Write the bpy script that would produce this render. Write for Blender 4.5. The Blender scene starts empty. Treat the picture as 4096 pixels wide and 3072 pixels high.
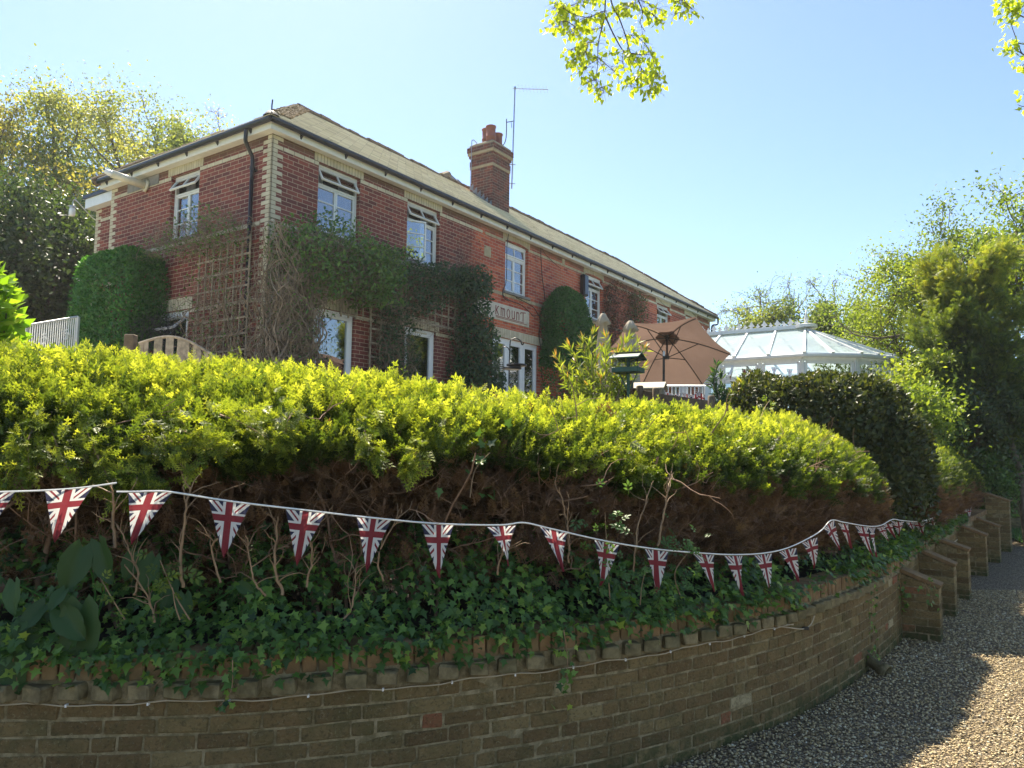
import bpy, bmesh, math, random
import numpy as np
from mathutils import Matrix, Vector
rng = np.random.default_rng(7)
random.seed(7)
SC = bpy.context.scene
COL = SC.collection
R = math.radians
# ------------------------------------------------------------------ camera, sky, sun, exposure
PITCH, ROLL, FPX, CAMZ = 0.0936822, 0.0118677, 3060.18, 1.75     # focal length in pixels of a 4096 px wide frame
def cam_basis():
    f = np.array([0, math.cos(PITCH), math.sin(PITCH)]); r = np.array([1., 0, 0]); u = np.cross(r, f)
    c, s = math.cos(ROLL), math.sin(ROLL)
    return c*r + s*u, -s*r + c*u, f
CR, CU, CF = cam_basis()
cam_d = bpy.data.cameras.new('camera'); cam = bpy.data.objects.new('camera', cam_d); COL.objects.link(cam)
cam_d.sensor_width = 36; cam_d.lens = FPX/4096*36; cam_d.clip_end = 3000; cam_d.clip_start = 0.05
M = Matrix.Identity(4)
for i in range(3):
    M[i][0], M[i][1], M[i][2] = CR[i], CU[i], -CF[i]
M[2][3] = CAMZ
cam.matrix_world = M
SC.camera = cam
SUN_AZ, SUN_EL = R(-20), R(55)          # azimuth from +Y towards +X
sunv = Vector((math.sin(SUN_AZ)*math.cos(SUN_EL), math.cos(SUN_AZ)*math.cos(SUN_EL), math.sin(SUN_EL)))
W = bpy.data.worlds.new('World'); SC.world = W; W.use_nodes = True
wn = W.node_tree.nodes; wl = W.node_tree.links
sky = wn.new('ShaderNodeTexSky'); sky.sky_type = 'NISHITA'; sky.sun_disc = False
sky.sun_elevation = SUN_EL; sky.sun_rotation = SUN_AZ
sky.air_density = 0.9; sky.dust_density = 0.35; sky.ozone_density = 3.0
wl.new(sky.outputs[0], wn['Background'].inputs[0]); wn['Background'].inputs[1].default_value = 0.085
sl = bpy.data.lights.new('sun', 'SUN'); sl.energy = 5.0; sl.angle = R(0.53); sl.color = (1, .90, .72)
so = bpy.data.objects.new('sun', sl); COL.objects.link(so)
so.rotation_euler = (-sunv).to_track_quat('-Z', 'Y').to_euler(); so.location = (0, 0, 30)
SC.view_settings.view_transform = 'Standard'; SC.view_settings.look = 'None'
SC.view_settings.exposure = 1.52; SC.view_settings.gamma = 1.0
SC.render.engine = 'CYCLES'
SC.cycles.max_bounces = 8; SC.cycles.transparent_max_bounces = 12; SC.cycles.transmission_bounces = 4
SC.cycles.diffuse_bounces = 4; SC.cycles.use_denoising = True

# ------------------------------------------------------------------ helpers: placing
def ray(px, py):
    return CF + (px-2048)/FPX*CR - (py-1536)/FPX*CU
def at(px, py, Y):
    d = ray(px, py); t = Y/d[1]; return np.array([d[0]*t, Y, d[2]*t+CAMZ])
TH = 0.6019646; HX, HY = -4.0602, 12.3811
D1 = np.array([math.sin(TH), math.cos(TH), 0.]); D2 = np.array([-math.cos(TH), math.sin(TH), 0.])
def H(u, v, z): return np.array([HX, HY, 0.]) + u*D1 + v*D2 + np.array([0, 0, z])

# ------------------------------------------------------------------ helpers: objects
def tag(o, label=None, cat=None, group=None, kind=None):
    if label: o['label'] = label
    if cat: o['category'] = cat
    if group: o['group'] = group
    if kind: o['kind'] = kind
    return o
def empty(name, loc=(0, 0, 0), rz=0, parent=None):
    o = bpy.data.objects.new(name, None); COL.objects.link(o); o.location = tuple(loc); o.rotation_euler = (0, 0, rz)
    o.empty_display_size = .2
    if parent: o.parent = parent
    return o
def thing(name, label, cat, loc=(0, 0, 0), rz=0, group=None):
    return tag(empty(name, loc, rz), label, cat, group)
def mesh_obj(name, me, mat, parent=None, smooth=False):
    o = bpy.data.objects.new(name, me); COL.objects.link(o)
    if mat is not None:
        for m in (mat if isinstance(mat, (list, tuple)) else [mat]): me.materials.append(m)
    if parent: o.parent = parent
    if smooth: me.polygons.foreach_set('use_smooth', [True]*len(me.polygons))
    return o
def local_to(parent, V):
    """vertices given in world space, moved into the frame of a parent that only has a location / z rotation"""
    if parent is None: return V
    a = parent.rotation_euler[2]; c, s = math.cos(-a), math.sin(-a)
    L = np.array(parent.location); Q = V-L
    return np.stack([Q[:, 0]*c-Q[:, 1]*s, Q[:, 0]*s+Q[:, 1]*c, Q[:, 2]], 1)
def nmesh(name, V, F, mat, parent=None, smooth=False, tint=None, world=True, uv=None):
    """fast numpy mesh, F is (n,k)"""
    V = np.asarray(V, float)
    if world and parent is not None: V = local_to(parent, V)
    F = np.asarray(F, np.int32); n, k = F.shape
    me = bpy.data.meshes.new(name)
    me.vertices.add(len(V)); me.vertices.foreach_set('co', V.astype(np.float32).ravel())
    me.loops.add(n*k); me.loops.foreach_set('vertex_index', F.ravel())
    me.polygons.add(n); me.polygons.foreach_set('loop_start', np.arange(0, n*k, k, dtype=np.int32))
    me.polygons.foreach_set('loop_total', np.full(n, k, np.int32))
    if smooth: me.polygons.foreach_set('use_smooth', np.ones(n, bool))
    if tint is not None:
        a = me.attributes.new('tint', 'FLOAT', 'POINT'); a.data.foreach_set('value', np.asarray(tint, np.float32))
    if uv is not None:
        l = me.uv_layers.new(name='UVMap'); l.data.foreach_set('uv', np.asarray(uv, np.float32)[F.ravel()].ravel())
    me.update(calc_edges=True)
    return mesh_obj(name, me, mat, parent)
class MB:
    """collects boxes, prisms and tubes that together are ONE part"""
    def __init__(s): s.v = []; s.f = []; s.t = []; s.u = None
    def add(s, V, F, tint=.5):
        b = len(s.v); s.v += [tuple(p) for p in V]; s.f += [tuple(i+b for i in f) for f in F]; s.t += [tint]*len(V); return s
    def box(s, x0, x1, y0, y1, z0, z1, tint=.5, Mx=None, ch=0.0):
        V, F = chbox(x1-x0, y1-y0, z1-z0, ch) if ch > 0 else cube(x1-x0, y1-y0, z1-z0)
        V = V + np.array([(x0+x1)/2, (y0+y1)/2, (z0+z1)/2])
        if Mx is not None: V = np.array([tuple(Mx @ Vector(p)) for p in V])
        return s.add(V, F, tint)
    def bar(s, a, b, w, h, tint=.5, up=(0, 0, 1)):
        a = np.array(a, float); b = np.array(b, float); d = b-a; L = np.linalg.norm(d); d /= L
        x = np.cross(d, np.array(up, float)); 
        if np.linalg.norm(x) < 1e-5: x = np.cross(d, [1, 0, 0])
        x /= np.linalg.norm(x); z = np.cross(x, d)
        V, F = cube(w, L, h); V = (a+b)/2 + V[:, :1]*x + V[:, 1:2]*d + V[:, 2:]*z
        return s.add(V, F, tint)
    def tube(s, pts, r, n=6, tint=.5, cap=True):
        V, F = tube(pts, r, n); b = len(s.v); s.add(V, F, tint)
        if cap: s.f.append(tuple(b+i for i in range(n))[::-1]); s.f.append(tuple(b+len(V)-n+i for i in range(n)))
        return s
    def lathe(s, prof, c=(0, 0, 0), n=16, tint=.5, Mx=None):
        V = []; F = []
        for r, z in prof:
            for k in range(n): V.append((r*math.cos(2*math.pi*k/n), r*math.sin(2*math.pi*k/n), z))
        for i in range(len(prof)-1):
            for k in range(n): F.append((i*n+k, i*n+(k+1) % n, (i+1)*n+(k+1) % n, (i+1)*n+k))
        F.append(tuple(range(n))[::-1]); F.append(tuple((len(prof)-1)*n+k for k in range(n)))
        V = np.array(V)
        if Mx is not None: V = np.array([tuple(Mx @ Vector(p)) for p in V])
        return s.add(V+np.array(c), F, tint)
    def build(s, name, mat, parent=None, smooth=False, world=False):
        V = np.array(s.v, float)
        if world and parent is not None: V = local_to(parent, V)
        me = bpy.data.meshes.new(name); me.from_pydata(V.tolist(), [], s.f)
        a = me.attributes.new('tint', 'FLOAT', 'POINT'); a.data.foreach_set('value', np.array(s.t, np.float32))
        me.update()
        return mesh_obj(name, me, mat, parent, smooth)
def cube(a, b, c):
    V = np.array([(x*a/2, y*b/2, z*c/2) for x in (-1, 1) for y in (-1, 1) for z in (-1, 1)], float)
    return V, [(0, 1, 3, 2), (4, 6, 7, 5), (0, 4, 5, 1), (2, 3, 7, 6), (0, 2, 6, 4), (1, 5, 7, 3)]
def chbox(a, b, c, ch):
    """chamfered box"""
    V = []; idx = {}
    for sx in (-1, 1):
        for sy in (-1, 1):
            for sz in (-1, 1):
                for ax in range(3):
                    h = [a/2-ch, b/2-ch, c/2-ch]; h[ax] += ch
                    idx[(sx, sy, sz, ax)] = len(V); V.append((sx*h[0], sy*h[1], sz*h[2]))
    F = []
    g = lambda *k: idx[k]
    for s in (-1, 1):
        q = [g(s, -1, -1, 0), g(s, 1, -1, 0), g(s, 1, 1, 0), g(s, -1, 1, 0)]; F.append(q if s > 0 else q[::-1])
        q = [g(-1, s, -1, 1), g(1, s, -1, 1), g(1, s, 1, 1), g(-1, s, 1, 1)]; F.append(q if s < 0 else q[::-1])
        q = [g(-1, -1, s, 2), g(1, -1, s, 2), g(1, 1, s, 2), g(-1, 1, s, 2)]; F.append(q if s > 0 else q[::-1])
    for s in (-1, 1):
        for t in (-1, 1):
            F.append([g(s, t, -1, 0), g(s, t, 1, 0), g(s, t, 1, 1), g(s, t, -1, 1)])
            F.append([g(s, -1, t, 0), g(s, 1, t, 0), g(s, 1, t, 2), g(s, -1, t, 2)])
            F.append([g(-1, s, t, 1), g(1, s, t, 1), g(1, s, t, 2), g(-1, s, t, 2)])
    for sx in (-1, 1):
        for sy in (-1, 1):
            for sz in (-1, 1): F.append([g(sx, sy, sz, 0), g(sx, sy, sz, 1), g(sx, sy, sz, 2)])
    return np.array(V, float), F
def tube(pts, r, n=6):
    P = np.array(pts, float); m = len(P); r = np.broadcast_to(np.array(r, float), (m,)) if np.ndim(r) == 0 or len(np.atleast_1d(r)) == m else np.linspace(r[0], r[1], m)
    T = np.gradient(P, axis=0); T /= np.linalg.norm(T, axis=1)[:, None]+1e-9
    ref = np.array([0.31, 0.17, 0.93]) if abs(T[0][2]) < .9 else np.array([1., .1, 0])
    X = np.cross(T, ref); X /= np.linalg.norm(X, axis=1)[:, None]+1e-9; Y = np.cross(T, X)
    a = np.arange(n)*2*math.pi/n
    V = P[:, None, :] + r[:, None, None]*(np.cos(a)[None, :, None]*X[:, None, :] + np.sin(a)[None, :, None]*Y[:, None, :])
    F = [(i*n+k, i*n+(k+1) % n, (i+1)*n+(k+1) % n, (i+1)*n+k) for i in range(m-1) for k in range(n)]
    return V.reshape(-1, 3), F
def tubes(lines, n=3):
    """many polylines (pts, r0, r1) -> one quad mesh"""
    VV, FF = [], []; b = 0
    for pts, r0, r1 in lines:
        V, F = tube(pts, np.linspace(r0, r1, len(pts)), n)
        VV.append(V); FF.append(np.array(F)+b); b += len(V)
    return np.concatenate(VV), np.concatenate(FF)
def smooth_line(pts, n):
    P = np.array(pts, float); m = len(P)
    t = np.linspace(0, m-1, n); i = np.clip(t.astype(int), 0, m-2); f = (t-i)[:, None]
    g = lambda k: P[np.clip(k, 0, m-1)]
    p0, p1, p2, p3 = g(i-1), g(i), g(i+1), g(i+2)
    return .5*((2*p1)+(-p0+p2)*f+(2*p0-5*p1+4*p2-p3)*f*f+(-p0+3*p1-3*p2+p3)*f**3)
def unit(a):
    a = np.asarray(a, float); return a/(np.linalg.norm(a, axis=-1, keepdims=True)+1e-9)
def scatter(tv, tf, P, Y, Z, S, tint, jit=.0):
    """copy a leaf template (x side, y growth, z face) to many places; returns V,F,tint"""
    P = np.asarray(P, float); n = len(P); Y = unit(Y); Z = Z - (Z*Y).sum(1)[:, None]*Y; Z = unit(Z); X = np.cross(Y, Z)
    S = np.broadcast_to(np.asarray(S, float), (n,)); tv = np.asarray(tv, float)
    V = P[:, None, :] + S[:, None, None]*(tv[None, :, 0, None]*X[:, None, :] + tv[None, :, 1, None]*Y[:, None, :] + tv[None, :, 2, None]*Z[:, None, :])
    F = np.asarray(tf)[None]+(np.arange(n)*len(tv))[:, None, None]
    t = np.repeat(tint, len(tv)) if np.ndim(tint) == 1 else tint
    return V.reshape(-1, 3), F.reshape(-1, len(tf[0])), t
def rdir(n): return unit(rng.normal(size=(n, 3)))
# templates
T_LEAF = (np.array([(0, 0, 0), (-.28, .45, .08), (0, .5, -.04), (.28, .45, .08), (0, 1, 0)]), [(0, 2, 1), (0, 3, 2), (1, 2, 4), (2, 3, 4)])
T_LONG = (np.array([(0, 0, 0), (-.085, .45, .03), (0, .5, -.01), (.085, .45, .03), (0, 1, -.05)]), [(0, 2, 1), (0, 3, 2), (1, 2, 4), (2, 3, 4)])
T_HEART = (np.array([(0, 0, 0), (-.38, -.08, .05), (-.46, .28, .08), (0, 1, -.1), (.46, .28, .08), (.38, -.08, .05), (0, .35, -.05)]), [(0, 6, 1), (1, 6, 2), (2, 6, 3), (3, 6, 4), (4, 6, 5), (5, 6, 0)])
T_IVY = (np.array([(0, .3, -.03), (0, 0, 0), (-.30, -.10, .03), (-.24, .16, .03), (-.52, .32, .0), (-.22, .46, .03), (0, 1, -.06), (.22, .46, .03), (.52, .32, 0), (.24, .16, .03), (.30, -.10, .03)]),
         [(0, a, b) for a, b in zip(range(1, 11), list(range(2, 11))+[1])])
def frond_template():
    """a feathery cypress spray: slender forked side shoots on a thin stem"""
    V = [(-.010, 0, 0), (.010, 0, 0), (0, 1, 0)]; F = [(0, 1, 2)]
    def blade(p, q, w, z0, z1):
        p, q = np.array(p, float), np.array(q, float); d = (q-p)/np.linalg.norm(q-p); n = np.array([d[1], -d[0]]); m = p+(q-p)*.55; b = len(V)
        V.extend([(p[0], p[1], z0), (m[0]+n[0]*w, m[1]+n[1]*w, (z0+z1)/2+.01), (q[0], q[1], z1), (m[0]-n[0]*w, m[1]-n[1]*w, (z0+z1)/2-.01)]); F.extend([(b, b+1, b+2), (b, b+2, b+3)])
    for i in range(7):
        y = .07+.13*i; L = .44*(1-.10*i)
        for s in (-1, 1):
            z = .07*(1 if (i+(s > 0)) % 2 else -1); e = (s*L*.72, y+.02*s+L*.80); blade((0, y), e, .030, 0, z)
            k = (s*L*.36, y+.01*s+L*.40); blade(k, (s*L*.30, y+L*.86), .022, z*.5, z*.2); blade(k, (s*L*.80, y+L*.50), .022, z*.5, z*1.3)
    blade((0, .86), (0, 1.14), .035, 0, 0)
    return np.array(V), F
T_FROND = frond_template()
def compound_template():
    V = []; F = []
    for (x, y, a, L) in [(0, .55, 0, .45), (-.05, .5, .9, .4), (.05, .5, -.9, .4), (-.03, .28, 1.1, .36), (.03, .28, -1.1, .36)]:
        b = len(V); d = np.array([-math.sin(a), math.cos(a)]); n = np.array([d[1], -d[0]])
        p = np.array([x, y])
        for q, z in ((p, 0), (p+d*L*.5-n*L*.26, .05), (p+d*L*.5, -.02), (p+d*L*.5+n*L*.26, .05), (p+d*L, -.04)): V.append((q[0], q[1], z))
        F += [(b, b+2, b+1), (b, b+3, b+2), (b+1, b+2, b+4), (b+2, b+3, b+4)]
    b = len(V); V += [(-.01, 0, 0), (.01, 0, 0), (0, .6, 0)]; F += [(b, b+1, b+2)]
    return np.array(V), F
T_COMP = compound_template()

# ------------------------------------------------------------------ helpers: materials
class NT:
    def __init__(s, name):
        s.m = bpy.data.materials.new(name); s.m.use_nodes = True; s.t = s.m.node_tree; s.t.nodes.clear()
        s.out = s.t.nodes.new('ShaderNodeOutputMaterial')
    def n(s, ty, **kw):
        x = s.t.nodes.new('ShaderNode'+ty)
        for k, v in kw.items():
            if k == 'inp':
                for a, b in v.items(): s.set(x, a, b)
            else: setattr(x, k, v)
        return x
    def set(s, node, key, v):
        i = node.inputs[key]
        if isinstance(v, bpy.types.NodeSocket): s.t.links.new(v, i)
        elif isinstance(v, bpy.types.Node): s.t.links.new(v.outputs[0], i)
        else:
            if i.type == 'RGBA' and len(v) == 3: v = (*v, 1)
            i.default_value = v
    def math(s, op, a, b=0.0, c=None, clamp=False):
        x = s.n('Math', operation=op, use_clamp=clamp); s.set(x, 0, a); s.set(x, 1, b)
        if c is not None: s.set(x, 2, c)
        return x.outputs[0]
    def mix(s, f, a, b, mode='MIX'):
        x = s.n('Mix', data_type='RGBA', blend_type=mode); s.set(x, 0, f); s.set(x, 6, a); s.set(x, 7, b); return x.outputs[2]
    def noise(s, scale, detail=4, rough=.55, vec=None, dist=0):
        x = s.n('TexNoise', inp={'Scale': scale, 'Detail': detail, 'Roughness': rough, 'Distortion': dist})
        if vec is not None: s.set(x, 'Vector', vec)
        return x.outputs[0]
    def ramp(s, f, stops, interp='LINEAR'):
        x = s.n('ValToRGB'); x.color_ramp.interpolation = interp; s.set(x, 0, f)
        e = x.color_ramp.elements
        while len(e) < len(stops): e.new(.5)
        for i, (p, c) in enumerate(stops): e[i].position = p; e[i].color = (*c, 1) if len(c) == 3 else c
        return x.outputs[0]
    def sm(s, f, a, b):
        x = s.n('MapRange', interpolation_type='SMOOTHSTEP'); s.set(x, 0, f); s.set(x, 1, a); s.set(x, 2, b); return x.outputs[0]
    def attr(s, name): return s.n('Attribute', attribute_name=name).outputs['Fac']
    def obj(s): return s.n('TexCoord').outputs['Object']
    def bump(s, h, strength=.5, dist=.01):
        return s.n('Bump', inp={'Strength': strength, 'Distance': dist, 'Height': h}).outputs[0]
    def pbr(s, col, rough=.7, metal=0, normal=None, spec=.5, **kw):
        x = s.n('BsdfPrincipled', inp={'Base Color': col, 'Roughness': rough, 'Metallic': metal, 'Specular IOR Level': spec})
        if normal is not None: s.set(x, 'Normal', normal)
        for k, v in kw.items(): s.set(x, k, v)
        return x.outputs[0]
    def done(s, sh): s.t.links.new(sh, s.out.inputs[0]); return s.m
def plain(name, col, rough=.6, metal=0, var=.12, scale=8, bump=.0):
    t = NT(name); f = t.noise(scale, 5, .6, t.obj())
    c = t.mix(t.sm(f, .3, .75), tuple(x*(1-var) for x in col), tuple(min(1, x*(1+var)) for x in col))
    return t.done(t.pbr(c, rough, metal, t.bump(t.noise(scale*12, 4, .6, t.obj()), bump, .004) if bump else None))
def leafmat(name, stops, trans=.42, rough=.45, tcol=1.5, spec=.4):
    t = NT(name); a = t.attr('tint'); c = t.ramp(a, stops)
    c = t.mix(.35, c, t.mix(t.noise(5, 3, .6, t.obj()), c, (0.02, .035, .012), 'MIX')) if False else c
    p = t.pbr(c, rough, spec=spec)
    tc = t.mix(1.0, c, (tcol, tcol*.97, .55), 'MULTIPLY')
    tr = t.n('BsdfTranslucent', inp={'Color': tc})
    m = t.n('MixShader'); t.set(m, 0, trans); t.t.links.new(p, m.inputs[1]); t.t.links.new(tr.outputs[0], m.inputs[2])
    return t.done(m.outputs[0])

# house brick (object space of the wall: x along the wall, z up, via UV in metres)
def brick_mat(name, reds, mortar, old=None):
    t = NT(name); uv = t.n('UVMap', uv_map='UVMap').outputs[0]
    b = t.n('TexBrick', offset=.5, inp={'Vector': uv, 'Scale': 1.0, 'Mortar Size': .006, 'Mortar Smooth': .05, 'Brick Width': .225, 'Row Height': .075,
            'Color1': (0, 0, 0), 'Color2': (1, 1, 1), 'Mortar': (.5, .5, .5), 'Bias': 0})
    id_ = b.outputs[0]; mo = b.outputs[1]
    cell = t.ramp(id_, reds)
    n1 = t.noise(1.3, 4, .6, uv); n2 = t.noise(28, 4, .65, uv)
    cell = t.mix(t.math('MULTIPLY', t.sm(n1, .42, .7), .55), cell, (.14, .05, .05))
    cell = t.mix(t.math('MULTIPLY', t.sm(n2, .5, .8), .45), cell, (.25, .11, .075))
    if old is not None:
        sx = t.n('SeparateXYZ', inp={0: uv}).outputs[0]
        f = t.sm(t.math('ADD', sx, t.math('MULTIPLY', t.noise(2.5, 3, .6, uv), .9)), 5.75, 6.25)
        cell2 = t.ramp(id_, old); cell2 = t.mix(t.math('MULTIPLY', t.sm(n1, .45, .7), .5), cell2, (.14, .045, .03))
        cell2 = t.mix(t.math('MULTIPLY', t.sm(n2, .5, .8), .4), cell2, (.36, .15, .09))
        cell = t.mix(f, cell, cell2)
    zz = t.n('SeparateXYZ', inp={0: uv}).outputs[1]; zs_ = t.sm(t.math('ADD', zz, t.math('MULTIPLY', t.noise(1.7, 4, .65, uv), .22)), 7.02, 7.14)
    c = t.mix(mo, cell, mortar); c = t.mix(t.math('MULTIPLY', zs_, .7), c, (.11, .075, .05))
    dr_ = t.sm(t.noise(1.1, 5, .7, t.n('Mapping', inp={0: uv, 3: (3.2, .35, 1)}).outputs[0]), .56, .72); c = t.mix(t.math('MULTIPLY', dr_, .35), c, (.10, .06, .05))
    h = t.math('ADD', t.math('MULTIPLY', mo, -1.0), t.math('MULTIPLY', n2, .25))
    return t.done(t.pbr(c, .85, 0, t.bump(h, .6, .006), spec=.25))
MAT = {}
MAT['brick'] = brick_mat('red_brick', [(0, (.13, .038, .036)), (.35, (.20, .052, .045)), (.7, (.25, .064, .050)), (1, (.31, .085, .058))], (.44, .31, .22),
                         old=[(0, (.32, .06, .04)), (.4, (.50, .10, .055)), (.8, (.58, .15, .07)), (1, (.40, .08, .055))])
MAT['brick2'] = brick_mat('side_brick', [(0, (.13, .038, .036)), (.35, (.20, .052, .045)), (.7, (.25, .064, .050)), (1, (.31, .085, .058))], (.44, .31, .22))
def chimney_brick():
    t = NT('chimney_brick'); uv = t.n('UVMap', uv_map='UVMap').outputs[0]
    b = t.n('TexBrick', offset=.5, inp={'Vector': uv, 'Scale': 1.0, 'Mortar Size': .005, 'Mortar Smooth': .1, 'Brick Width': .225, 'Row Height': .075, 'Color1': (0, 0, 0), 'Color2': (1, 1, 1)})
    c = t.ramp(b.outputs[0], [(0, (.09, .03, .025)), (.5, (.17, .05, .036)), (1, (.22, .07, .045))])
    n = t.noise(3, 5, .65, uv); c = t.mix(t.sm(n, .4, .7), c, (.07, .05, .042))
    c = t.mix(b.outputs[1], c, (.26, .21, .17))
    return t.done(t.pbr(c, .9, 0, t.bump(t.math('MULTIPLY', b.outputs[1], -1.0), .6, .006), spec=.2))
MAT['chimney'] = chimney_brick()
def stone(name, a, b, sc=7, bump=.3, stain=(.16, .15, .10)):
    t = NT(name); o = t.obj(); f = t.noise(sc, 6, .65, o); c = t.mix(t.sm(f, .3, .7), a, b)
    c = t.mix(t.math('MULTIPLY', t.attr('tint'), .45), c, stain)
    c = t.mix(t.math('MULTIPLY', t.sm(t.noise(sc*.35, 5, .7, o), .52, .72), .5), c, stain)
    return t.done(t.pbr(c, .85, 0, t.bump(t.noise(sc*14, 4, .6, o), bump, .004), spec=.25))
MAT['cream'] = stone('cream_brick', (.55, .48, .34), (.66, .59, .44), stain=(.36, .30, .20))
MAT['creamold'] = stone('weathered_cream_brick', (.42, .34, .21), (.52, .43, .28), stain=(.22, .17, .11))
MAT['joint'] = plain('dark_joint', (.12, .095, .075), .9)
MAT['sill'] = stone('grey_stone', (.20, .19, .18), (.30, .28, .26), stain=(.12, .12, .10))
MAT['plaque'] = stone('plaque_stone', (.56, .50, .40), (.64, .58, .48), 9, stain=(.36, .33, .27))
MAT['white'] = plain('white_gloss_paint', (.78, .78, .76), .35, var=.05)
MAT['upvc'] = plain('white_plastic_frame', (.80, .81, .82), .3, var=.03)
MAT['soffit'] = plain('cream_paint', (.74, .71, .62), .55, var=.06, scale=3)
MAT['black'] = plain('black_plastic', (.014, .014, .016), .38, var=.2)
MAT['iron'] = plain('dark_iron', (.03, .028, .028), .5, .3)
MAT['redpaint'] = plain('worn_red_paint', (.24, .045, .04), .7, var=.25, scale=30)
MAT['lead'] = plain('lead_sheet', (.20, .22, .25), .45, .3, var=.25)
MAT['terracotta'] = plain('terracotta', (.27, .085, .05), .6, var=.25, scale=6)
MAT['alu'] = plain('grey_metal', (.42, .43, .45), .35, .8)
MAT['fluec'] = plain('cream_plastic', (.62, .56, .42), .45, var=.12)
MAT['green'] = plain('dark_green_paint', (.018, .075, .045), .5, var=.25, scale=12)
MAT['wood'] = plain('weathered_wood', (.32, .26, .19), .85, var=.35, scale=14, bump=.4)
MAT['wood2'] = plain('brown_fence_wood', (.15, .105, .065), .85, var=.35, scale=10, bump=.4)
MAT['bark'] = plain('bark', (.13, .10, .075), .9, var=.4, scale=9, bump=.6)
MAT['twig'] = plain('grey_brown_twig', (.27, .20, .135), .85, var=.35, scale=6)
MAT['hedgetwig'] = plain('reddish_hedge_branch', (.32, .19, .115), .85, var=.35, scale=8)
MAT['stem'] = plain('pale_bare_stem', (.30, .19, .10), .7, var=.3, scale=12)
MAT['cord'] = plain('white_cord', (.80, .78, .72), .7)
MAT['cable'] = plain('cream_cable', (.42, .34, .22), .6)
MAT['soil'] = plain('soil', (.028, .022, .016), .95, var=.4, scale=9, bump=.8)
def fabric(name, col, trans=.35):
    t = NT(name); o = t.obj(); c = t.mix(t.sm(t.noise(3, 5, .6, o), .3, .75), tuple(x*.9 for x in col), col)
    p = t.pbr(c, .9, 0, t.bump(t.noise(220, 2, .5, o), .15, .002), spec=.15)
    tr = t.n('BsdfTranslucent', inp={'Color': c}); m = t.n('MixShader'); t.set(m, 0, trans)
    t.t.links.new(p, m.inputs[1]); t.t.links.new(tr.outputs[0], m.inputs[2]); return t.done(m.outputs[0])
MAT['taupe'] = fabric('taupe_canvas', (.19, .13, .105), .38)
MAT['taupe2'] = fabric('dark_taupe_canvas', (.16, .10, .08), .25)
MAT['beige'] = fabric('beige_canvas', (.50, .44, .35), .2)
MAT['curtain'] = fabric('pale_curtain', (.62, .62, .62), .4)
def glass(name, tint=(.9, .95, 1), refl=.5, rough=.01):
    t = NT(name); lw = t.n('LayerWeight', inp={'Blend': .5}).outputs[0]
    f = t.math('ADD', t.math('MULTIPLY', t.math('POWER', lw, 1.6), .7), refl*.5, clamp=True)
    g = t.n('BsdfGlossy', inp={'Color': (1, 1, 1), 'Roughness': rough}); tr = t.n('BsdfTransparent', inp={'Color': tint})
    nz = t.bump(t.noise(1.1, 1, .5, t.obj()), .02, .03); t.set(g, 'Normal', nz)
    m = t.n('MixShader'); t.set(m, 0, f); t.t.links.new(tr.outputs[0], m.inputs[1]); t.t.links.new(g.outputs[0], m.inputs[2])
    return t.done(m.outputs[0])
MAT['glass'] = glass('window_glass', (.75, .8, .82), .5)
def roofglass():
    t = NT('roof_polycarbonate'); n = t.noise(1.2, 3, .5, t.obj()); d = t.pbr((.62, .74, .78), .25, spec=.6); tl = t.n('BsdfTranslucent', inp={'Color': (.70, .82, .86)}); m = t.n('MixShader'); t.set(m, 0, .55); t.t.links.new(d, m.inputs[1]); t.t.links.new(tl.outputs[0], m.inputs[2])
    tr = t.n('BsdfTransparent', inp={'Color': (.8, .9, .95)}); m2 = t.n('MixShader'); t.set(m2, 0, t.math('MULTIPLY', t.sm(n, .4, .6), .22)); t.t.links.new(m.outputs[0], m2.inputs[1]); t.t.links.new(tr.outputs[0], m2.inputs[2]); return t.done(m2.outputs[0])
MAT['roofglass'] = roofglass()
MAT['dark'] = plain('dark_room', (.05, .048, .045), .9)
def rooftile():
    t = NT('sunlit_cream_slate'); uv = t.n('UVMap', uv_map='UVMap').outputs[0]
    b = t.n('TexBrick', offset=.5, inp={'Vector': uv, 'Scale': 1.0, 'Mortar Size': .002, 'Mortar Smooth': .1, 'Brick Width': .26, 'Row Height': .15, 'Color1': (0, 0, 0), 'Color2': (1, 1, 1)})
    c = t.ramp(b.outputs[0], [(0, (.58, .50, .38)), (.5, (.74, .65, .50)), (1, (.82, .74, .58))])  # cream stops put the sunlit look into the slate's own colour
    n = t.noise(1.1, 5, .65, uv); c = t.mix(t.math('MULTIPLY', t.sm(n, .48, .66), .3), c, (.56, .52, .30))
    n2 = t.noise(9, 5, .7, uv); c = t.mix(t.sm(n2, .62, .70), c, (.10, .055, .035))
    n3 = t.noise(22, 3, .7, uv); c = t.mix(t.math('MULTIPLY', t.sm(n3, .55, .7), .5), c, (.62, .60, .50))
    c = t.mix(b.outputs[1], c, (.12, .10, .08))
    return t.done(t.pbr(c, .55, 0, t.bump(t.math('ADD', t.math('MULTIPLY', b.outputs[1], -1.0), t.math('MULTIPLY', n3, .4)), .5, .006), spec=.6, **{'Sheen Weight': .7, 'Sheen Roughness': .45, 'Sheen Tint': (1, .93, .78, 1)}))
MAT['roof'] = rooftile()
MAT['ridge'] = stone('mossy_ridge_tile', (.13, .085, .055), (.22, .15, .09), 5, .8, stain=(.06, .055, .03))
MAT['hip'] = stone('crumbled_hip_mortar', (.20, .15, .10), (.34, .26, .17), 16, 1.0, stain=(.10, .09, .05))
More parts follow.
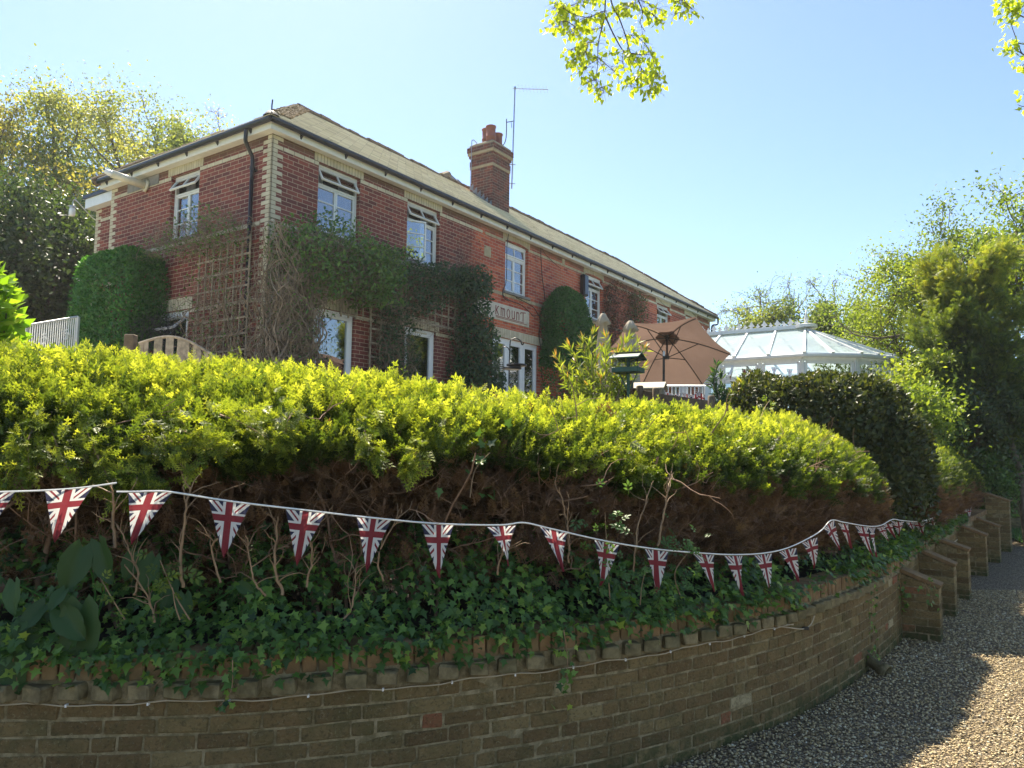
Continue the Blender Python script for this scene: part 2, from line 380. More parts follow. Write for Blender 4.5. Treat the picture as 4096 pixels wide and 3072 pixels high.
def oldbrick():
    t = NT('old_garden_brick'); o = t.obj(); a = t.attr('tint')
    c = t.ramp(a, [(0, (.14, .090, .042)), (.3, (.22, .142, .062)), (.55, (.28, .195, .085)), (.8, (.35, .265, .12)), (.93, (.34, .13, .065)), (1, (.52, .42, .24))])
    n = t.noise(9, 6, .7, o); c = t.mix(t.math('MULTIPLY', t.sm(n, .42, .68), .55), c, (.14, .12, .05))
    n2 = t.noise(24, 6, .75, o, 1.2); c = t.mix(t.math('MULTIPLY', t.sm(n2, .60, .70), .55), c, (.28, .24, .17))
    n3 = t.noise(2.2, 4, .6, o); c = t.mix(t.math('MULTIPLY', t.sm(n3, .5, .7), .4), c, (.08, .09, .035))
    n4 = t.noise(55, 5, .75, o, .6); c = t.mix(t.math('MULTIPLY', t.sm(n4, .5, .66), .55), c, (.05, .042, .022)); n5 = t.noise(38, 5, .8, o, 1.5); c = t.mix(t.math('MULTIPLY', t.sm(n5, .56, .64), .6), c, (.36, .31, .17))
    z = t.n('SeparateXYZ', inp={0: o}).outputs[2]
    c = t.mix(t.math('MULTIPLY', t.math('SUBTRACT', 1.0, t.sm(z, .02, .22)), t.sm(n, .35, .6)), c, (.075, .085, .03))
    return t.done(t.pbr(c, .9, 0, t.bump(t.math('ADD', t.noise(60, 6, .7, o), t.math('MULTIPLY', n2, .8)), 1.0, .02), spec=.2))
MAT['oldbrick'] = oldbrick()
def oldmortar():
    t = NT('old_mortar'); o = t.obj(); n = t.noise(14, 6, .7, o)
    c = t.mix(t.sm(n, .35, .7), (.16, .125, .06), (.38, .30, .17)); return t.done(t.pbr(c, .95, 0, t.bump(t.noise(70, 5, .7, o), .9, .01), spec=.15))
MAT['oldmortar'] = oldmortar()
MAT['dentil'] = stone('mossy_projecting_brick', (.12, .095, .05), (.30, .24, .13), 14, .9, stain=(.06, .065, .022))
MAT['coping'] = stone('brick_on_edge_coping', (.20, .11, .052), (.32, .20, .095), 11, .7, stain=(.08, .08, .035))
# leaves
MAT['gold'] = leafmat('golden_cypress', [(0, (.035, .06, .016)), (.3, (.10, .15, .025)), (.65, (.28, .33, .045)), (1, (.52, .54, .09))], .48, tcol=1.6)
MAT['deadcyp'] = leafmat('dead_brown_cypress', [(0, (.10, .055, .032)), (.5, (.19, .105, .058)), (1, (.28, .17, .09))], .3)
MAT['ivy'] = leafmat('ivy_leaf', [(0, (.035, .075, .024)), (.5, (.085, .175, .036)), (.85, (.18, .31, .05)), (1, (.30, .40, .07))], .35, .4)
MAT['dock'] = leafmat('broad_leaf', [(0, (.03, .07, .02)), (.5, (.045, .10, .026)), (1, (.07, .14, .035))], .35, .5)
MAT['laurel'] = leafmat('glossy_dark_leaf', [(0, (.03, .042, .016)), (.5, (.065, .082, .026)), (.85, (.14, .145, .04)), (1, (.28, .23, .08))], .32, .45, spec=.35)
MAT['climber'] = leafmat('climber_leaf', [(0, (.05, .10, .03)), (.5, (.10, .19, .045)), (1, (.22, .33, .08))], .4)
MAT['darkleaf'] = leafmat('dark_climber_leaf', [(0, (.02, .055, .025)), (.6, (.045, .10, .04)), (1, (.10, .18, .055))], .35)
MAT['privet'] = leafmat('dense_green_leaf', [(0, (.03, .10, .022)), (.5, (.055, .18, .035)), (1, (.11, .28, .05))], .4)
MAT['creeper'] = leafmat('dry_creeper', [(0, (.08, .035, .02)), (.5, (.16, .075, .04)), (.7, (.06, .09, .02)), (1, (.12, .16, .04))], .3)
MAT['oleander'] = leafmat('oleander_leaf', [(0, (.09, .15, .03)), (.5, (.22, .28, .04)), (.9, (.34, .38, .07)), (1, (.42, .24, .07))], .45, tcol=1.5)
MAT['lime'] = leafmat('spring_lime_leaf', [(0, (.20, .27, .03)), (.6, (.36, .44, .05)), (1, (.48, .54, .07))], .6, tcol=1.7)
MAT['wood_a'] = leafmat('woodland_leaf', [(0, (.13, .18, .06)), (.5, (.24, .29, .09)), (1, (.42, .41, .15))], .5, tcol=1.35)
MAT['wood_b'] = leafmat('budding_golden_leaf', [(0, (.20, .19, .06)), (.5, (.32, .29, .09)), (1, (.44, .38, .13))], .5)
MAT['holly'] = leafmat('evergreen_leaf', [(0, (.03, .055, .025)), (.6, (.06, .10, .035)), (1, (.13, .18, .05))], .35)
MAT['birch'] = leafmat('fresh_green_leaf', [(0, (.09, .14, .025)), (.5, (.17, .24, .035)), (1, (.30, .36, .06))], .5, tcol=1.4)
MAT['brightshrub'] = leafmat('bright_shrub_leaf', [(0, (.10, .22, .02)), (.5, (.20, .36, .025)), (1, (.36, .50, .05))], .5, tcol=1.4)
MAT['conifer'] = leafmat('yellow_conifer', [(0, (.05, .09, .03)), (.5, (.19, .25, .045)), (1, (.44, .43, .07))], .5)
MAT['grassm'] = leafmat('grass_blade', [(0, (.03, .09, .014)), (1, (.08, .19, .03))], .4)

# ------------------------------------------------------------------ the drive-side wall line (world XY of its front face)
WP = [(-6.5, 3.55), (-5, 3.42), (-3.6, 3.42), (-2.23, 3.46), (-1.43, 3.54), (-1.08, 3.61), (-.53, 3.79), (.08, 4.06), (.6, 4.33), (1.13, 4.69), (1.54, 5.01), (1.9, 5.32), (2.27, 5.71), (2.71, 6.2), (3.07, 6.65), (3.43, 7.12), (3.86, 7.72), (4.71, 8.98), (5.5, 10.03), (6.96, 12.07), (8.16, 13.65), (9.4, 15.3)]
_dl = smooth_line([(x, y, 0) for x, y in WP], 900)[:, :2]
_sl = np.concatenate([[0], np.cumsum(np.linalg.norm(np.diff(_dl, axis=0), axis=1))])
SLEN = _sl[-1]
def wpos(s, off=0.0):
    """point at arc length s, 'off' metres behind the wall's front face (garden side positive); tangent, inward normal"""
    s = np.asarray(s, float); x = np.interp(s, _sl, _dl[:, 0]); y = np.interp(s, _sl, _dl[:, 1])
    e = .08; tx = np.interp(s+e, _sl, _dl[:, 0])-np.interp(s-e, _sl, _dl[:, 0]); ty = np.interp(s+e, _sl, _dl[:, 1])-np.interp(s-e, _sl, _dl[:, 1])
    L = np.hypot(tx, ty)+1e-9; tx, ty = tx/L, ty/L; nx, ny = -ty, tx
    return np.stack([x+nx*off, y+ny*off], -1), np.stack([tx, ty], -1), np.stack([nx, ny], -1)
def s_of(x, y): return _sl[np.argmin((_dl[:, 0]-x)**2+(_dl[:, 1]-y)**2)]
def on_line(px, py, off):
    """where the sight line through a photo pixel meets the vertical sheet 'off' behind the wall face"""
    d = ray(px, py); P, _, _ = wpos(_sl, off); c = P[:, 0]*d[1]-P[:, 1]*d[0]
    i = np.where(np.sign(c[:-1]) != np.sign(c[1:]))[0]; i = i[0] if len(i) else np.argmin(abs(c))
    k = c[i]/(c[i]-c[i+1]+1e-12); q = P[i]+(P[min(i+1, len(P)-1)]-P[i])*k; t = np.hypot(*q)/np.hypot(d[0], d[1])
    return np.array([q[0], q[1], CAMZ+d[2]*t]), _sl[i]

# ------------------------------------------------------------------ ground
def sheet(name, mat, xs, ys, zf, kind='structure'):
    X, Y = np.meshgrid(xs, ys, indexing='ij'); Z = zf(X, Y); V = np.stack([X, Y, Z], -1).reshape(-1, 3)
    a, b = len(xs), len(ys); i, j = np.meshgrid(np.arange(a-1), np.arange(b-1), indexing='ij'); k = (i*b+j).ravel()
    F = np.stack([k, k+b, k+b+1, k+1], 1); return tag(nmesh(name, V, F, mat, smooth=True), kind=kind)
def gravelmat():
    t = NT('gravel'); o = t.obj(); v = t.n('TexVoronoi', inp={'Vector': o, 'Scale': 48.0}); v2 = t.n('TexVoronoi', inp={'Vector': o, 'Scale': 95.0})
    c = t.ramp(t.n('SeparateColor', inp={0: v.outputs[1]}).outputs[0], [(0, (.18, .13, .08)), (.4, (.34, .26, .16)), (.75, (.48, .39, .25)), (1, (.62, .54, .40))])
    c = t.mix(t.sm(v.outputs[0], .25, .65), c, (.12, .09, .055)); c = t.mix(t.math('MULTIPLY', t.sm(t.noise(1.2, 4, .6, o), .4, .7), .3), c, (.24, .20, .11))
    h = t.math('ADD', t.math('MULTIPLY', v.outputs[0], -1.0), t.math('MULTIPLY', v2.outputs[0], -.5))
    return t.done(t.pbr(c, .85, 0, t.bump(h, 1.0, .03), spec=.3))
MAT['gravel'] = gravelmat()
def grassmat():
    t = NT('grass_ground'); o = t.obj(); c = t.mix(t.noise(3, 5, .6, o), (.03, .07, .014), (.07, .15, .03)); return t.done(t.pbr(c, .9, 0, t.bump(t.noise(60, 4, .7, o), .8, .03)))
MAT['grass'] = grassmat()
sheet('ground', MAT['grass'], np.linspace(-900, 900, 3), np.linspace(-900, 900, 3), lambda X, Y: X*0-.06)
sheet('gravel_drive', MAT['gravel'], np.linspace(-9, 24, 120), np.linspace(-10, 24, 120), lambda X, Y: .012*np.sin(X*1.7+Y)*np.cos(Y*1.3)+.004-np.where(Y > 19, (Y-19)*.03, 0))
# lawn beyond the end of the drive (a patch a little above the gravel)
lx, ly = 11.2, 16.2
lawn = sheet('lawn', MAT['grass'], np.linspace(0, 26, 30), np.linspace(0, 14, 30), lambda X, Y: .05+.03*np.sin(X*2)*np.sin(Y*1.4)+.012*Y)
lawn.location = (10.5, 15.6, 0); lawn.rotation_euler = (0, 0, R(-22))
n = 26000; gx = rng.uniform(0, 9, n); gy = rng.uniform(0, 6, n); c_, s_ = math.cos(R(-22)), math.sin(R(-22))
gp = np.stack([10.5+gx*c_-gy*s_, 15.6+gx*s_+gy*c_, np.full(n, .04)], 1)
V, F, t_ = scatter([(-.06, 0, 0), (.06, 0, 0), (0, 1, .15)], [(0, 1, 2)], gp, np.stack([rng.normal(0, .3, n), rng.normal(0, .3, n), np.ones(n)], 1), rdir(n), rng.uniform(.07, .16, n), rng.random(n))
tag(nmesh('grass_blades', V, F, MAT['grassm'], tint=t_), 'mown green grass beyond the end of the gravel drive', 'grass', kind='stuff')
# garden behind the wall: bed level at the wall top, rising to the house terrace
def gz(X, Y):
    u = (X-HX)*D1[0]+(Y-HY)*D1[1]; v = (X-HX)*D2[0]+(Y-HY)*D2[1]
    d = np.full(X.shape, 99.)
    for i in range(0, len(_dl), 12): d = np.minimum(d, np.hypot(X-_dl[i, 0], Y-_dl[i, 1]))
    return .76 + np.clip((d-1.7)/1.6, 0, 1)**1.2*1.34
def garden():
    ss = np.linspace(0, SLEN, 150); offs = [.10, .3, .6, 1.0, 1.5, 2, 2.5, 3, 3.6, 5, 8, 14, 24, 40]
    V = []
    for o in offs:
        P, T, N = wpos(ss, 0.0); 
        Nn = N.copy(); k = min(1, o/6); Nn = unit(N*(1-k)+np.array([-.55, .83])*k)
        Q = P+Nn*o; z = .78+np.clip((o-1.6)/2.0, 0, 1)*1.32 if o > .2 else .74
        V.append(np.stack([Q[:, 0], Q[:, 1], np.full(len(ss), z)], 1))
    V = np.concatenate(V); m = len(ss); F = [(i*m+j, i*m+j+1, (i+1)*m+j+1, (i+1)*m+j) for i in range(len(offs)-1) for j in range(m-1)]
    return tag(nmesh('garden_ground', V, F, MAT['soil'], smooth=True), kind='structure')
garden()
def pavemat():
    t = NT('pale_paving'); o = t.obj(); b = t.n('TexBrick', inp={'Vector': o, 'Scale': 1.0, 'Mortar Size': .008, 'Brick Width': .6, 'Row Height': .45, 'Color1': (.50, .44, .34), 'Color2': (.60, .54, .43), 'Mortar': (.20, .18, .13)}); c = t.mix(t.math('MULTIPLY', t.noise(4, 5, .6, o), .5), b.outputs[0], (.40, .35, .26))
    return t.done(t.pbr(c, .85, spec=.3))
tp = [H(u, v, 2.115) for u, v in ((-5, -5.2), (2, -4.0), (8, -4.2), (12, -6.0), (12, -.02), (-5, -.02))]; bpy_m = bpy.data.meshes.new('paved_terrace'); bpy_m.from_pydata([tuple(p) for p in tp], [], [tuple(range(6))]); tag(mesh_obj('paved_terrace', bpy_m, pavemat()), kind='structure')
tp = [H(u, v, 2.119) for u, v in ((-12, .0), (-.02, .0), (-.02, 9), (-12, 9))]; bpy_m = bpy.data.meshes.new('paved_yard'); bpy_m.from_pydata([tuple(p) for p in tp], [], [(3, 2, 1, 0)]); tag(mesh_obj('paved_yard', bpy_m, bpy.data.materials['pale_paving']), kind='structure')

# pebbles lying on the drive near the camera
def ico():
    p = (1+5**.5)/2; V = unit(np.array([(-1, p, 0), (1, p, 0), (-1, -p, 0), (1, -p, 0), (0, -1, p), (0, 1, p), (0, -1, -p), (0, 1, -p), (p, 0, -1), (p, 0, 1), (-p, 0, -1), (-p, 0, 1)], float))
    F = [(0, 11, 5), (0, 5, 1), (0, 1, 7), (0, 7, 10), (0, 10, 11), (1, 5, 9), (5, 11, 4), (11, 10, 2), (10, 7, 6), (7, 1, 8), (3, 9, 4), (3, 4, 2), (3, 2, 6), (3, 6, 8), (3, 8, 9), (4, 9, 5), (2, 4, 11), (6, 2, 10), (8, 6, 7), (9, 8, 1)]
    return V, F
def pebbles():
    n = 78000; dist = rng.uniform(0, 1, n)**.8*7.2+3.4; ax = rng.uniform(-.15, .78, n)
    P = np.stack([dist*ax, dist, np.zeros(n)], 1)
    keep = np.ones(n, bool)
    for i in range(0, len(_dl)-8, 8):
        a, b = _dl[i], _dl[i+8]; d = b-a; L = np.hypot(*d); d /= L; q = P[:, :2]-a; t = q@d; o = q[:, 0]*-d[1]+q[:, 1]*d[0]
        keep &= ~((t > -.05) & (t < L+.05) & (o > -.01))
    P = P[keep]; n = len(P); iv, fc = ico(); iv = iv*np.array([1, .72, .5])
    S = (.0045+.0075*rng.random(n)**1.8)*(1+.06*(P[:, 1]-3.4)); P[:, 2] = .012+.012*np.sin(P[:, 0]*1.7+P[:, 1])*np.cos(P[:, 1]*1.3)+rng.uniform(-.003, .008, n)
    up = np.stack([rng.normal(0, .35, n), rng.normal(0, .35, n), np.ones(n)], 1)
    V, F, t = scatter(iv, fc, P, np.cross(up, rdir(n)), up, S, rng.random(n))
    m = NT('pebble'); c = m.ramp(m.attr('tint'), [(0, (.17, .12, .055)), (.3, (.37, .275, .13)), (.6, (.54, .415, .21)), (.85, (.66, .54, .31)), (.97, (.76, .68, .45)), (1, (.8, .76, .6))])
    c = m.mix(m.math('MULTIPLY', m.noise(120, 3, .6, m.obj()), .4), c, (.28, .21, .13))
    tag(nmesh('gravel', V, F, m.done(m.pbr(c, .6, spec=.4)), tint=t, smooth=True), 'rounded brown and cream pebbles of the gravel drive', 'gravel', kind='stuff')
pebbles()

# ------------------------------------------------------------------ the old brick retaining wall
S_B1 = s_of(4.0, 7.9)
gw = thing('garden_wall', 'low curving old brick retaining wall with projecting brick course beside the gravel drive', 'wall', (0, 0, 0))
def wall_frame(s, off, z):
    P, T, N = wpos(s, off); return Matrix(((T[0], N[0], 0, P[0]), (T[1], N[1], 0, P[1]), (0, 0, 1, z), (0, 0, 0, 1)))
def make_wall():
    # backing mortar
    ss = np.linspace(0, SLEN, 260); V = []
    prof = [(.0045, -.1), (.0045, .74), (.05, .80), (.22, .80), (.22, -.1)]
    for o, z in prof:
        P, _, _ = wpos(ss, o); V.append(np.stack([P[:, 0], P[:, 1], np.full(len(ss), z)], 1))
    V = np.concatenate(V); m = len(ss); F = [(i*m+j, i*m+j+1, (i+1)*m+j+1, (i+1)*m+j) for i in range(len(prof)-1) for j in range(m-1)]
    nmesh('mortar', V, F, MAT['oldmortar'], gw)
    b = MB()
    for c in range(9):
        z = .0+c*.0735-.01; s = rng.uniform(0, .2)
        while s < SLEN-.3:
            L = .215 if rng.random() < .62 else .102
            far = s > s_of(6.5, 11.5)
            w = L + rng.normal(0, .002); Mx = wall_frame(s+w/2, 0, z+.0325) @ Matrix.Rotation(rng.normal(0, .012), 4, 'Z') @ Matrix.Rotation(rng.normal(0, .010), 4, 'Y')
            dy = rng.normal(0, .0022)
            t = min(.85, max(.08, rng.normal(.42, .13))) if rng.random() > .03 else (1.0 if rng.random() < .35 else .93)
            V_, F_ = chbox(w, .08, .0635+rng.normal(0, .0015), .006); V_ = V_+rng.normal(0, .0016, V_.shape)+np.array([0, .04-.001+dy*.8, 0])
            b.add(np.array([tuple(Mx @ Vector(p)) for p in V_]), F_, t); s += w+.0095
    b.build('brickwork', MAT['oldbrick'], gw)
    d = MB(); s = .05; k = 0
    s_end = s_of(3.35, 7.02)
    while s < s_end:
        Mx = wall_frame(s, 0, .695+rng.normal(0, .002)) @ Matrix.Rotation(rng.normal(-.28, .06), 4, 'Z')
        V_, F_ = chbox(.098, .11, .067, .007); V_ = V_+rng.normal(0, .0028, V_.shape)+np.array([0, .005, 0])
        d.add(np.array([tuple(Mx @ Vector(p)) for p in V_]), F_, rng.random()*.8); s += .152+rng.normal(0, .005)
    d.build('projecting_course', MAT['dentil'], gw)
    c = MB(); s = .02
    while s < SLEN-.1:
        w = .066+rng.normal(0, .0015); pro = -.0 if s < s_end else -.035
        z0, h = (.79, .105) if s < s_end else (.765, .085)
        Mx = wall_frame(s+w/2, 0, z0+rng.normal(0, .002)) @ Matrix.Rotation(rng.normal(0, .015), 4, 'Z')
        V_, F_ = chbox(w, .225, h, .005); V_ = V_+rng.normal(0, .001, V_.shape)+np.array([0, .1125+pro+rng.normal(0, .003), 0])
        c.add(np.array([tuple(Mx @ Vector(p)) for p in V_]), F_, rng.random()); s += w+.009
    c.build('coping', MAT['coping'], gw)
make_wall()
# buttresses: (x, y of outer corner, projection, front height, back height, width)
BT = [((3714, 2567), .34, .53, .66, 'nearest low brick buttress with ivy on its sloping cap'), ((3786, 2466), .36, .57, .72, 'second brick buttress along the wall, ivy over its cap'),
      ((3859, 2403), .36, .63, .75, 'third brick buttress, dark red near side and bare sloping cap'), ((3928, 2307), .38, .62, .77, 'fourth brick buttress with a crack low on its side'), ((3980, 2252), .38, .62, .76, 'fifth brick buttress with white spots on its upper side')]
def buttress(px, proj_, zf, zb, label, w=.23, name='wall_buttress', cat='buttress', group='sloping brick buttresses along the wall'):
    d = ray(*px); t = CAMZ/-d[2]; q = d*t; s = s_of(q[0], q[1]); (P, T, N) = wpos(s, 0)
    e = thing(name, label, cat, (P[0], P[1], 0), math.atan2(T[1], T[0]), group)
    core = MB(); core.add([(0, 0, -.05), (w-.01, 0, -.05), (w-.01, -proj_+.008, -.05), (.006, -proj_+.008, -.05), (.006, 0, zb-.03), (w-.01, 0, zb-.03), (w-.01, -proj_+.008, zf-.02), (.006, -proj_+.008, zf-.02)],
             [(0, 1, 2, 3), (4, 7, 6, 5), (3, 2, 6, 7), (0, 3, 7, 4), (1, 5, 6, 2)]); core.build('mortar_core', MAT['oldmortar'], e)
    b = MB(); z = 0; c = 0
    while z < zb-.03:
        # near side face bricks run along the projection; front face bricks across
        y1 = -proj_ if z+.07 < zf else -proj_*max(0.1, (zb-z-.07)/max(.01, zb-zf))
        cuts = [0, -(.12 if c % 2 else .23), y1] if abs(y1) > .25 else [0, y1]
        for a_, b_ in zip(cuts[:-1], cuts[1:]):
            L = abs(b_-a_)-.008
            if L < .03: continue
            V_, F_ = chbox(w, L, .064, .005); V_ = V_+rng.normal(0, .0015, V_.shape)+np.array([w/2+rng.normal(0, .002), (a_+b_)/2, z+.034]); b.add(V_, F_, min(.95, abs(rng.normal(.4, .25))))
        z += .0735; c += 1
    b.build('brickwork', MAT['oldbrick'], e)
    k = MB(); a = np.array([w/2, 0.0, zb]); f = np.array([w/2, -proj_-.01, zf]); k.bar(a, f, w+.02, .035, .4); k.build('sloping_cap', MAT['coping'], e)
    return e
for a in BT: buttress(*a)
buttress((4018, 2208), .40, .98, 1.12, 'tall end pier of the wall with sloping top, next to the lawn', .34, 'end_pier', 'pier', None)
# gate pier beyond, half hidden by leaves
gp_ = at(4046, 2100, 19.5)
e = thing('gate_pier', 'weathered pale brick gate pier standing at the lawn under the dark trees', 'pier', (gp_[0], gp_[1], 0), R(-12)); b = MB()
for c in range(22):
    b.box(-.17+rng.normal(0, .003), .17, -.17, .17, c*.075+.004, c*.075+.07, rng.random(), ch=.004)
b.build('brickwork', MAT['dentil'], e); b = MB(); b.box(-.2, .2, -.2, .2, 1.655, 1.72, .5, ch=.01); b.build('cap', MAT['sill'], e)
# cable clipped under the projecting course
cb = []
for s in np.linspace(.3, s_of(1.9, 5.3), 120):
    P, _, _ = wpos(s, -.035); cb.append((P[0], P[1], .648+.006*math.sin(s*9)+.004*math.sin(s*23)))
e = thing('wall_cable', 'thin cream cable clipped under the projecting bricks of the garden wall', 'cable'); b = MB(); b.tube(cb, .0032, 5); b.build('cable_run', MAT['cable'], e)
b = MB(); b.tube(smooth_line([cb[-1]]+[tuple(on_line(x, y, -.03)[0]) for x, y in ((3105, 2502), (3165, 2512), (3210, 2516), (3238, 2503), (3252, 2480), (3262, 2440))], 30), .0045, 5); b.build('loose_loop', MAT['cable'], e)
q = on_line(3222, 2514, -.035)[0]; b = MB(); b.box(q[0]-.022, q[0]+.022, q[1]-.012, q[1]+.012, q[2]-.01, q[2]+.012, ch=.004); b.build('connector', MAT['black'], e)
b = MB()
for s in np.arange(.5, s_of(1.9, 5.3), .34):
    P, T, N = wpos(s, -.03); b.box(P[0]-.004, P[0]+.004, P[1]-.008, P[1]+.01, .638, .650)
b.build('clip', MAT['cord'], e); bpy.data.objects['clip']['kind'] = 'stuff'
q = on_line(3262, 2440, -.02)[0]
# far cable loop
e = thing('far_cable', 'short loop of pale cable hanging at the wall between the second and third buttress', 'cable'); b = MB()
b.tube(smooth_line([tuple(on_line(x, y, -.06)[0]) for x, y in ((3768, 2188), (3785, 2192), (3805, 2178), (3830, 2158))], 16), .006, 5); b.build('cable_run', MAT['cable'], e)
# clay drain spout at the foot of the wall
q0 = on_line(3478, 2640, -.02)[0]; q0[2] = .1
e = thing('drain_pipe', 'short clay drain pipe poking out of the foot of the wall onto the gravel', 'pipe', q0); b = MB()
dr = Vector((.55, -.75, -.38)).normalized(); Mx = dr.to_track_quat('Z', 'Y').to_matrix().to_4x4()
b.lathe([(.042, -.1), (.045, .10), (.062, .115), (.064, .16), (.052, .165), (.046, .13), (.02, .0)], n=20, Mx=Mx); b.build('spout', MAT['dentil'], e, True)

# ------------------------------------------------------------------ foliage on surfaces
def fmesh(name, tpl, P, Y, Z, S, tint, mat, parent=None):
    V, F, t = scatter(tpl[0], tpl[1], P, Y, Z, S, tint); return nmesh(name, V, F, mat, parent, tint=t)

def hedge(root, s0, s1, ztop, width, nfront, seed, zskirt=1.72, off0=.38, capL=.9, size=(.07, .13), holes=0.0, sizebrown=(.05, .09)):
    """clipped hedge standing behind the wall: gold foliage above, dead brown twiggy face below"""
    g = np.random.default_rng(seed)
    prof = np.array([(0, 0), (.02, .18), (.20, .55), (.55, .86), (.85, 1.0), (1.15, 1.0), (1.4, .8), (1.5, .3)])  # offset (x width/1.5), height fraction above the skirt
    seg = np.r_[0, np.cumsum(np.hypot(np.diff(prof[:, 0]), np.diff(prof[:, 1])*.5))]; seg /= seg[-1]
    def surf(s, t):
        k0 = np.clip((s-(s1-capL))/capL, 0, .999); kk = np.sqrt(1-k0**2.2)
        k1 = np.clip(((s0+capL)-s)/capL, 0, .999) if capL > 0 and s0 > .5 else np.zeros_like(s); kk = kk*np.sqrt(1-k1**2.2)
        po = np.interp(t, seg, prof[:, 0])*width/1.5; ph = np.interp(t, seg, prof[:, 1])
        zt = ztop(s); zs = zskirt(s) if callable(zskirt) else zskirt
        of = off0(s) if callable(off0) else off0
        z = zs+(zt-zs)*ph*(.35+.65*kk) - (1-kk)*.12; o = of+width*.40*(1-kk)+po*kk
        w = .022*np.sin(s*2.1+3*t)+.018*np.sin(s*5.3+t*9+1)+.02*np.sin(s*9.7-t*14)
        P, T, N = wpos(s, o+w*.8); return np.stack([P[..., 0], P[..., 1], z+w], -1)
    n = nfront; s = g.uniform(s0, s1, n); t = g.uniform(0, 1, n)**1.15*.98
    P = surf(s, t); e = .01; dT = surf(s+e, t)-P; dt = surf(s, np.minimum(t+e, 1))-P
    Nrm = unit(np.cross(dT, dt)); Nrm *= np.sign((Nrm*(np.c_[-wpos(s)[2], np.full(n, .9)])).sum(1))[:, None]
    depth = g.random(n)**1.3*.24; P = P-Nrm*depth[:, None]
    # clumps: patches pushed in
    cl = np.sin(P[:, 0]*6+2*np.sin(P[:, 2]*9))*np.sin(P[:, 2]*11+P[:, 1]*7+2*np.sin(P[:, 0]*4)); 
    keep = (cl > -.45) | (g.random(n) < .22)
    skirt = t < .30
    edge = np.sin(s*3.1)*.5+np.sin(s*7.7+1)*.3+g.normal(0, .35, n)
    keep &= ~(skirt & (edge*.10+.03 > t))
    P, Nrm, t, depth = P[keep], Nrm[keep], t[keep], depth[keep]; n = len(P)
    D = unit(Nrm*.9+np.array([0, 0, .38])+rdir(n)*.75)
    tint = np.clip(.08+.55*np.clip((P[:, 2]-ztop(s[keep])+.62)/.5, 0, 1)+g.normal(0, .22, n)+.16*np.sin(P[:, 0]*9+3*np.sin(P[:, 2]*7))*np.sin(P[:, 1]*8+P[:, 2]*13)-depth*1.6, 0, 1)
    S = g.uniform(size[0], size[1], n)*(1+.5*(g.random(n) < .05)*(t > .3)); S *= 1-.3*(P[:, 1] > 7)
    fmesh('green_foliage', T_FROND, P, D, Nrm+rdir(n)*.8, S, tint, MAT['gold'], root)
    # stray long shoots on the top
    m = int((s1-s0)*26); s = g.uniform(s0, s1-capL*.5, m); P = surf(s, g.uniform(.45, .8, m)); L = g.uniform(.07, .17, m)
    D = unit(np.array([0, 0, 1.])+rdir(m)*.45); PP, DD, SS = [], [], []
    for k in range(4):
        PP.append(P+D*(L*k/4)[:, None]); DD.append(unit(D+rdir(m)*.5)); SS.append(g.uniform(.07, .12, m)*(1-.12*k))
    PP, DD, SS = np.concatenate(PP), np.concatenate(DD), np.concatenate(SS)
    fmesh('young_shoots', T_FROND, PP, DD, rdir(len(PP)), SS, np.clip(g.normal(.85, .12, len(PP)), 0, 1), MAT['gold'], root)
    return surf

S_END1 = s_of(4.12, 8.05)
off1 = lambda s: np.interp(s, [s_of(.3, 4.2), s_of(2.4, 5.8), S_END1], [.36, .22, .06])
h1 = thing('clipped_hedge', 'long clipped golden cypress hedge, brown and bare underneath, behind the bunting', 'hedge')
zt1 = lambda s: np.interp(s, [0, s_of(-2.2, 3.46), s_of(-.8, 3.7), s_of(.4, 4.2), s_of(1.5, 5), s_of(2.6, 6.1), S_END1], [2.37, 2.27, 2.17, 2.10, 2.06, 2.08, 2.12])
zs1 = lambda s: np.interp(s, [0, s_of(-2.6, 3.45), s_of(-2.1, 3.46), s_of(-1.5, 3.5), s_of(-.9, 3.7), s_of(0, 4.), s_of(1, 4.6), S_END1], [1.74, 1.70, 1.56, 1.62, 1.74, 1.68, 1.54, 1.34])
hedge(h1, 0.8, S_END1, zt1, 1.5, 76000, 11, zskirt=zs1, off0=off1, capL=.5, size=(.075, .135))
def branches(root, s0, s1, g, n_trunk, dense_from, zt, off=(.7, 1.1)):
    L = []; 
    for s in np.linspace(s0, s1, n_trunk):
        s = s+g.normal(0, .08)
        for k in range(2):
            o = g.uniform(*off); P, T, N = wpos(s+g.normal(0, .05), o); p = np.array([P[0], P[1], .78]); pts = [p]
            d = unit(np.array([T[0]*g.normal(0, .35)-N[0]*.25, T[1]*g.normal(0, .35)-N[1]*.25, 1.]))
            m = 9
            for i in range(m): d = unit(d+g.normal(0, .16, 3)+np.array([0, 0, .08])); pts.append(pts[-1]+d*.13)
            r0 = g.uniform(.010, .024); L.append((pts, r0, r0*.4))
            for j in range(g.integers(4, 8)):
                i = g.integers(2, m); q = [pts[i]]; dd = unit(np.array([T[0]*g.normal(0, 1)-N[0]*g.uniform(0, 1.1), T[1]*g.normal(0, 1)-N[1]*g.uniform(0, 1.1), g.uniform(-.2, 1.0)]))
                for _ in range(7): dd = unit(dd+g.normal(0, .22, 3)+np.array([0, 0, .06])); q.append(q[-1]+dd*g.uniform(.05, .09))
                L.append((q, r0*.42, .0018))
                for _ in range(2):
                    i2 = g.integers(2, 7); w = [q[i2]]; d3 = unit(dd+g.normal(0, .8, 3))
                    for _ in range(5): d3 = unit(d3+g.normal(0, .3, 3)); w.append(w[-1]+d3*.05)
                    L.append((w, .003, .001))
    V, F = tubes(L, 5); nmesh('branch_tangle', V, F, MAT['hedgetwig'], root, smooth=True)
g1 = np.random.default_rng(5)
branches(h1, .9, S_END1-.25, g1, 30, 0, None)
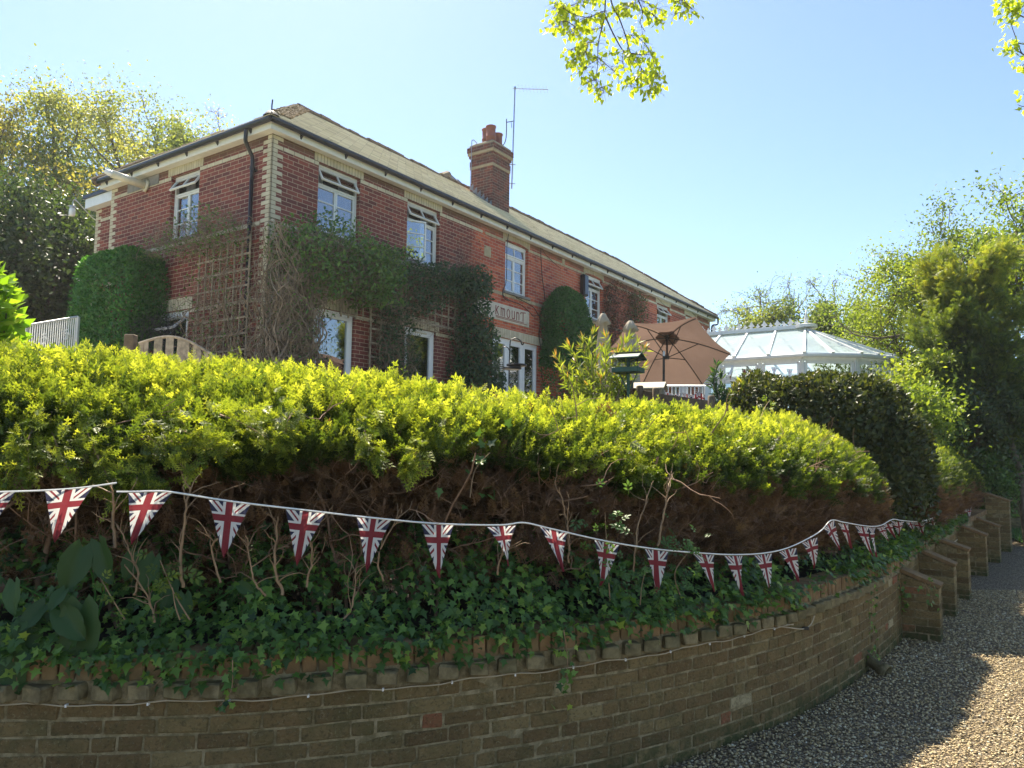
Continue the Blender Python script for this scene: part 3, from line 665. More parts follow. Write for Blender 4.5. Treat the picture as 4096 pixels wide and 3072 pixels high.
# fine dead twigs + dead sprays on the lower face; thin and see-through at the left, thick at the right
def brown_face(root, s0, s1, g, n, z0, z1, off0, wfun, inner=.35):
    z1f = z1 if callable(z1) else (lambda q: z1+0*q)
    s = g.uniform(s0, s1, n); w = wfun(s); s = s[g.random(n) < w]; n = len(s); z1 = z1f(s); z = z0+(z1-z0)*g.random(n)**.8
    bul = .06*np.sin((z-z0)/(z1-z0)*3.1)
    o = (off0(s) if callable(off0) else off0)-bul*.6+g.random(n)**1.5*inner+.03*np.sin(s*7+z*6)
    k = np.clip((s-(s1-.4))/.4, 0, .999); o = o+.5*(1-np.sqrt(1-k**2.2))
    P, T, N = wpos(s, o); P = np.stack([P[:, 0], P[:, 1], z], 1); D = unit(np.c_[-N*g.uniform(.3, 1.2, n)[:, None], g.uniform(-.1, 1.2, n)]+rdir(n)*.7)
    fmesh('dead_foliage', T_FROND, P, D, rdir(n), g.uniform(.07, .14, n), np.clip(g.normal(.45, .25, n), 0, 1), MAT['deadcyp'], root)
    m = n//3; i = g.choice(n, m); L = []
    for k in i:
        p = P[k]; d = D[k]; q = [p]
        for _ in range(4): d = unit(d+g.normal(0, .35, 3)); q.append(q[-1]+d*g.uniform(.03, .06))
        L.append((q, .0028, .0009))
    V, F = tubes(L, 3); nmesh('fine_twigs', V, F, MAT['hedgetwig'], root)
sR = s_of(.9, 4.5)
brown_face(h1, .9, S_END1-.05, g1, 17000, .98, lambda q: zs1(q)+.10, lambda s: off1(s)+.10, lambda s: np.interp(s, [0, s_of(-.2, 3.9), s_of(.6, 4.4), s_of(1.4, 5)], [.14, .20, .55, 1.0]))
# the shaded core of the hedge: old twigs and leaves, thinning towards the ground so light gets through
def hedge_core(root, s0, s1, g, n, z0=.85, z1=2.0, o0=.85, o1=1.7):
    s = g.uniform(s0, s1, n); z = z0+(z1-z0)*g.random(n)**.75; P, T, N = wpos(s, g.uniform(o0, o1, n)); P = np.stack([P[:, 0], P[:, 1], z], 1)
    fmesh('inner_foliage', T_FROND, P, unit(rdir(n)+np.array([0, 0, .5])), rdir(n), g.uniform(.09, .17, n), np.clip(g.normal(.2, .2, n), 0, 1), MAT['deadcyp'], root)
hedge_core(h1, .8, S_END1-.35, g1, 17000)
hedge_core(h1, .8, S_END1-.1, g1, 15000, z0=.76, z1=2.1, o0=1.5, o1=2.05)
# drooping green branches at the left end
def droop(root, pts, off, g, n, L, nm='drooping_branch'):
    for (x0, y0, x1, y1) in pts:
        PP, DD = [], []
        a, _ = on_line(x0, y0, off+.15); b, _ = on_line(x1, y1, off-.12); ln = smooth_line([a, (a+b)/2+np.array([0, -.05, .03]), b], 12)
        for _ in range(n):
            k = g.random()**.8; p = ln[int(k*11)]; PP.append(p+g.normal(0, .05, 3)*(1.25-k)); DD.append(unit((b-a)*1.2/np.linalg.norm(b-a)+g.normal(0, .5, 3)+np.array([0, 0, .25])))
        V, F = tubes([(ln, .006, .0015)], 4); tw_ = nmesh(nm, V, F, MAT['hedgetwig'], root, smooth=True)
        V, F, t = scatter(T_FROND[0], T_FROND[1], np.array(PP), np.array(DD), rdir(len(PP)), g.uniform(.06, .12, len(PP)), np.clip(g.normal(.5, .25, len(PP)), 0, 1)); nmesh('branch_foliage', V, F, MAT['gold'], tw_, tint=t, world=False)
droop(h1, [(420, 1760, 910, 1810), (300, 1780, 620, 1960), (200, 1700, 330, 1980), (520, 1700, 760, 1890), (150, 1690, 120, 1900), (640, 1720, 900, 1790), (880, 1660, 1130, 1800), (340, 1700, 480, 2000), (1180, 1640, 1140, 1790), (60, 1700, 30, 1960),
           (1700, 1750, 1640, 1900), (1450, 1700, 1500, 1850), (2500, 1790, 2560, 1900), (420, 1850, 640, 1985), (380, 1900, 560, 2010)], .36, g1, 90, .1)

# laurel block between the two golden hedges
def blob_surface(c, rad, power, n, g, ups=True):
    d = unit(g.normal(size=(n, 3))); 
    if ups: d[:, 2] = np.abs(d[:, 2])*np.where(g.random(n) < .12, -1, 1)
    k = (np.abs(d)**power).sum(1)**(-1/power); P = d*k[:, None]*np.array(rad)
    N = unit(np.sign(d)*np.abs(d*k[:, None])**(power-1)/np.array(rad)); return P+np.array(c), N
def rotz(P, a): c, s = math.cos(a), math.sin(a); return np.stack([P[:, 0]*c-P[:, 1]*s, P[:, 0]*s+P[:, 1]*c, P[:, 2]], 1)
def leafy_block(root, c, rad, power, n, tpl, mat, size, g, ang=0, depth=.18, up=.3, clump=.5, zmin=.8, nm='foliage', face=.75, tmean=.4, tsd=.2, bumps=.08):
    P, N = blob_surface((0, 0, 0), rad, power, n, g)
    b = bumps*(np.sin(P[:, 0]*3.1+1)*np.sin(P[:, 1]*2.7+2)*np.sin(P[:, 2]*3.3)+.5*np.sin(P[:, 0]*7.1+P[:, 2]*5)+.4*np.sin(P[:, 1]*8.3+P[:, 2]*4))
    P = P+N*b[:, None]-N*(g.random(n)**1.4*depth)[:, None]
    P = rotz(P, ang)+np.array(c); N = rotz(N, ang); k = P[:, 2] > zmin; P, N = P[k], N[k]; n = len(P)
    D = unit(N*.5+np.array([0, 0, up])+rdir(n)*.8); Z = unit(N*face+rdir(n)*(1-face)+np.array([0, 0, .25]))
    return fmesh(nm, tpl, P, D, Z, g.uniform(*size, n), np.clip(g.normal(tmean, tsd, n), 0, 1), mat, root)
g2 = np.random.default_rng(9)
lau = thing('laurel_hedge', 'tall dark glossy-leaved rounded hedge between the two golden hedges', 'hedge', (4.0, 10.0, 0))
LA = math.atan2(D1[1], D1[0])
leafy_block(lau, (3.98, 10.02, 1.53), (1.08, 1.12, 1.27), 5.0, 30000, T_LEAF, MAT['laurel'], (.05, .095), g2, ang=R(-40), depth=.2)
leafy_block(lau, (4.50, 9.25, 1.25), (.50, .72, 1.12), 3.2, 9000, T_LEAF, MAT['laurel'], (.05, .085), g2, ang=R(-35), depth=.15, nm='foliage_end')
V, F = tubes([([np.array([4.0+a, 10+b, .8]), np.array([4.0+a*1.3, 10+b*1.2, 1.6]), np.array([4.0+a*2, 10+b*2, 2.4])], .03, .008) for a, b in g2.normal(0, .25, (14, 2))], 6); nmesh('stems', V, F, MAT['bark'], lau)
V, F = tubes([([np.array([4.0, 10.0, .8]), np.array([4.0, 10, 1.0])], 1.0, .9)], 10)
# second golden hedge
h3 = thing('clipped_hedge', 'short golden cypress hedge beyond the dark rounded hedge, over the buttresses', 'hedge')
s3a, s3b = s_of(5.3, 9.8), s_of(8.9, 14.6)
hedge(h3, s3a, s3b, lambda s: np.interp(s, [s3a, (s3a+s3b)/2, s3b], [2.15, 2.15, 2.05]), 1.4, 24000, 21, zskirt=1.22, off0=-.12, capL=.6, size=(.07, .12))
brown_face(h3, s3a, s3b-.1, g2, 7000, .95, 1.34, -.0, lambda s: np.ones_like(s)); hedge_core(h3, s3a+.2, s3b-.3, g2, 3000, z1=1.8, o0=.3, o1=1.2)
# light gaps closed by garden shrubs behind the hedge? (low ivy bed)
def ivy_bed():
    g = np.random.default_rng(31); n = 27000
    s = g.uniform(.6, s_of(7.5, 12.8), n); a = g.random(n)
    near = np.interp(s, [0, s_of(-2.2, 3.46), s_of(0, 4.), s_of(2., 5.4), s_of(3.3, 7), s_of(5, 9)], [1, 1, 1, .62, .55, .8])
    o = np.where(a < .30, g.uniform(-.03, .10, n), g.uniform(.08, .95, n)); 
    lump = .04*np.sin(s*6)+.04*np.sin(s*13+1)
    z = .86+np.clip(o, 0, 1)*.52*near+lump+g.normal(0, .035, n)
    over = a < .10*near; z = np.where(over, .86-g.random(n)**2.2*.14, z); o = np.where(over, -.025-.03*g.random(n), o)
    k = (z < 1.35); s, o, z = s[k], o[k], z[k]; n = len(s)
    # bare patch
    k = ~((s > s_of(2.0, 5.4)) & (s < s_of(2.7, 6.2)) & (o < .35)) | (g.random(n) < .2); s, o, z = s[k], o[k], z[k]; n = len(s)
    P, T, N = wpos(s, o); P = np.stack([P[:, 0], P[:, 1], z], 1)
    D = unit(np.c_[-N*g.uniform(.2, 1.1, n)[:, None], g.uniform(-.9, .2, n)]+rdir(n)*.6); Z = unit(np.c_[-N*.75, np.full(n, .75)]+rdir(n)*.38)
    top = P[:, 2] > .8; tint = np.clip(g.normal(.38, .2, n)+.35*(g.random(n) < .25)-.25*np.clip(o-.4, 0, 1), 0, 1)
    tag(fmesh('ivy', T_IVY, P, D, Z, g.uniform(.03, .062, n), tint, MAT['ivy']), 'green ivy leaves covering the bed and spilling over the garden wall', 'ivy', kind='stuff')
ivy_bed()
def trail(pts, off, name, label, n=40, mat='ivy', S=(.025, .05), tpl=T_IVY, r=.003, spread=.03, stem='stem'):
    ln = smooth_line([on_line(x, y, off)[0] for x, y in pts], 26); e = thing(name, label, 'climbing plant', ln[0])
    V, F = tubes([(ln, r, r*.4)], 4); nmesh('stem', V, F, MAT[stem], e)
    g = np.random.default_rng(int(pts[0][0])); i = g.integers(0, 26, n); P = ln[i]+g.normal(0, spread, (n, 3))*np.array([1, .4, 1]); T, N = wpos(0, 0)[1:]
    Z = unit(np.array([.3, -1, .3])+rdir(n)*.5); fmesh('leaves', tpl, P, unit(rdir(n)+np.array([0, -.2, -.5])), Z, g.uniform(*S, n), np.clip(g.normal(.6, .25, n), 0, 1), MAT[mat], e)
trail([(700, 2660), (640, 2720), (590, 2780)], -.02, 'ivy_trail', 'short ivy strand hanging over the wall at the left of the frame', 12)
trail([(930, 2640), (925, 2760), (870, 2830)], -.07, 'ivy_trail', 'ivy strand hanging across the projecting bricks below the sixth flag', 16)
trail([(2255, 2520), (2270, 2640), (2262, 2790)], -.07, 'ivy_trail', 'ivy strand hanging down the wall face in the middle of the photo', 26)
trail([(3490, 2350), (3488, 2480), (3500, 2600), (3480, 2640)], -.03, 'ivy_trail', 'dark ivy stem climbing the wall above the clay drain pipe', 60, S=(.02, .04))
trail([(3600, 2330), (3612, 2400), (3620, 2440)], -.02, 'ivy_trail', 'thick ivy clump hanging beside the nearest buttress', 60, S=(.03, .06), spread=.06)
trail([(3700, 2330), (3722, 2380), (3740, 2420)], -.30, 'ivy_trail', 'ivy sprig on the front of the nearest buttress', 16, S=(.03, .05), spread=.04)

# ------------------------------------------------------------------ bunting
def flagmat():
    t = NT('union_flag_cloth'); uv = t.n('SeparateXYZ', inp={0: t.n('UVMap', uv_map='UVMap').outputs[0]})
    x, y = uv.outputs[0], uv.outputs[1]            # x -1..1 over the flag's top width, y 0 top .. 1 tip
    ax = t.math('ABSOLUTE', x); yy = t.math('SUBTRACT', y, .29)
    lt = lambda a, b: t.math('LESS_THAN', a, b)
    up = lt(yy, 0.0)
    # diagonals: above the bar they run to the top corners, below they fan down
    ya = t.math('ABSOLUTE', yy)
    kk = t.math('ADD', t.math('MULTIPLY', up, 2.65), t.math('MULTIPLY', t.math('SUBTRACT', 1.0, up), 1.75))
    dg = t.math('SUBTRACT', t.math('MULTIPLY', ya, kk), ax)
    ad = t.math('ABSOLUTE', dg)
    rd = lt(t.math('ABSOLUTE', t.math('SUBTRACT', dg, .0)), .055)
    wd = lt(ad, .23)
    ay = t.math('ABSOLUTE', yy)
    cr = t.math('MAXIMUM', lt(ax, .165), lt(ay, .058)); cw = t.math('MAXIMUM', lt(ax, .30), lt(ay, .098))
    c = t.mix(wd, (.022, .026, .075), (.80, .79, .76)); c = t.mix(rd, c, (.27, .022, .035)); c = t.mix(cw, c, (.80, .79, .76)); c = t.mix(cr, c, (.27, .022, .035))
    c = t.mix(t.math('MULTIPLY', t.noise(60, 3, .6, t.obj()), .18), c, (.3, .27, .25))
    p = t.pbr(c, .8, spec=.2); tr = t.n('BsdfTranslucent', inp={'Color': c}); m = t.n('MixShader'); t.set(m, 0, .38)
    t.t.links.new(p, m.inputs[1]); t.t.links.new(tr.outputs[0], m.inputs[2]); return t.done(m.outputs[0])
MAT['flag'] = flagmat()
def flag(parent, top, along, down, w, L, g, label=None, twist=0.0):
    """a small triangular pennant with folds; along = unit vector of the cord, down = direction to the tip"""
    a = unit(along); d = unit(down); n_ = unit(np.cross(a, d)); nu, nv = 9, 13; V, UV = [], []
    ph = g.uniform(0, 6.28); am = g.uniform(.06, .17); cu = g.normal(0, .09)
    for j in range(nv):
        y = j/(nv-1)
        for i in range(nu):
            x = -1+2*i/(nu-1); hw = w/2*(1-y*.985); tw = twist*y
            p = top+d*(y*L)+a*(x*hw*math.cos(tw))+n_*(x*hw*math.sin(tw)+am*w*math.sin(x*3+ph)*(.25+.6*y)*(1-y*.5)+cu*y*y*L)
            V.append(p); UV.append((x*(1-y*.985), y))
    F = [(j*nu+i, j*nu+i+1, (j+1)*nu+i+1, (j+1)*nu+i) for j in range(nv-1) for i in range(nu-1)]
    o = nmesh('flag', np.array(V), F, MAT['flag'], parent, smooth=True, uv=np.array(UV))
    if label: o['label'] = label
    return o
K = 4096/2212.
def bunting(label, cord_px, flags, off, group='union flag bunting along the hedge'):
    pts = [on_line(x*K, y*K, off(x) if callable(off) else off)[0] for x, y in cord_px]; ln = smooth_line(pts, max(12, len(pts)*8))
    e = thing('bunting', label, 'bunting', ln[0], group=group); g = np.random.default_rng(int(cord_px[0][0])+77)
    V = []; 
    for p in ln: V += [p+np.array([0, 0, .0055]), p+np.array([0, .0015, -.0055])]
    V = np.array(V); m = len(ln); MBc = MB(); MBc.tube([tuple(p) for p in ln], .0042, 5); MBc.build('cord', MAT['cord'], e, world=True)
    for (x, y, tx, ty, wpx, tw) in flags:
        o_ = off(x) if callable(off) else off
        p = on_line(x*K, y*K, o_)[0]; q = on_line(tx*K, ty*K, o_)[0]; d = np.linalg.norm(p-np.array([0, 0, CAMZ])); 
        i = np.argmin(np.linalg.norm(ln-p, axis=1)); i = min(max(i, 1), m-2); a = unit(ln[i+1]-ln[i-1])
        # turn the flag about the cord's fall so that it shows the width seen in the photo
        w = .185; L = min(.30, max(.2, np.linalg.norm(q-p)))
        dd = unit(unit(q-p)+np.array([0, 0, -.15])) if wpx < 28 else unit(q-p)
        view = unit(p-np.array([0, 0, CAMZ])); side = unit(np.cross(view, [0, 0, 1])); seen = wpx*K*d/FPX/w; seen = min(1, seen)
        ah = unit(a*np.array([1, 1, 0])); cs = abs(ah@side)
        ang = math.acos(seen); base = side if side@ah > 0 else -side
        fw = unit(np.cross(base, [0, 0, 1])); fw = fw if fw@view > 0 else -fw
        al = unit(base*math.cos(ang)+fw*math.sin(ang)+np.array([0, 0, a[2]]))
        flag(e, p+np.array([0, -.004, -.002]), al, dd, w, L, g, twist=tw)
    return e
bunting('short bunting string at the left edge holding the flag by the large leaves', [(-60, 1064), (0, 1062.5), (80, 1060), (150, 1056), (205, 1050), (252, 1043)],
        [(-18, 1064, -32, 1160, 84, 0), (150, 1056, 119, 1171, 88, .2)], .02)
B2 = [(252, 1062), (285, 1062), (330, 1061), (372, 1063), (500, 1083), (660, 1102), (800, 1118), (945, 1131), (1080, 1134), (1131, 1129), (1190, 1142), (1310, 1169), (1417, 1186), (1520, 1195), (1586, 1198), (1648, 1195), (1700, 1184), (1748, 1162), (1775, 1145), (1796, 1124),
      (1822, 1128), (1862, 1135), (1886, 1137), (1905, 1134), (1928, 1122), (1945, 1124), (1968, 1126), (1990, 1126), (2012, 1120), (2035, 1108)]
FL = [(327, 1063, 285, 1173, 88, .25), (497, 1084, 484, 1203, 82, .1), (661, 1104, 642, 1221, 80, .1), (808, 1120, 790, 1235, 72, .2), (947, 1133, 945, 1246, 68, 0), (1083, 1136, 1101, 1222, 62, .9), (1196, 1144, 1209, 1232, 60, .5),
      (1310, 1171, 1308, 1267, 53, 0), (1417, 1188, 1423, 1282, 48, 0), (1520, 1197, 1545, 1278, 42, .4), (1586, 1200, 1605, 1286, 36, .2), (1648, 1197, 1668, 1281, 34, .1), (1700, 1187, 1732, 1266, 33, .1), (1748, 1166, 1774, 1238, 30, 0), (1790, 1132, 1825, 1198, 20, 0),
      (1822, 1131, 1852, 1194, 19, .2), (1862, 1137, 1880, 1203, 24, 0), (1884, 1139, 1888, 1202, 13, .3), (1902, 1138, 1936, 1186, 16, 0), (1917, 1131, 1950, 1182, 16, .1), (1939, 1126, 1952, 1172, 24, .4), (1966, 1128, 1990, 1160, 16, .2), (1984, 1128, 2004, 1166, 24, .5), (2010, 1122, 2036, 1152, 26, 1.2)]
bunting('long bunting string with about two dozen flags sagging along the brown hedge', B2, FL, lambda x: np.interp(x, [250, 1500, 1800, 2100], [.03, .0, -.04, .0]))
bunting('farthest bunting string above the buttresses, beyond the dark hedge', [(2035, 1108), (2048, 1104), (2060, 1098), (2075, 1097), (2090, 1100), (2100, 1093)],
        [(2042, 1107, 2038, 1127, 17, .3), (2052, 1103, 2046, 1140, 10, 0), (2062, 1099, 2062, 1130, 11, 0), (2074, 1098, 2078, 1119, 12, 0), (2084, 1099, 2083, 1120, 8, 0), (2094, 1097, 2095, 1116, 8, 0)], .0)

# ------------------------------------------------------------------ plants in the bed, left foreground
def big_leaf(parent, p, d, L, g, tint):
    nu, nv = 9, 11; d = unit(d); zz = unit(np.array([g.normal(0, .25), -1, .35])); x = unit(np.cross(d, zz)); z = np.cross(x, d); V = []
    for j in range(nv):
        t = j/(nv-1); hw = .40*L*(math.sin(math.pi*min(1, t*.93+.07))**.6)*(1-.45*t) if 0 < t < 1 else (.12*L if t == 0 else 0)
        for i in range(nu):
            k = -1+2*i/(nu-1); back = -.16*L*abs(k) if t < .2 else 0
            V.append(p+d*(t*L+back*(1-t*5 if t < .2 else 0))+x*(k*hw*(1+.05*math.sin(t*26+k)))+z*(.10*L*abs(k)-.22*L*t*t+.016*L*math.sin(k*9+t*15)))
    F = [(j*nu+i, j*nu+i+1, (j+1)*nu+i+1, (j+1)*nu+i) for j in range(nv-1) for i in range(nu-1)]
    return np.array(V), F
g4 = np.random.default_rng(3)
def burdock(label, leaves, off, grp='broad-leaved plants at the left of the bed'):
    base, _ = on_line(leaves[0][0], 2750, off+.1); base[2] = .8; e = thing('broad_leaved_plant', label, 'plant', base, group=grp); ST = []
    for k, (x, y, x2, y2) in enumerate(leaves):
        a, _ = on_line(x, y, off-.02*(k % 3)); b, _ = on_line(x2, y2, off-.06-.02*(k % 3)); V, F = big_leaf(e, a, b-a, np.linalg.norm(b-a), g4, .5)
        nmesh('leaf', V, F, MAT['dock'], e, smooth=True, tint=np.full(len(V), g4.uniform(.2, .8))); ST.append((smooth_line([base, (a+base)/2+np.array([.02, .06, .03]), a], 7), .006, .004))
    V, F = tubes(ST, 5); nmesh('stalks', V, F, MAT['privet'], e, tint=np.full(len(V), .6))
burdock('tall plant with big dull green heart leaves, nearest the left edge', [(330, 2190, 250, 2370), (330, 2420, 300, 2700), (260, 2360, 190, 2440), (400, 2170, 430, 2340), (180, 2420, 60, 2530), (240, 2440, 330, 2560), (100, 2480, 160, 2600), (60, 2330, 40, 2460), (40, 2560, 60, 2780), (150, 2560, 110, 2680)], .06)
burdock('second broad-leaved plant behind the second flag, right of the tall one', [(620, 2230, 560, 2360), (690, 2330, 650, 2450), (740, 2380, 730, 2500), (540, 2210, 500, 2320), (1110, 2390, 1150, 2440), (960, 2340, 1010, 2370)], .28)
def sprig(label, pts, off, n, S, mat='birch', nm='elder_sprig', cat='plant', tpl=T_COMP, spread=.05, rad=.004, grp=None, stem='stem'):
    ln = smooth_line([on_line(x, y, off)[0] for x, y in pts], 20); e = thing(nm, label, cat, ln[0], group=grp); V, F = tubes([(ln, rad, rad*.4)], 5); nmesh('stem', V, F, MAT[stem], e)
    if n:
        k = (g4.random(n)**.6*19).astype(int); P = ln[k]+g4.normal(0, spread, (n, 3)); D = unit(rdir(n)+np.array([0, 0, .2])); Z = unit(np.array([.2, -.6, .8])+rdir(n)*.4)
        fmesh('leaves', tpl, P, D, Z, g4.uniform(*S, n), np.clip(g4.normal(.35, .2, n), 0, 1), MAT[mat], e)
sprig('fresh green elder sprig with toothed leaves under the second flag', [(760, 2480), (700, 2380), (640, 2240)], .02, 16, (.06, .10))
sprig('small elder sprig low beside the broad leaves', [(500, 2480), (440, 2380), (400, 2310)], .02, 9, (.05, .08))
sprig('little yellow-green sprig near the foot of the bare stems', [(720, 2480), (700, 2420), (690, 2350)], -.01, 7, (.04, .07))
sprig('leafy bramble shoots climbing in front of the brown hedge, right of the eighth flag', [(2440, 2400), (2430, 2250), (2420, 2050)], .05, 40, (.06, .10), 'climber', spread=.10)
sprig('leafy bramble clump between the tenth and eleventh flags', [(2720, 2380), (2700, 2290), (2760, 2200)], .02, 44, (.06, .10), 'climber', spread=.09)
sprig('green leafy clump hanging low under the ninth flag', [(2560, 2420), (2570, 2330), (2590, 2260)], .02, 30, (.05, .09), 'climber', spread=.08)
sprig('small ivy-leaved tuft high in the brown hedge', [(1880, 1990), (1900, 1880), (1960, 1810)], .3, 16, (.05, .07), 'ivy', tpl=T_IVY, spread=.06)
sprig('small bright self-sown rose shoot on top of the golden hedge by the dark hedge', [(3040, 1680), (3060, 1630), (3080, 1600)], 1.0, 16, (.06, .09), 'birch', spread=.07)
stems = [([(540, 2380), (545, 2280), (470, 2110)], 'leftmost thin forked bare stem'), ([(450, 2190), (455, 2060), (448, 1970)], 'short straight bare stem below the first gap'), ([(735, 2350), (730, 2200), (745, 2040), (775, 1985)], 'pale upright bare stem right of the second flag'),
         ([(1120, 2380), (1090, 2250), (1095, 2050)], 'thin upright bare stem left of the fourth flag'), ([(1220, 2350), (1250, 2200), (1262, 2070)], 'bare stem just behind the fourth flag'), ([(1060, 2390), (1000, 2290), (975, 2160)], 'curved bare stem right of the third flag'),
         ([(890, 2330), (870, 2190), (905, 2110), (880, 2010)], 'crooked bare stem between second and third flags'), ([(1530, 2320), (1540, 2200), (1610, 2040)], 'slanting bare stem behind the fifth flag'), ([(2640, 2180), (2655, 2040), (2660, 1890)], 'knotty upright bare stem in front of the brown hedge'),
         ([(2270, 2250), (2275, 2100), (2240, 1950)], 'thin grey bare stem near the seventh flag'), ([(2545, 2300), (2540, 2100), (2590, 1920)], 'thin bare stem left of the knotty one'), ([(620, 2480), (615, 2380), (520, 2240)], 'low forked bare stem among the broad leaves'),
         ([(1380, 2480), (1420, 2400), (1425, 2280)], 'short bare stem rising from the ivy'), ([(1990, 2300), (2010, 2180), (1975, 2090)], 'bare twig beside the sixth flag')]
for p, l in stems:
    ln = smooth_line([on_line(x+g4.normal(0, 6), y, .10)[0] for x, y in p], 22); ln = ln+np.cumsum(g4.normal(0, .0035, ln.shape), 0); e = thing('bare_stem', l+' in front of the hedge', 'stem', ln[0], group='bare stems standing in the bed')
    r0 = .0085 if 'upright' in l or 'straight' in l else .006; V, F = tubes([(ln, r0, r0*.45)], 6); nmesh('stem', V, F, MAT['stem'], e, smooth=True); L = []
    for _ in range(7):
        i = g4.integers(5, 21); q_ = [ln[i]]; d = unit(unit(ln[i]-ln[i-1])+g4.normal(0, .75, 3)*np.array([1, .5, .6])+np.array([0, 0, .3]))
        for _ in range(g4.integers(3, 8)): d = unit(d+g4.normal(0, .22, 3)); q_.append(q_[-1]+d*.028)
        L.append((q_, r0*.45, .001))
    V, F = tubes(L, 4); nmesh('side_twigs', V, F, MAT['stem'], e)

# ------------------------------------------------------------------ the house, built in its own frame: x along the front wall, y into the house, z up
GH = 2.05                                          # terrace level at the house
HL, HW = 20.76, 5.08
house = thing('brick_house', 'long two-storey red brick house with cream quoins, white windows and grey tiled roof', 'house', (HX, HY, 0), math.atan2(D1[1], D1[0]))
ZT, ZS = 7.09, 7.09
def wall_grid(name, length, z0, z1, holes, mat, place, depth=.12, uvoff=0.0):
    xs = sorted({0, length, *[h[0] for h in holes], *[h[1] for h in holes]}); zs = sorted({z0, z1, *[h[2] for h in holes], *[h[3] for h in holes]})
    V, F, UV = [], [], []
    def quad(pts, uv):
        b = len(V); V.extend(place(*p) for p in pts); UV.extend(uv); F.append((b, b+1, b+2, b+3))
    for i in range(len(xs)-1):
        for j in range(len(zs)-1):
            a, b, c, d = xs[i], xs[i+1], zs[j], zs[j+1]
            if any(h[0] <= a and b <= h[1] and h[2] <= c and d <= h[3] for h in holes): continue
            quad([(a, 0, c), (b, 0, c), (b, 0, d), (a, 0, d)], [(a+uvoff, c), (b+uvoff, c), (b+uvoff, d), (a+uvoff, d)])
    for (a, b, c, d) in holes:
        quad([(a, 0, c), (a, 0, d), (a, depth, d), (a, depth, c)], [(a+uvoff, c), (a+uvoff, d), (a+depth+uvoff, d), (a+depth+uvoff, c)])
        quad([(b, 0, d), (b, 0, c), (b, depth, c), (b, depth, d)], [(b+uvoff, d), (b+uvoff, c), (b-depth+uvoff, c), (b-depth+uvoff, d)])
        quad([(a, 0, d), (b, 0, d), (b, depth, d), (a, depth, d)], [(a, d), (b, d), (b, d+.1), (a, d+.1)])
        quad([(b, 0, c), (a, 0, c), (a, depth, c), (b, depth, c)], [(a, d), (b, d), (b, d+.1), (a, d+.1)])
    me = bpy.data.meshes.new(name); me.from_pydata([tuple(v) for v in V], [], F); l = me.uv_layers.new(name='UVMap')
    l.data.foreach_set('uv', np.array(UV, np.float32).ravel()); me.update(); return mesh_obj(name, me, mat, house)
front = lambda x, y, z: (x, y, z)
side = lambda x, y, z: (y, x, z)                   # x measured back from the corner along the left wall
BZ = 6.93-.075                                     # underside of the upper band
UP = [(1.0125, 2.025), (3.345, 4.36), (6.82, 7.82), (10.77, 11.80), (15.72, 16.80), (18.24, 19.30)]
holesF = [(a, b, 5.68, 6.93) for a, b in UP] + [(1.0, 1.985, 2.35, 4.32), (3.345, 4.31, 2.35, 4.32), (6.35, 8.33, 2.35, 4.54), (12.4, 13.6, 2.6, 4.32)]
HS = [(2.03, 2.94, 5.68, 6.93), (2.15, 3.15, 2.9, 4.32)]
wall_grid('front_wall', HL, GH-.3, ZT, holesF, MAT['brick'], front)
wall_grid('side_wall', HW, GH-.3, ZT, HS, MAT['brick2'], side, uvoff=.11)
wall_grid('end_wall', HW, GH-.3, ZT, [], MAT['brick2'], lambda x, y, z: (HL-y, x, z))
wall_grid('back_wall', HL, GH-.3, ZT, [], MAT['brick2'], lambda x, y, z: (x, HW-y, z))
wall_grid('wing_wall', 1.2, GH-.3, 6.95, [], MAT['brick2'], lambda x, y, z: (.3+y, HW+x-.02, z), uvoff=.2)
wall_grid('wing_wall_end', 3.0, GH-.3, 6.95, [], MAT['brick2'], lambda x, y, z: (.3+x, HW+1.18-y, z), uvoff=.2)
# wing flat roof edge
b = MB(); b.box(.12, 3.4, HW-.1, HW+1.32, 6.95, 7.16); b.build('wing_fascia', MAT['white'], house); b = MB(); b.box(.08, 3.4, HW-.1, HW+1.36, 7.163, 7.235); b.build('wing_roof', MAT['black'], house)
# cream quoins, bands and lintels
def blocks(x0, x1, z0, z1, place, mbb, g, w=.225, proud=.006, th=.03, t=.25):
    x = x0
    while x < x1-.02:
        e = min(x+w, x1); 
        V_, F_ = chbox(e-x-.009, th, z1-z0-.009, .002); V_ = V_+np.array([(x+e)/2, th/2-proud, (z0+z1)/2]); mbb.add([place(*p) for p in V_], F_, float(np.clip(g.normal(t, .2), 0, 1))); x = e
gq = np.random.default_rng(8)
def strip(x0, x1, z0, z1, place, mbb, proud=.003): V_, F_ = cube(x1-x0, .02, z1-z0); mbb.add([place(*(p+np.array([(x0+x1)/2, .01-proud, (z0+z1)/2]))) for p in V_], F_)
q = MB(); jn = MB(); k = 0; z = 7.003
while z > GH:
    for pl, wl in ((front, (.225, .112)), (side, (.112, .225))):
        w = wl[k % 2]; V_, F_ = chbox(w+.004, .03, .066, .002); V_ = V_+np.array([w/2-.004, .015-.006, z+.0375]); q.add([pl(*p) for p in V_], F_, float(np.clip(gq.normal(.3, .2)+.3*max(0, (5.5-z)/3), 0, 1)))
        strip(0, w, z, z+.075, pl, jn, .002)
    z -= .075; k += 1
q.build('quoins', MAT['cream'], house); jn.build('quoin_joints', MAT['joint'], house)
q = MB(); k = 0; z = 7.003
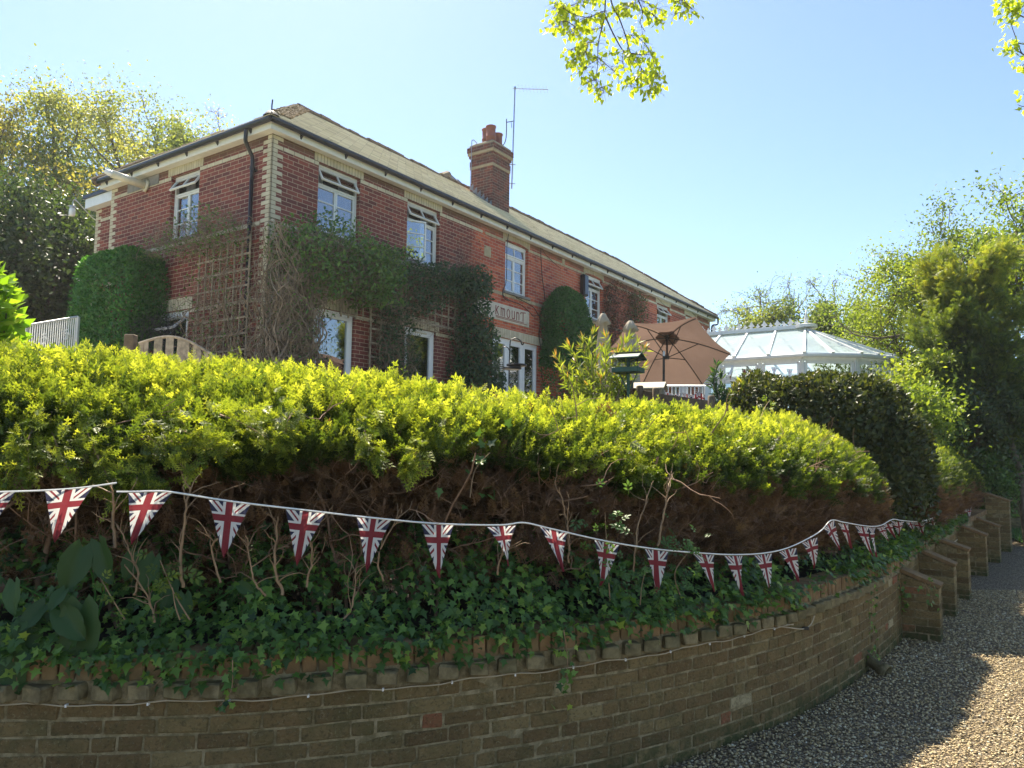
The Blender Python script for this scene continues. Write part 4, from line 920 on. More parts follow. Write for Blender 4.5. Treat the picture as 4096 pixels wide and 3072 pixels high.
while z > GH:                                        # quoins at the back corner of the side wall, the wing corner and the far end
    w = (.225, .112)[k % 2]
    for xa, pl in ((HW-w, side), (HL-w, front)):
        V_, F_ = chbox(w-.006, .03, .066, .002); V_ = V_+np.array([xa+w/2, .015-.006, z+.0375]); q.add([pl(*p) for p in V_], F_, float(np.clip(gq.normal(.15, .2), 0, 1)))
    if z < 6.87:
        wg = lambda x, y, zz: (.3+y, HW+x-.02, zz)
        V_, F_ = chbox(w-.006, .03, .066, .002); V_ = V_+np.array([1.2-w/2, .015-.006, z+.0375]); q.add([wg(*p) for p in V_], F_, .15)
    z -= .075; k += 1
q.build('corner_quoins', MAT['cream'], house)
def band(z0, parts, place, name, mat, n=1):
    for a, b_ in parts:
        q = MB(); jn = MB(); blocks(a, b_, z0-.075, z0, place, q, gq); strip(a, b_, z0-.073, z0-.002, place, jn)
        o = q.build(name, mat, house); jn.build('joint', MAT['joint'], o)
band(6.93, [(.235, 1.0125), (2.025, 3.345), (4.36, 5.9)], front, 'upper_band', MAT['cream'])
band(6.93, [(6.0, 6.82), (7.82, 10.77), (11.8, 14.2)], front, 'old_upper_band', MAT['creamold'])
band(6.93, [(14.2, 15.72), (16.8, 18.24), (19.3, HL-.23)], front, 'far_upper_band', MAT['cream'])
band(6.93, [(.235, 2.03), (2.94, HW-.23)], side, 'side_upper_band', MAT['cream'])
band(5.62, [(.235, 5.9)], front, 'sill_band', MAT['cream']); band(5.62, [(5.95, HL-.23)], front, 'old_sill_band', MAT['creamold'])
band(5.62, [(.235, HW-.23)], side, 'side_sill_band', MAT['cream'])
band(4.32, [(.235, 1.0), (1.985, 3.345), (4.31, 6.35), (8.33, 12.4)], front, 'lower_band', MAT['cream']); band(4.32, [(.235, 2.15), (3.15, HW-.23)], side, 'side_lower_band', MAT['cream'])
band(6.72, [(0, 1.0)], lambda x, y, z: (.3+y, HW+x-.02, z), 'wing_band', MAT['cream'])
band(5.54, [(0, 1.0)], lambda x, y, z: (.3+y, HW+x-.02, z), 'wing_sill_band', MAT['cream'])
def soldiers(a, b_, z0, z1, place, q, rise=0.0, g=gq, t=.3):
    n = round((b_-a)/.075); w = (b_-a)/n
    for i in range(n):
        x = a+(i+.5)*w; dz = rise*(1-((x-(a+b_)/2)/((b_-a)/2))**2)
        V_, F_ = chbox(w-.010, .03, z1-z0-dz-.004, .002); V_ = V_+np.array([x, .015-.008, (z0+dz+z1)/2]); q.add([place(*p) for p in V_], F_, float(np.clip(g.normal(t, .2), 0, 1)))
def arch(a, b_, z0, z1, pl, old=False, t=.3):
    q = MB(); soldiers(a, b_, z0, z1, pl, q, .06 if old else 0, t=t); o = q.build('flat_arch' if not old else 'segmental_arch', MAT['creamold'] if old else MAT['cream'], house)
    jn = MB(); strip(a, b_, z0+(.08 if old else .002), z1-.004, pl, jn, .004); jn.build('joint', MAT['joint'], o)
for i, (a, b_) in enumerate(UP):
    old = i in (2, 3); arch(a-.11, b_+.08, 6.933 if not old else 6.90, 7.085, front, old, .3 if not old else .5)
arch(1.93, 3.05, 6.933, 7.085, side, t=.6)
for a, b_, z in ((.92, 2.06, 4.32), (3.26, 4.42, 4.32), (6.3, 8.52, 4.54)): arch(a, b_, z+.003, z+.225, front, t=.2)
arch(2.05, 3.25, 4.323, 4.55, side, t=.1)
# small square stone blocks in the front wall
for (u, z, w, h) in ((6.1, 6.47, .26, .25), (12.25, 6.42, .25, .24), (9.55, 6.98, .14, .16)):
    b = MB(); b.box(u-w/2, u+w/2, -.012, .03, z-h/2, z+h/2, .3, ch=.006); o = b.build('stone_block', MAT['creamold'], house)
# windows ------------------------------------------------------------------
def wmat(place_kind, a, z0):
    if place_kind == 'F': return Matrix.Translation((a, 0, z0))
    return Matrix.Translation((0, a, z0)) @ Matrix.Rotation(R(-90), 4, 'Z')
def rail(mb, x0, x1, z0, z1, y0, y1): mb.box(x0, x1, y0, y1, z0, z1, ch=.003)
def sash(x0, x1, z0, z1, fw, y, d, vbars=0, hbars=0, bar=.022):
    m = MB(); rail(m, x0, x1, z0, z0+fw, y, y+d); rail(m, x0, x1, z1-fw, z1, y, y+d); rail(m, x0, x0+fw, z0+fw, z1-fw, y, y+d); rail(m, x1-fw, x1, z0+fw, z1-fw, y, y+d)
    for i in range(vbars): x = x0+(x1-x0)*(i+1)/(vbars+1); rail(m, x-bar/2, x+bar/2, z0+fw, z1-fw, y+.004, y+d-.004)
    for i in range(hbars): z = z0+(z1-z0)*(i+1)/(hbars+1); rail(m, x0+fw, x1-fw, z-bar/2, z+bar/2, y+.006, y+d-.006)
    return m
def pane(x0, x1, z0, z1, y, parent, name='pane', mat='glass'): b = MB(); b.box(x0, x1, y, y+.004, z0, z1); return b.build(name, MAT[mat], parent)
def curtain(x0, x1, z0, z1, y, parent, name='curtain'):
    n = 28; V = []; 
    for j in (0, 1):
        for i in range(n): x = x0+(x1-x0)*i/(n-1); V.append((x+.01*math.sin(i*1.1)*(1-j), y+.02*math.sin(i*1.9), z0 if j == 0 else z1))
    me = bpy.data.meshes.new(name); me.from_pydata(V, [], [(i, i+1, n+i+1, n+i) for i in range(n-1)]); return mesh_obj(name, me, MAT['curtain'], parent, True)
def casement(kind, a, w, z0, z1, label=None, top_open=None, left_open=0, curt=(.0, .35), arched=False, sill=True):
    D = .085; top = z1-z0; tl = top-.36                      # the top light is the upper 0.36 m
    fm = MB(); rail(fm, 0, w, 0, .045, D, D+.06); rail(fm, 0, w, top-.045, top, D, D+.06); rail(fm, 0, .045, .045, top-.045, D, D+.06); rail(fm, w-.045, w, .045, top-.045, D, D+.06); rail(fm, .045, w-.045, tl-.02, tl+.02, D, D+.06)
    if arched:
        for i in range(12):
            x0, x1 = w*i/12, w*(i+1)/12; xm = (x0+x1)/2; dz = .075*(1-((xm-w/2)/(w/2))**2); fm.box(x0, x1, D-.006, D+.05, top-.075, top-.075+.03+dz-.0)
    f = fm.build('window', MAT['white'], house); f.matrix_local = wmat(kind, a, z0)
    if label: f['label'] = label
    for s in (0, 1):
        x0, x1 = (.045+s*(w-.09)/2, .045+(s+1)*(w-.09)/2)
        m = sash(x0+.003, x1-.003, .05, tl-.022, .033, D+.008, .04, 0, 2); o = m.build('casement', MAT['white'], f)
        p = pane(x0+.03, x1-.03, .08, tl-.05, D+.03, f)
        if s == 0 and left_open:
            for q_ in (o, p): q_.matrix_local = Matrix.Translation((.05, D, 0)) @ Matrix.Rotation(-left_open, 4, 'Z') @ Matrix.Translation((-.05, -D, 0))
    m = sash(.048, w-.048, tl+.022, top-.048 if not arched else top-.07, .033, D+.004, .035, 1, 0); o = m.build('top_light', MAT['white'], f); p = pane(.08, w-.08, tl+.05, top-.08, D+.022, f)
    if top_open:
        for q_ in (o, p): q_.matrix_local = Matrix.Translation((0, D, top-.05)) @ Matrix.Rotation(-top_open, 4, 'X') @ Matrix.Translation((0, -D, -top+.05))
    if curt:
        curtain(w*curt[0]+.02, w*curt[1], .03, top-.03, D+.20, f); curtain(w*(1-(curt[1]-curt[0])*.8), w-.02, .03, top-.03, D+.20, f)
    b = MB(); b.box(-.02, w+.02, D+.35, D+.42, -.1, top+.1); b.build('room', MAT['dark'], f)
    if sill: b = MB(); b.box(-.06, w+.06, -.05, D+.01, -.062, -.004, .3, ch=.006); b.build('sill', MAT['sill'], f)
    return f
casement('F', UP[0][0], 1.0125, 5.68, 6.93, 'upstairs window nearest the corner with top light propped open', R(30))
casement('F', UP[1][0], 1.015, 5.68, 6.93, 'second upstairs window with top light open and left casement ajar', R(30), left_open=R(28))
casement('F', UP[2][0], 1.0, 5.68, 6.93, 'closed upstairs window under a segmental arch', R(6), arched=True)
casement('F', UP[3][0], 1.03, 5.68, 6.93, 'arched upstairs window beside the black box, top light open', R(32), arched=True)
casement('F', UP[4][0], 1.08, 5.68, 6.93, 'far upstairs window with top light wide open above the parasol', R(40))
casement('F', UP[5][0], 1.06, 5.68, 6.93, 'last upstairs window, mostly hidden by the brown parasol')
casement('S', 2.94, .91, 5.68, 6.93, 'window in the left wall with top light propped open', R(34))
def pvc(kind, a, w, z0, z1, label, extra=None, sub=1):
    D = .05; top = z1-z0; fm = MB()
    for x0, x1, zz0, zz1 in ((0, w, 0, .07), (0, w, top-.07, top), (0, .07, .07, top-.07), (w-.07, w, .07, top-.07)): rail(fm, x0, x1, zz0, zz1, D, D+.06)
    for i in range(1, sub): rail(fm, w*i/sub-.035, w*i/sub+.035, .07, top-.07, D, D+.06)
    f = fm.build('large_window', MAT['upvc'], house); f.matrix_local = wmat(kind, a, z0); f['label'] = label
    for i in range(sub):
        x0, x1 = w*i/sub+(.07 if i == 0 else .035), w*(i+1)/sub-(.07 if i == sub-1 else .035)
        m = sash(x0+.004, x1-.004, .074, top-.074, .065, D-.008, .05); m.build('sash', MAT['upvc'], f); pane(x0+.06, x1-.06, .13, top-.13, D+.02, f)
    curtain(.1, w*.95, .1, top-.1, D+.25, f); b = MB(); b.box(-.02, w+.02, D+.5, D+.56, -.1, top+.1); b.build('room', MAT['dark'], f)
    return f
f1 = pvc('F', 1.0, .985, 2.35, 4.32, 'white patio window behind the twiggy climber with a green exit sign')
f2 = pvc('F', 3.345, .965, 2.35, 4.32, 'white framed ground-floor window with slim vent between the climbers')
b = MB(); b.box(.28, .72, .028, .045, 1.885, 1.91, ch=.004); b.build('trickle_vent', MAT['fluec'], f2)
f3 = pvc('F', 6.35, 1.98, 2.35, 4.54, 'wide white door and window under the name plaque', sub=3)
pvc('F', 12.4, 1.2, 2.6, 4.32, 'ground-floor window hidden behind the parasols')
f4 = pvc('S', 3.15, 1.0, 2.9, 4.32, 'ground-floor window in the left wall, mostly behind twigs')
m = sash(.05, .95, -.42, 0, .04, 0, .04); o = m.build('open_vent_light', MAT['upvc'], f4); o.matrix_local = Matrix.Translation((0, .04, 1.34)) @ Matrix.Rotation(R(-48), 4, 'X')
# open outward casement of the wide window
m = sash(0, .52, .08, 2.1, .055, 0, .05); o = m.build('open_casement', MAT['upvc'], f3); o.matrix_local = Matrix.Translation((1.93, .03, 0)) @ Matrix.Rotation(R(-248), 4, 'Z') @ Matrix.Rotation(R(0), 4, 'X')
# exit sign sticker
def text_obj(name, s, size, mat, parent, Mx, ext=.001, sx=1.0):
    cu = bpy.data.curves.new(name, 'FONT'); cu.body = s; cu.size = size; cu.extrude = ext; cu.align_x = 'CENTER'; tmp = bpy.data.objects.new('tmp', cu); COL.objects.link(tmp)
    bpy.context.view_layer.update(); me = bpy.data.meshes.new_from_object(tmp.evaluated_get(bpy.context.evaluated_depsgraph_get())); bpy.data.objects.remove(tmp); me.materials.clear()
    o = mesh_obj(name, me, mat, parent); o.matrix_local = Mx @ Matrix.Diagonal((sx, 1, 1, 1)); return o
b = MB(); b.box(.28, .62, .052, .056, .30, .40); b.build('exit_sign', plain('sign_green', (.01, .12, .07), .4), f1)
text_obj('exit_lettering', 'Fire exit', .085, MAT['white'], f1, Matrix.Translation((.45, .0505, .322)) @ Matrix.Rotation(R(90), 4, 'X'))
b = MB(); b.box(.34, .58, .052, .056, .20, .28); b.build('blue_sticker', plain('sticker_blue', (.02, .07, .25), .4), f1)
# name plaque with painted letters
px0, px1, pz0, pz1 = 5.55, 7.86, 4.93, 5.33
b = MB(); b.box(px0, px1, -.03, .02, pz0, pz1, .1, ch=.012); pq = b.build('name_plaque', MAT['plaque'], house)
def stroke(mb, pts, w=.022, y=-.034): 
    pts = [(x, y, z) for x, z in pts]
    for a_, b_ in zip(pts[:-1], pts[1:]): mb.bar(a_, b_, w, .006, up=(0, 1, 0))
lt = MB(); Hh = .22; zb_ = 5.04
def glyph(ch, x):
    A = lambda *p: [(x+a_, zb_+c_) for a_, c_ in p]
    if ch == 'k': stroke(lt, A((0, 0), (0, Hh)), .024); stroke(lt, A((.012, .09), (.09, .21), (.115, .20))); stroke(lt, A((.03, .115), (.11, 0)), .02)
    if ch == 'm':
        stroke(lt, A((0, 0), (0, .19), (-.02, .2)), .022); stroke(lt, A((0, .15), (.03, .19), (.055, .19), (.075, .16), (.075, 0)), .02); stroke(lt, A((.075, .15), (.105, .19), (.13, .19), (.15, .16), (.15, 0)), .02)
    if ch == 'o':
        stroke(lt, A(*[(.065+.062*math.cos(t_), .1+.1*math.sin(t_)) for t_ in np.linspace(0, 6.283, 17)]), .02)
    if ch == 'u': stroke(lt, A((0, .2), (0, .04), (.03, 0), (.07, .01), (.1, .05)), .02); stroke(lt, A((.1, .2), (.1, 0)), .022)
    if ch == 'n': stroke(lt, A((0, 0), (0, .2)), .022); stroke(lt, A((0, .15), (.035, .19), (.075, .19), (.1, .15), (.1, 0)), .02)
    if ch == 'T': stroke(lt, A((.07, 0), (.07, .22)), .024); stroke(lt, A((-.05, .17), (-.03, .21), (.09, .225), (.18, .23)), .02)
for ch, x in (('k', 6.42), ('m', 6.63), ('o', 6.87), ('u', 7.09), ('n', 7.29), ('T', 7.50)): glyph(ch, x)
stroke(lt, [(6.42, zb_-.025), (7.62, zb_-.025)], .014); stroke(lt, [(6.42, zb_-.055), (7.76, zb_-.055)], .012)
lt.build('lettering', MAT['redpaint'], pq)
# roof ---------------------------------------------------------------------
OV = .25; RZ0, RZ1 = 7.25, 9.20; RV = 2.54; sl_ = (RZ1-RZ0)/(RV+OV)
def roof_slope(name, A_, B_, C_, Dd, ncourse, lip=.012):
    """A-B along the eave, D-C along the ridge; stepped courses of tiles"""
    A_, B_, C_, Dd = (np.array(p, float) for p in (A_, B_, C_, Dd)); nrm = unit(np.cross(B_-A_, Dd-A_)); V, F, UV = [], [], []
    nrm = nrm if nrm[2] > 0 else -nrm; L = np.linalg.norm(Dd-A_-(Dd-A_)@unit(B_-A_)*unit(B_-A_)); ex = unit(B_-A_)
    for i in range(ncourse):
        t0, t1 = i/ncourse, (i+1)/ncourse; p = [A_+(Dd-A_)*t0+nrm*lip*1.6, B_+(C_-B_)*t0+nrm*lip*1.6, B_+(C_-B_)*t1+nrm*.2*lip, A_+(Dd-A_)*t1+nrm*.2*lip]
        b_ = len(V); V += p+[A_+(Dd-A_)*t0-nrm*.002, B_+(C_-B_)*t0-nrm*.002]
        for j, qq in enumerate(V[b_:]): UV.append(((qq-A_)@ex, i*.15+(.012 if j in (0, 1) else .14 if j in (2, 3) else .0)))
        F += [(b_, b_+1, b_+2, b_+3), (b_+4, b_+5, b_+1, b_)]
    me = bpy.data.meshes.new(name); me.from_pydata([tuple(v) for v in V], [], F); l = me.uv_layers.new(name='UVMap')
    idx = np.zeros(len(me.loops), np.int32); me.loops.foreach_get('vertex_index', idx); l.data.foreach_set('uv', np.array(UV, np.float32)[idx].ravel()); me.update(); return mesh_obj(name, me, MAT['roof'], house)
ap0, ap1 = (RV, RV, RZ1), (HL-RV, RV, RZ1)
e00, e10, e11, e01 = (-OV, -OV, RZ0), (HL+OV, -OV, RZ0), (HL+OV, HW+OV, RZ0), (-OV, HW+OV, RZ0)
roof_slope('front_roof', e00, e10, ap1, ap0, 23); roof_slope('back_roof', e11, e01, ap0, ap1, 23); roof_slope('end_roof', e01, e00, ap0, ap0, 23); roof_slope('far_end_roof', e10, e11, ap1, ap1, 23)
def ridge_run(name, a_, b_, mat, r=.105, step=.30, jag=.012, lift=.02):
    a_, b_ = np.array(a_, float), np.array(b_, float); n_ = int(np.linalg.norm(b_-a_)/step); m = MB(); d = unit(b_-a_)
    for i in range(n_):
        p, q_ = a_+(b_-a_)*i/n_, a_+(b_-a_)*(i+1)/n_; s_ = gq.normal(0, jag, 3); V_, F_ = tube([p+s_, q_+s_-d*.01], [r*1.04, r*.96], 9); b0 = len(m.v); m.add(V_+np.array([0, 0, lift-r*.55]), F_, float(gq.random()))
        m.f.append(tuple(b0+k_ for k_ in range(9))[::-1]); m.f.append(tuple(b0+9+k_ for k_ in range(9)))
    return m.build(name, mat, house)
ridge_run('ridge_tiles', ap0, ap1, MAT['ridge']); ridge_run('hip_tiles', np.array(e00)+[.40, .40, .27], ap0, MAT['hip'], .11, .22, .006, lift=.0); ridge_run('far_hip_tiles', np.array(e10)+[-.05, .05, .05], ap1, MAT['ridge'], .1)
ridge_run('back_hip_tiles', e01, ap0, MAT['ridge'], .1)
m = MB()                                            # broken mortar along the hip
for i in range(900):
    t_ = gq.random(); h_ = np.array(e00)+.12*(np.array(ap0)-np.array(e00))+(np.array(ap0)-np.array(e00))*.88*t_; w_ = gq.uniform(-.02, .30)
    p = h_+np.array([w_, 0, 0])+np.array([0, 0, .045-.05*w_])+gq.normal(0, .006, 3); V_, F_ = ico(); m.add(V_*np.array([.022, .045, .012])*gq.uniform(.6, 1.5)+p, F_, float(gq.random()))
o = m.build('crumbled_mortar', MAT['hip'], house); o['kind'] = 'stuff'
m = MB(); m.tube([(-.17, -.17, 7.36), (-.17, -.17, 7.46), (-.165, -.175, 7.56)], .012, 6); m.lathe([(.14, 0), (.10, .05), (.04, .09), (.015, .10)], (-.17, -.17, 7.27), 10); m.build('hip_iron', MAT['iron'], house)
m = MB(); m.add([e00, e10, ap1, ap0], [(0, 1, 2, 3)]); 
# rear cross roof whose hip shows over the ridge
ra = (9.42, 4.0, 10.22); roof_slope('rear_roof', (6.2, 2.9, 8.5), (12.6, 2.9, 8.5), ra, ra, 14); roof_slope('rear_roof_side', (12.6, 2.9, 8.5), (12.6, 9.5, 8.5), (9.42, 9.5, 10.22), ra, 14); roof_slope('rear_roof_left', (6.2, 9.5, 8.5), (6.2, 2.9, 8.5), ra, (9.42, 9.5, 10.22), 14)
ridge_run('rear_hip_tiles', (9.42-.5, 3.83, 9.95), (9.42, 4, 10.22), MAT['hip'], .12); ridge_run('rear_ridge', ra, (9.42, 9.3, 10.22), MAT['ridge'], .1); ridge_run('rear_hip_cap', ra, (12.4, 2.95, 8.55), MAT['lead'], .09)
# eaves: soffit, fascia, gutter, brackets
FD = .15
def pipe(pts, r, name, mat='black', n=10): m = MB(); m.tube(pts, r, n); return m.build(name, MAT[mat], house, True)
m = MB(); m.box(-FD, HL+FD, -FD, -.001, 7.085, 7.10); m.box(-FD, -.001, .0, HW+FD, 7.085, 7.10); m.box(HL+.001, HL+FD, 0, HW+FD, 7.085, 7.10); m.build('soffit', MAT['soffit'], house)
m = MB(); m.box(-FD-.02, HL+FD+.02, -FD-.02, -FD-.002, 7.072, 7.23, ch=.003); m.box(-FD-.02, -FD-.002, -FD, HW+FD, 7.072, 7.23, ch=.003); m.box(HL+FD+.002, HL+FD+.02, -FD, HW+FD, 7.072, 7.23, ch=.003); m.build('fascia', MAT['soffit'], house)
def gutter(a_, b_, name='gutter'):
    a_, b_ = np.array(a_, float), np.array(b_, float); m = MB(); V_, F_ = tube([a_, b_], .052, 12); m.add(V_, F_); m.f.append(tuple(range(12))[::-1]); m.f.append(tuple(range(12, 24))); return m.build(name, MAT['black'], house)
gutter((-.235, -.228, 7.215), (HL+.26, -.228, 7.215)); gutter((-.228, -.235, 7.213), (-.228, HW+.26, 7.213))
m = MB(); V_ = [(-.018, 0, .0), (.018, 0, 0), (-.018, -.10, .05), (.018, -.10, .05), (-.018, 0, -.085), (.018, 0, -.085)]; F_ = [(0, 2, 3, 1), (0, 1, 5, 4), (2, 4, 5, 3), (0, 4, 2), (1, 3, 5)]
for u in list(np.arange(.45, HL, 1.03)): m.add([(x+u, y-FD-.021, z+7.19) for x, y, z in V_], F_)
for v in np.arange(.35, HW, .92): m.add([(y-FD-.021, x+v, z+7.19) for x, y, z in V_], F_)
o = m.build('gutter_brackets', MAT['black'], house); o['kind'] = 'stuff'
pipe(smooth_line([(-.235, .40, 7.16), (-.235, .40, 7.05), (-.22, .41, 6.95), (-.10, .43, 6.80), (-.06, .43, 6.70), (-.06, .43, 6.3)], 16), .034, 'downpipe_bend'); pipe([(-.06, .43, 6.35), (-.06, .43, GH)], .034, 'downpipe')
m = MB(); [m.lathe([(.040, -.03), (.044, -.02), (.044, .02), (.040, .03)], (-.06, .43, z_), 12) for z_ in (6.55, 5.6, 4.3)]; m.box(-.05, .0, .36, .50, 6.5, 6.53); m.build('pipe_collars', MAT['black'], house)
pipe(smooth_line([(HL+.26, -.228, 7.18), (HL+.28, -.22, 7.02), (HL+.22, -.18, 6.95), (HL+.08, -.06, 6.90), (HL+.05, -.05, 6.6)], 14), .034, 'far_downpipe')
# chimney
ch = empty('chimney', (0, 0, 0), parent=house); cx0, cx1, cy0, cy1 = 8.17, 8.97, 1.40, 2.15
def uvbox(name, x0, x1, y0, y1, z0, z1, mat, parent):
    V_ = []; F_ = []; U_ = []
    for (p, q_, w) in (((x0, y0), (x1, y0), 0), ((x1, y0), (x1, y1), 1), ((x1, y1), (x0, y1), 2), ((x0, y1), (x0, y0), 3)):
        L = math.hypot(q_[0]-p[0], q_[1]-p[1]); b_ = len(V_); V_ += [(*p, z0), (*q_, z0), (*q_, z1), (*p, z1)]; U_ += [(w*.9, z0), (w*.9+L, z0), (w*.9+L, z1), (w*.9, z1)]; F_.append((b_, b_+1, b_+2, b_+3))
    b_ = len(V_); V_ += [(x0, y0, z1), (x1, y0, z1), (x1, y1, z1), (x0, y1, z1), (x0, y0, z0), (x1, y0, z0), (x1, y1, z0), (x0, y1, z0)]; U_ += [(0, 0)]*8; F_ += [(b_, b_+1, b_+2, b_+3), (b_+7, b_+6, b_+5, b_+4)]
    me = bpy.data.meshes.new(name); me.from_pydata(V_, [], F_); l = me.uv_layers.new(name='UVMap'); l.data.foreach_set('uv', np.array(U_, np.float32).ravel()); return mesh_obj(name, me, mat, parent)
uvbox('stack', cx0, cx1, cy0, cy1, 8.0, 10.12, MAT['chimney'], ch)
for i, (z_, h_, o_, mt) in enumerate(((9.53, .07, .02, 'creamold'), (9.605, .15, .018, 'chimney'), (9.84, .075, .035, 'chimney'), (9.915, .075, .065, 'creamold'), (9.99, .15, .075, 'chimney'), (10.14, .07, .03, 'creamold'))):
    uvbox('oversailing_course', cx0-o_, cx1+o_, cy0-o_, cy1+o_, z_, z_+h_-.004, MAT[mt], ch) if mt == 'chimney' else None
    if mt != 'chimney': m = MB(); m.box(cx0-o_, cx1+o_, cy0-o_, cy1+o_, z_, z_+h_-.004, .9, ch=.006); m.build('pale_course', MAT[mt], ch)
m = MB(); m.box(cx0+.02, cx1-.02, cy0+.02, cy1-.02, 10.21, 10.26, .8, ch=.02); m.build('flaunching', MAT['sill'], ch)
for (a_, c_, zz) in ((.17, .20, 0), (.36, .48, .05), (.63, .30, -.03)):
    m = MB(); m.lathe([(.115, 0), (.125, .02), (.128, .14), (.140, .15), (.140, .17), (.126, .18), (.128, .42), (.144, .435), (.144, .465), (.11, .47), (.105, .30), (.05, .3)], (cx0+a_, cy0+c_, 10.24+zz), 18); m.build('chimney_pot', MAT['terracotta'], ch, True)
m = MB()
for i in range(6):
    z_ = RZ0+sl_*(cy0+OV)+.03+i*.115; y_ = cy0+.02+i*.125; m.add([(cx0-.012, y_-.02, z_-.10), (cx0-.012, y_+.14, z_+.0), (cx0-.012, y_, z_+.12), (cx0-.002, y_-.02, z_-.10), (cx0-.002, y_+.14, z_), (cx0-.002, y_, z_+.12)], [(0, 1, 2), (5, 4, 3), (0, 2, 5, 3), (1, 4, 5, 2)])
m.box(cx0-.05, cx1+.05, cy0-.16, cy0-.005, 8.26, 8.40, Mx=Matrix.Translation((0, cy0, 8.36)) @ Matrix.Rotation(math.atan(sl_), 4, 'X') @ Matrix.Translation((0, -cy0, -8.36))); m.build('lead_flashing', MAT['lead'], ch)
def stay(pts, r=.008): m = MB(); m.tube(pts, r, 5); return m
stay(smooth_line([(cx0-.1, cy1-.1, 9.1), (cx0-.1, cy1-.1, 10.15), (cx0-.1, cy1-.12, 10.32), (cx0, cy1-.12, 10.34), (cx0+.08, cy1-.15, 10.28)], 20), .012).build('side_pipe', MAT['alu'], ch)
# aerial
aer = thing('television_aerial', 'tall thin mast with a horizontal toothed aerial, strapped to the chimney', 'aerial', tuple(H(cx1+.08, cy0+.55, 9.4)))
Lc = lambda u, v, z: tuple(H(u, v, z)); m = MB(); a0 = H(cx1+.14, cy0+.02, 9.15); top = H(cx1+.24, cy0+.02, 12.12); m.tube([a0, top], .019, 8); m.build('mast', MAT['alu'], aer, world=True)
bd = unit(np.array([1.0, .12, .02])); m = MB(); m.tube([top+np.array([-.06, 0, -.02]), top+bd*.95], .011, 6); m.box(*(v for i in range(3) for v in (top[i]-.03, top[i]+.03))); m.build('boom', MAT['alu'], aer, world=True)
for i in range(9):
    p = top+bd*(.12+i*.1); m = MB(); m.tube([p+np.array([-.03, -.10, .06]), p+np.array([.03, .10, -.06])], .0035, 4); m.build('element', MAT['alu'], aer, world=True)
m = MB()
for z_ in (9.3, 9.85): p = H(cx1+.15, cy0+.02, z_); m.bar(p+np.array([-.12, 0, 0]), p+np.array([.09, 0, .0]), .02, .02)
m.build('bracket', MAT['alu'], aer, world=True)
br = thing('aerial_bracket', 'short bent rod with a small clamp rising from the chimney top beside the mast', 'bracket', tuple(H(cx1-.25, cy0+.3, 10.2))); m = MB()
m.tube(smooth_line([H(cx1-.35, cy0+.3, 10.26), H(cx1-.02, cy0+.3, 10.36), H(cx1+.08, cy0+.2, 10.6), H(cx1+.10, cy0+.2, 11.2)], 18), .013, 6); m.build('rod', MAT['iron'], br, world=True); m = MB(); p = H(cx1+.10, cy0+.2, 11.10); m.bar(p, p+np.array([.2, 0, .04]), .018, .018); m.bar(p+np.array([.13, 0, .02]), p+np.array([.15, 0, -.16]), .03, .012); m.build('clamp', MAT['iron'], br, world=True)
# flue, lamps, alarm box, cables
fl = thing('boiler_flue', 'cream flue pipe with round collar sticking out under the eave of the left wall', 'flue', Lc(0, 3.76, 6.92)); m = MB(); a0, a1 = H(0, 3.76, 6.90), H(-.62, 3.92, 6.99)
m.tube([a0, a1], .075, 16); m.build('pipe', MAT['fluec'], fl, True, world=True); m = MB(); m.tube([a0+(a1-a0)*.0, a0+(a1-a0)*.07], .12, 18); m.build('collar', MAT['fluec'], fl, True, world=True)
m = MB(); m.tube(smooth_line([a1, a1+(a1-a0)*.10, a1+(a1-a0)*.2], 6), [.07, .055, .062, .05, .04, .02], 14); m.build('terminal', MAT['white'], fl, True, world=True)
b = MB(); b.box(-.02, -.004, 3.35, 4.45, 6.88, 7.07); b.build('grey_wall_strip', MAT['sill'], house)  # plain grey strip on the wall under the eave, behind the flue
lm = thing('wall_lamp', 'small glass lamp hanging on a curved bracket off the left end of the house', 'lamp', Lc(.3, 6.3, 6.7)); m = MB(); p0 = H(.3, 6.25, 6.72); tip = at(290, 822, p0[1]-.2); m.tube(smooth_line([p0, p0+np.array([-.10, -.05, .08]), tip+np.array([.06, 0, .12]), tip+np.array([0, 0, .02])], 14), .012, 6); m.build('bracket', MAT['alu'], lm, world=True)
m = MB(); m.lathe([(.02, 0), (.055, -.01), (.06, -.05), (.05, -.06)], tip, 12); m.build('cap', MAT['alu'], lm, True, world=True); m = MB(); m.lathe([(.05, -.06), (.062, -.10), (.064, -.20), (.055, -.23), (.01, -.235)], tip, 12); m.build('lamp_glass', MAT['white'], lm, True, world=True)
sc = thing('floodlight', 'black square floodlight tilted down at the left corner of the house above the ivy', 'floodlight', Lc(.25, 6.2, 5.2)); p0 = at(325, 1118, H(.25, 6.2, 5.2)[1]-.1)
Mx = Matrix.Translation(p0) @ Matrix.Rotation(R(-35), 4, 'Z') @ Matrix.Rotation(R(30), 4, 'X'); m = MB(); m.box(-.12, .12, -.05, .05, -.1, .1, Mx=Mx, ch=.01); m.build('casing', MAT['black'], sc, world=True); m = MB(); m.box(-.10, .10, -.056, -.051, -.08, .08, Mx=Mx); m.build('lens', MAT['white'], sc, world=True)
m = MB(); m.bar(p0, p0+np.array([.2, .14, .02]), .03, .03); m.build('arm', MAT['black'], sc, world=True)
bx = thing('black_box', 'black rectangular box fixed high on the front wall beside the arched window', 'box', Lc(10.56, -.02, 6.52)); b = MB(); b.box(-.14, .14, -.14, 0, -.30, .30, ch=.03); o = b.build('casing', MAT['black'], bx, True); o.rotation_euler = (0, 0, math.atan2(D1[1], D1[0]))
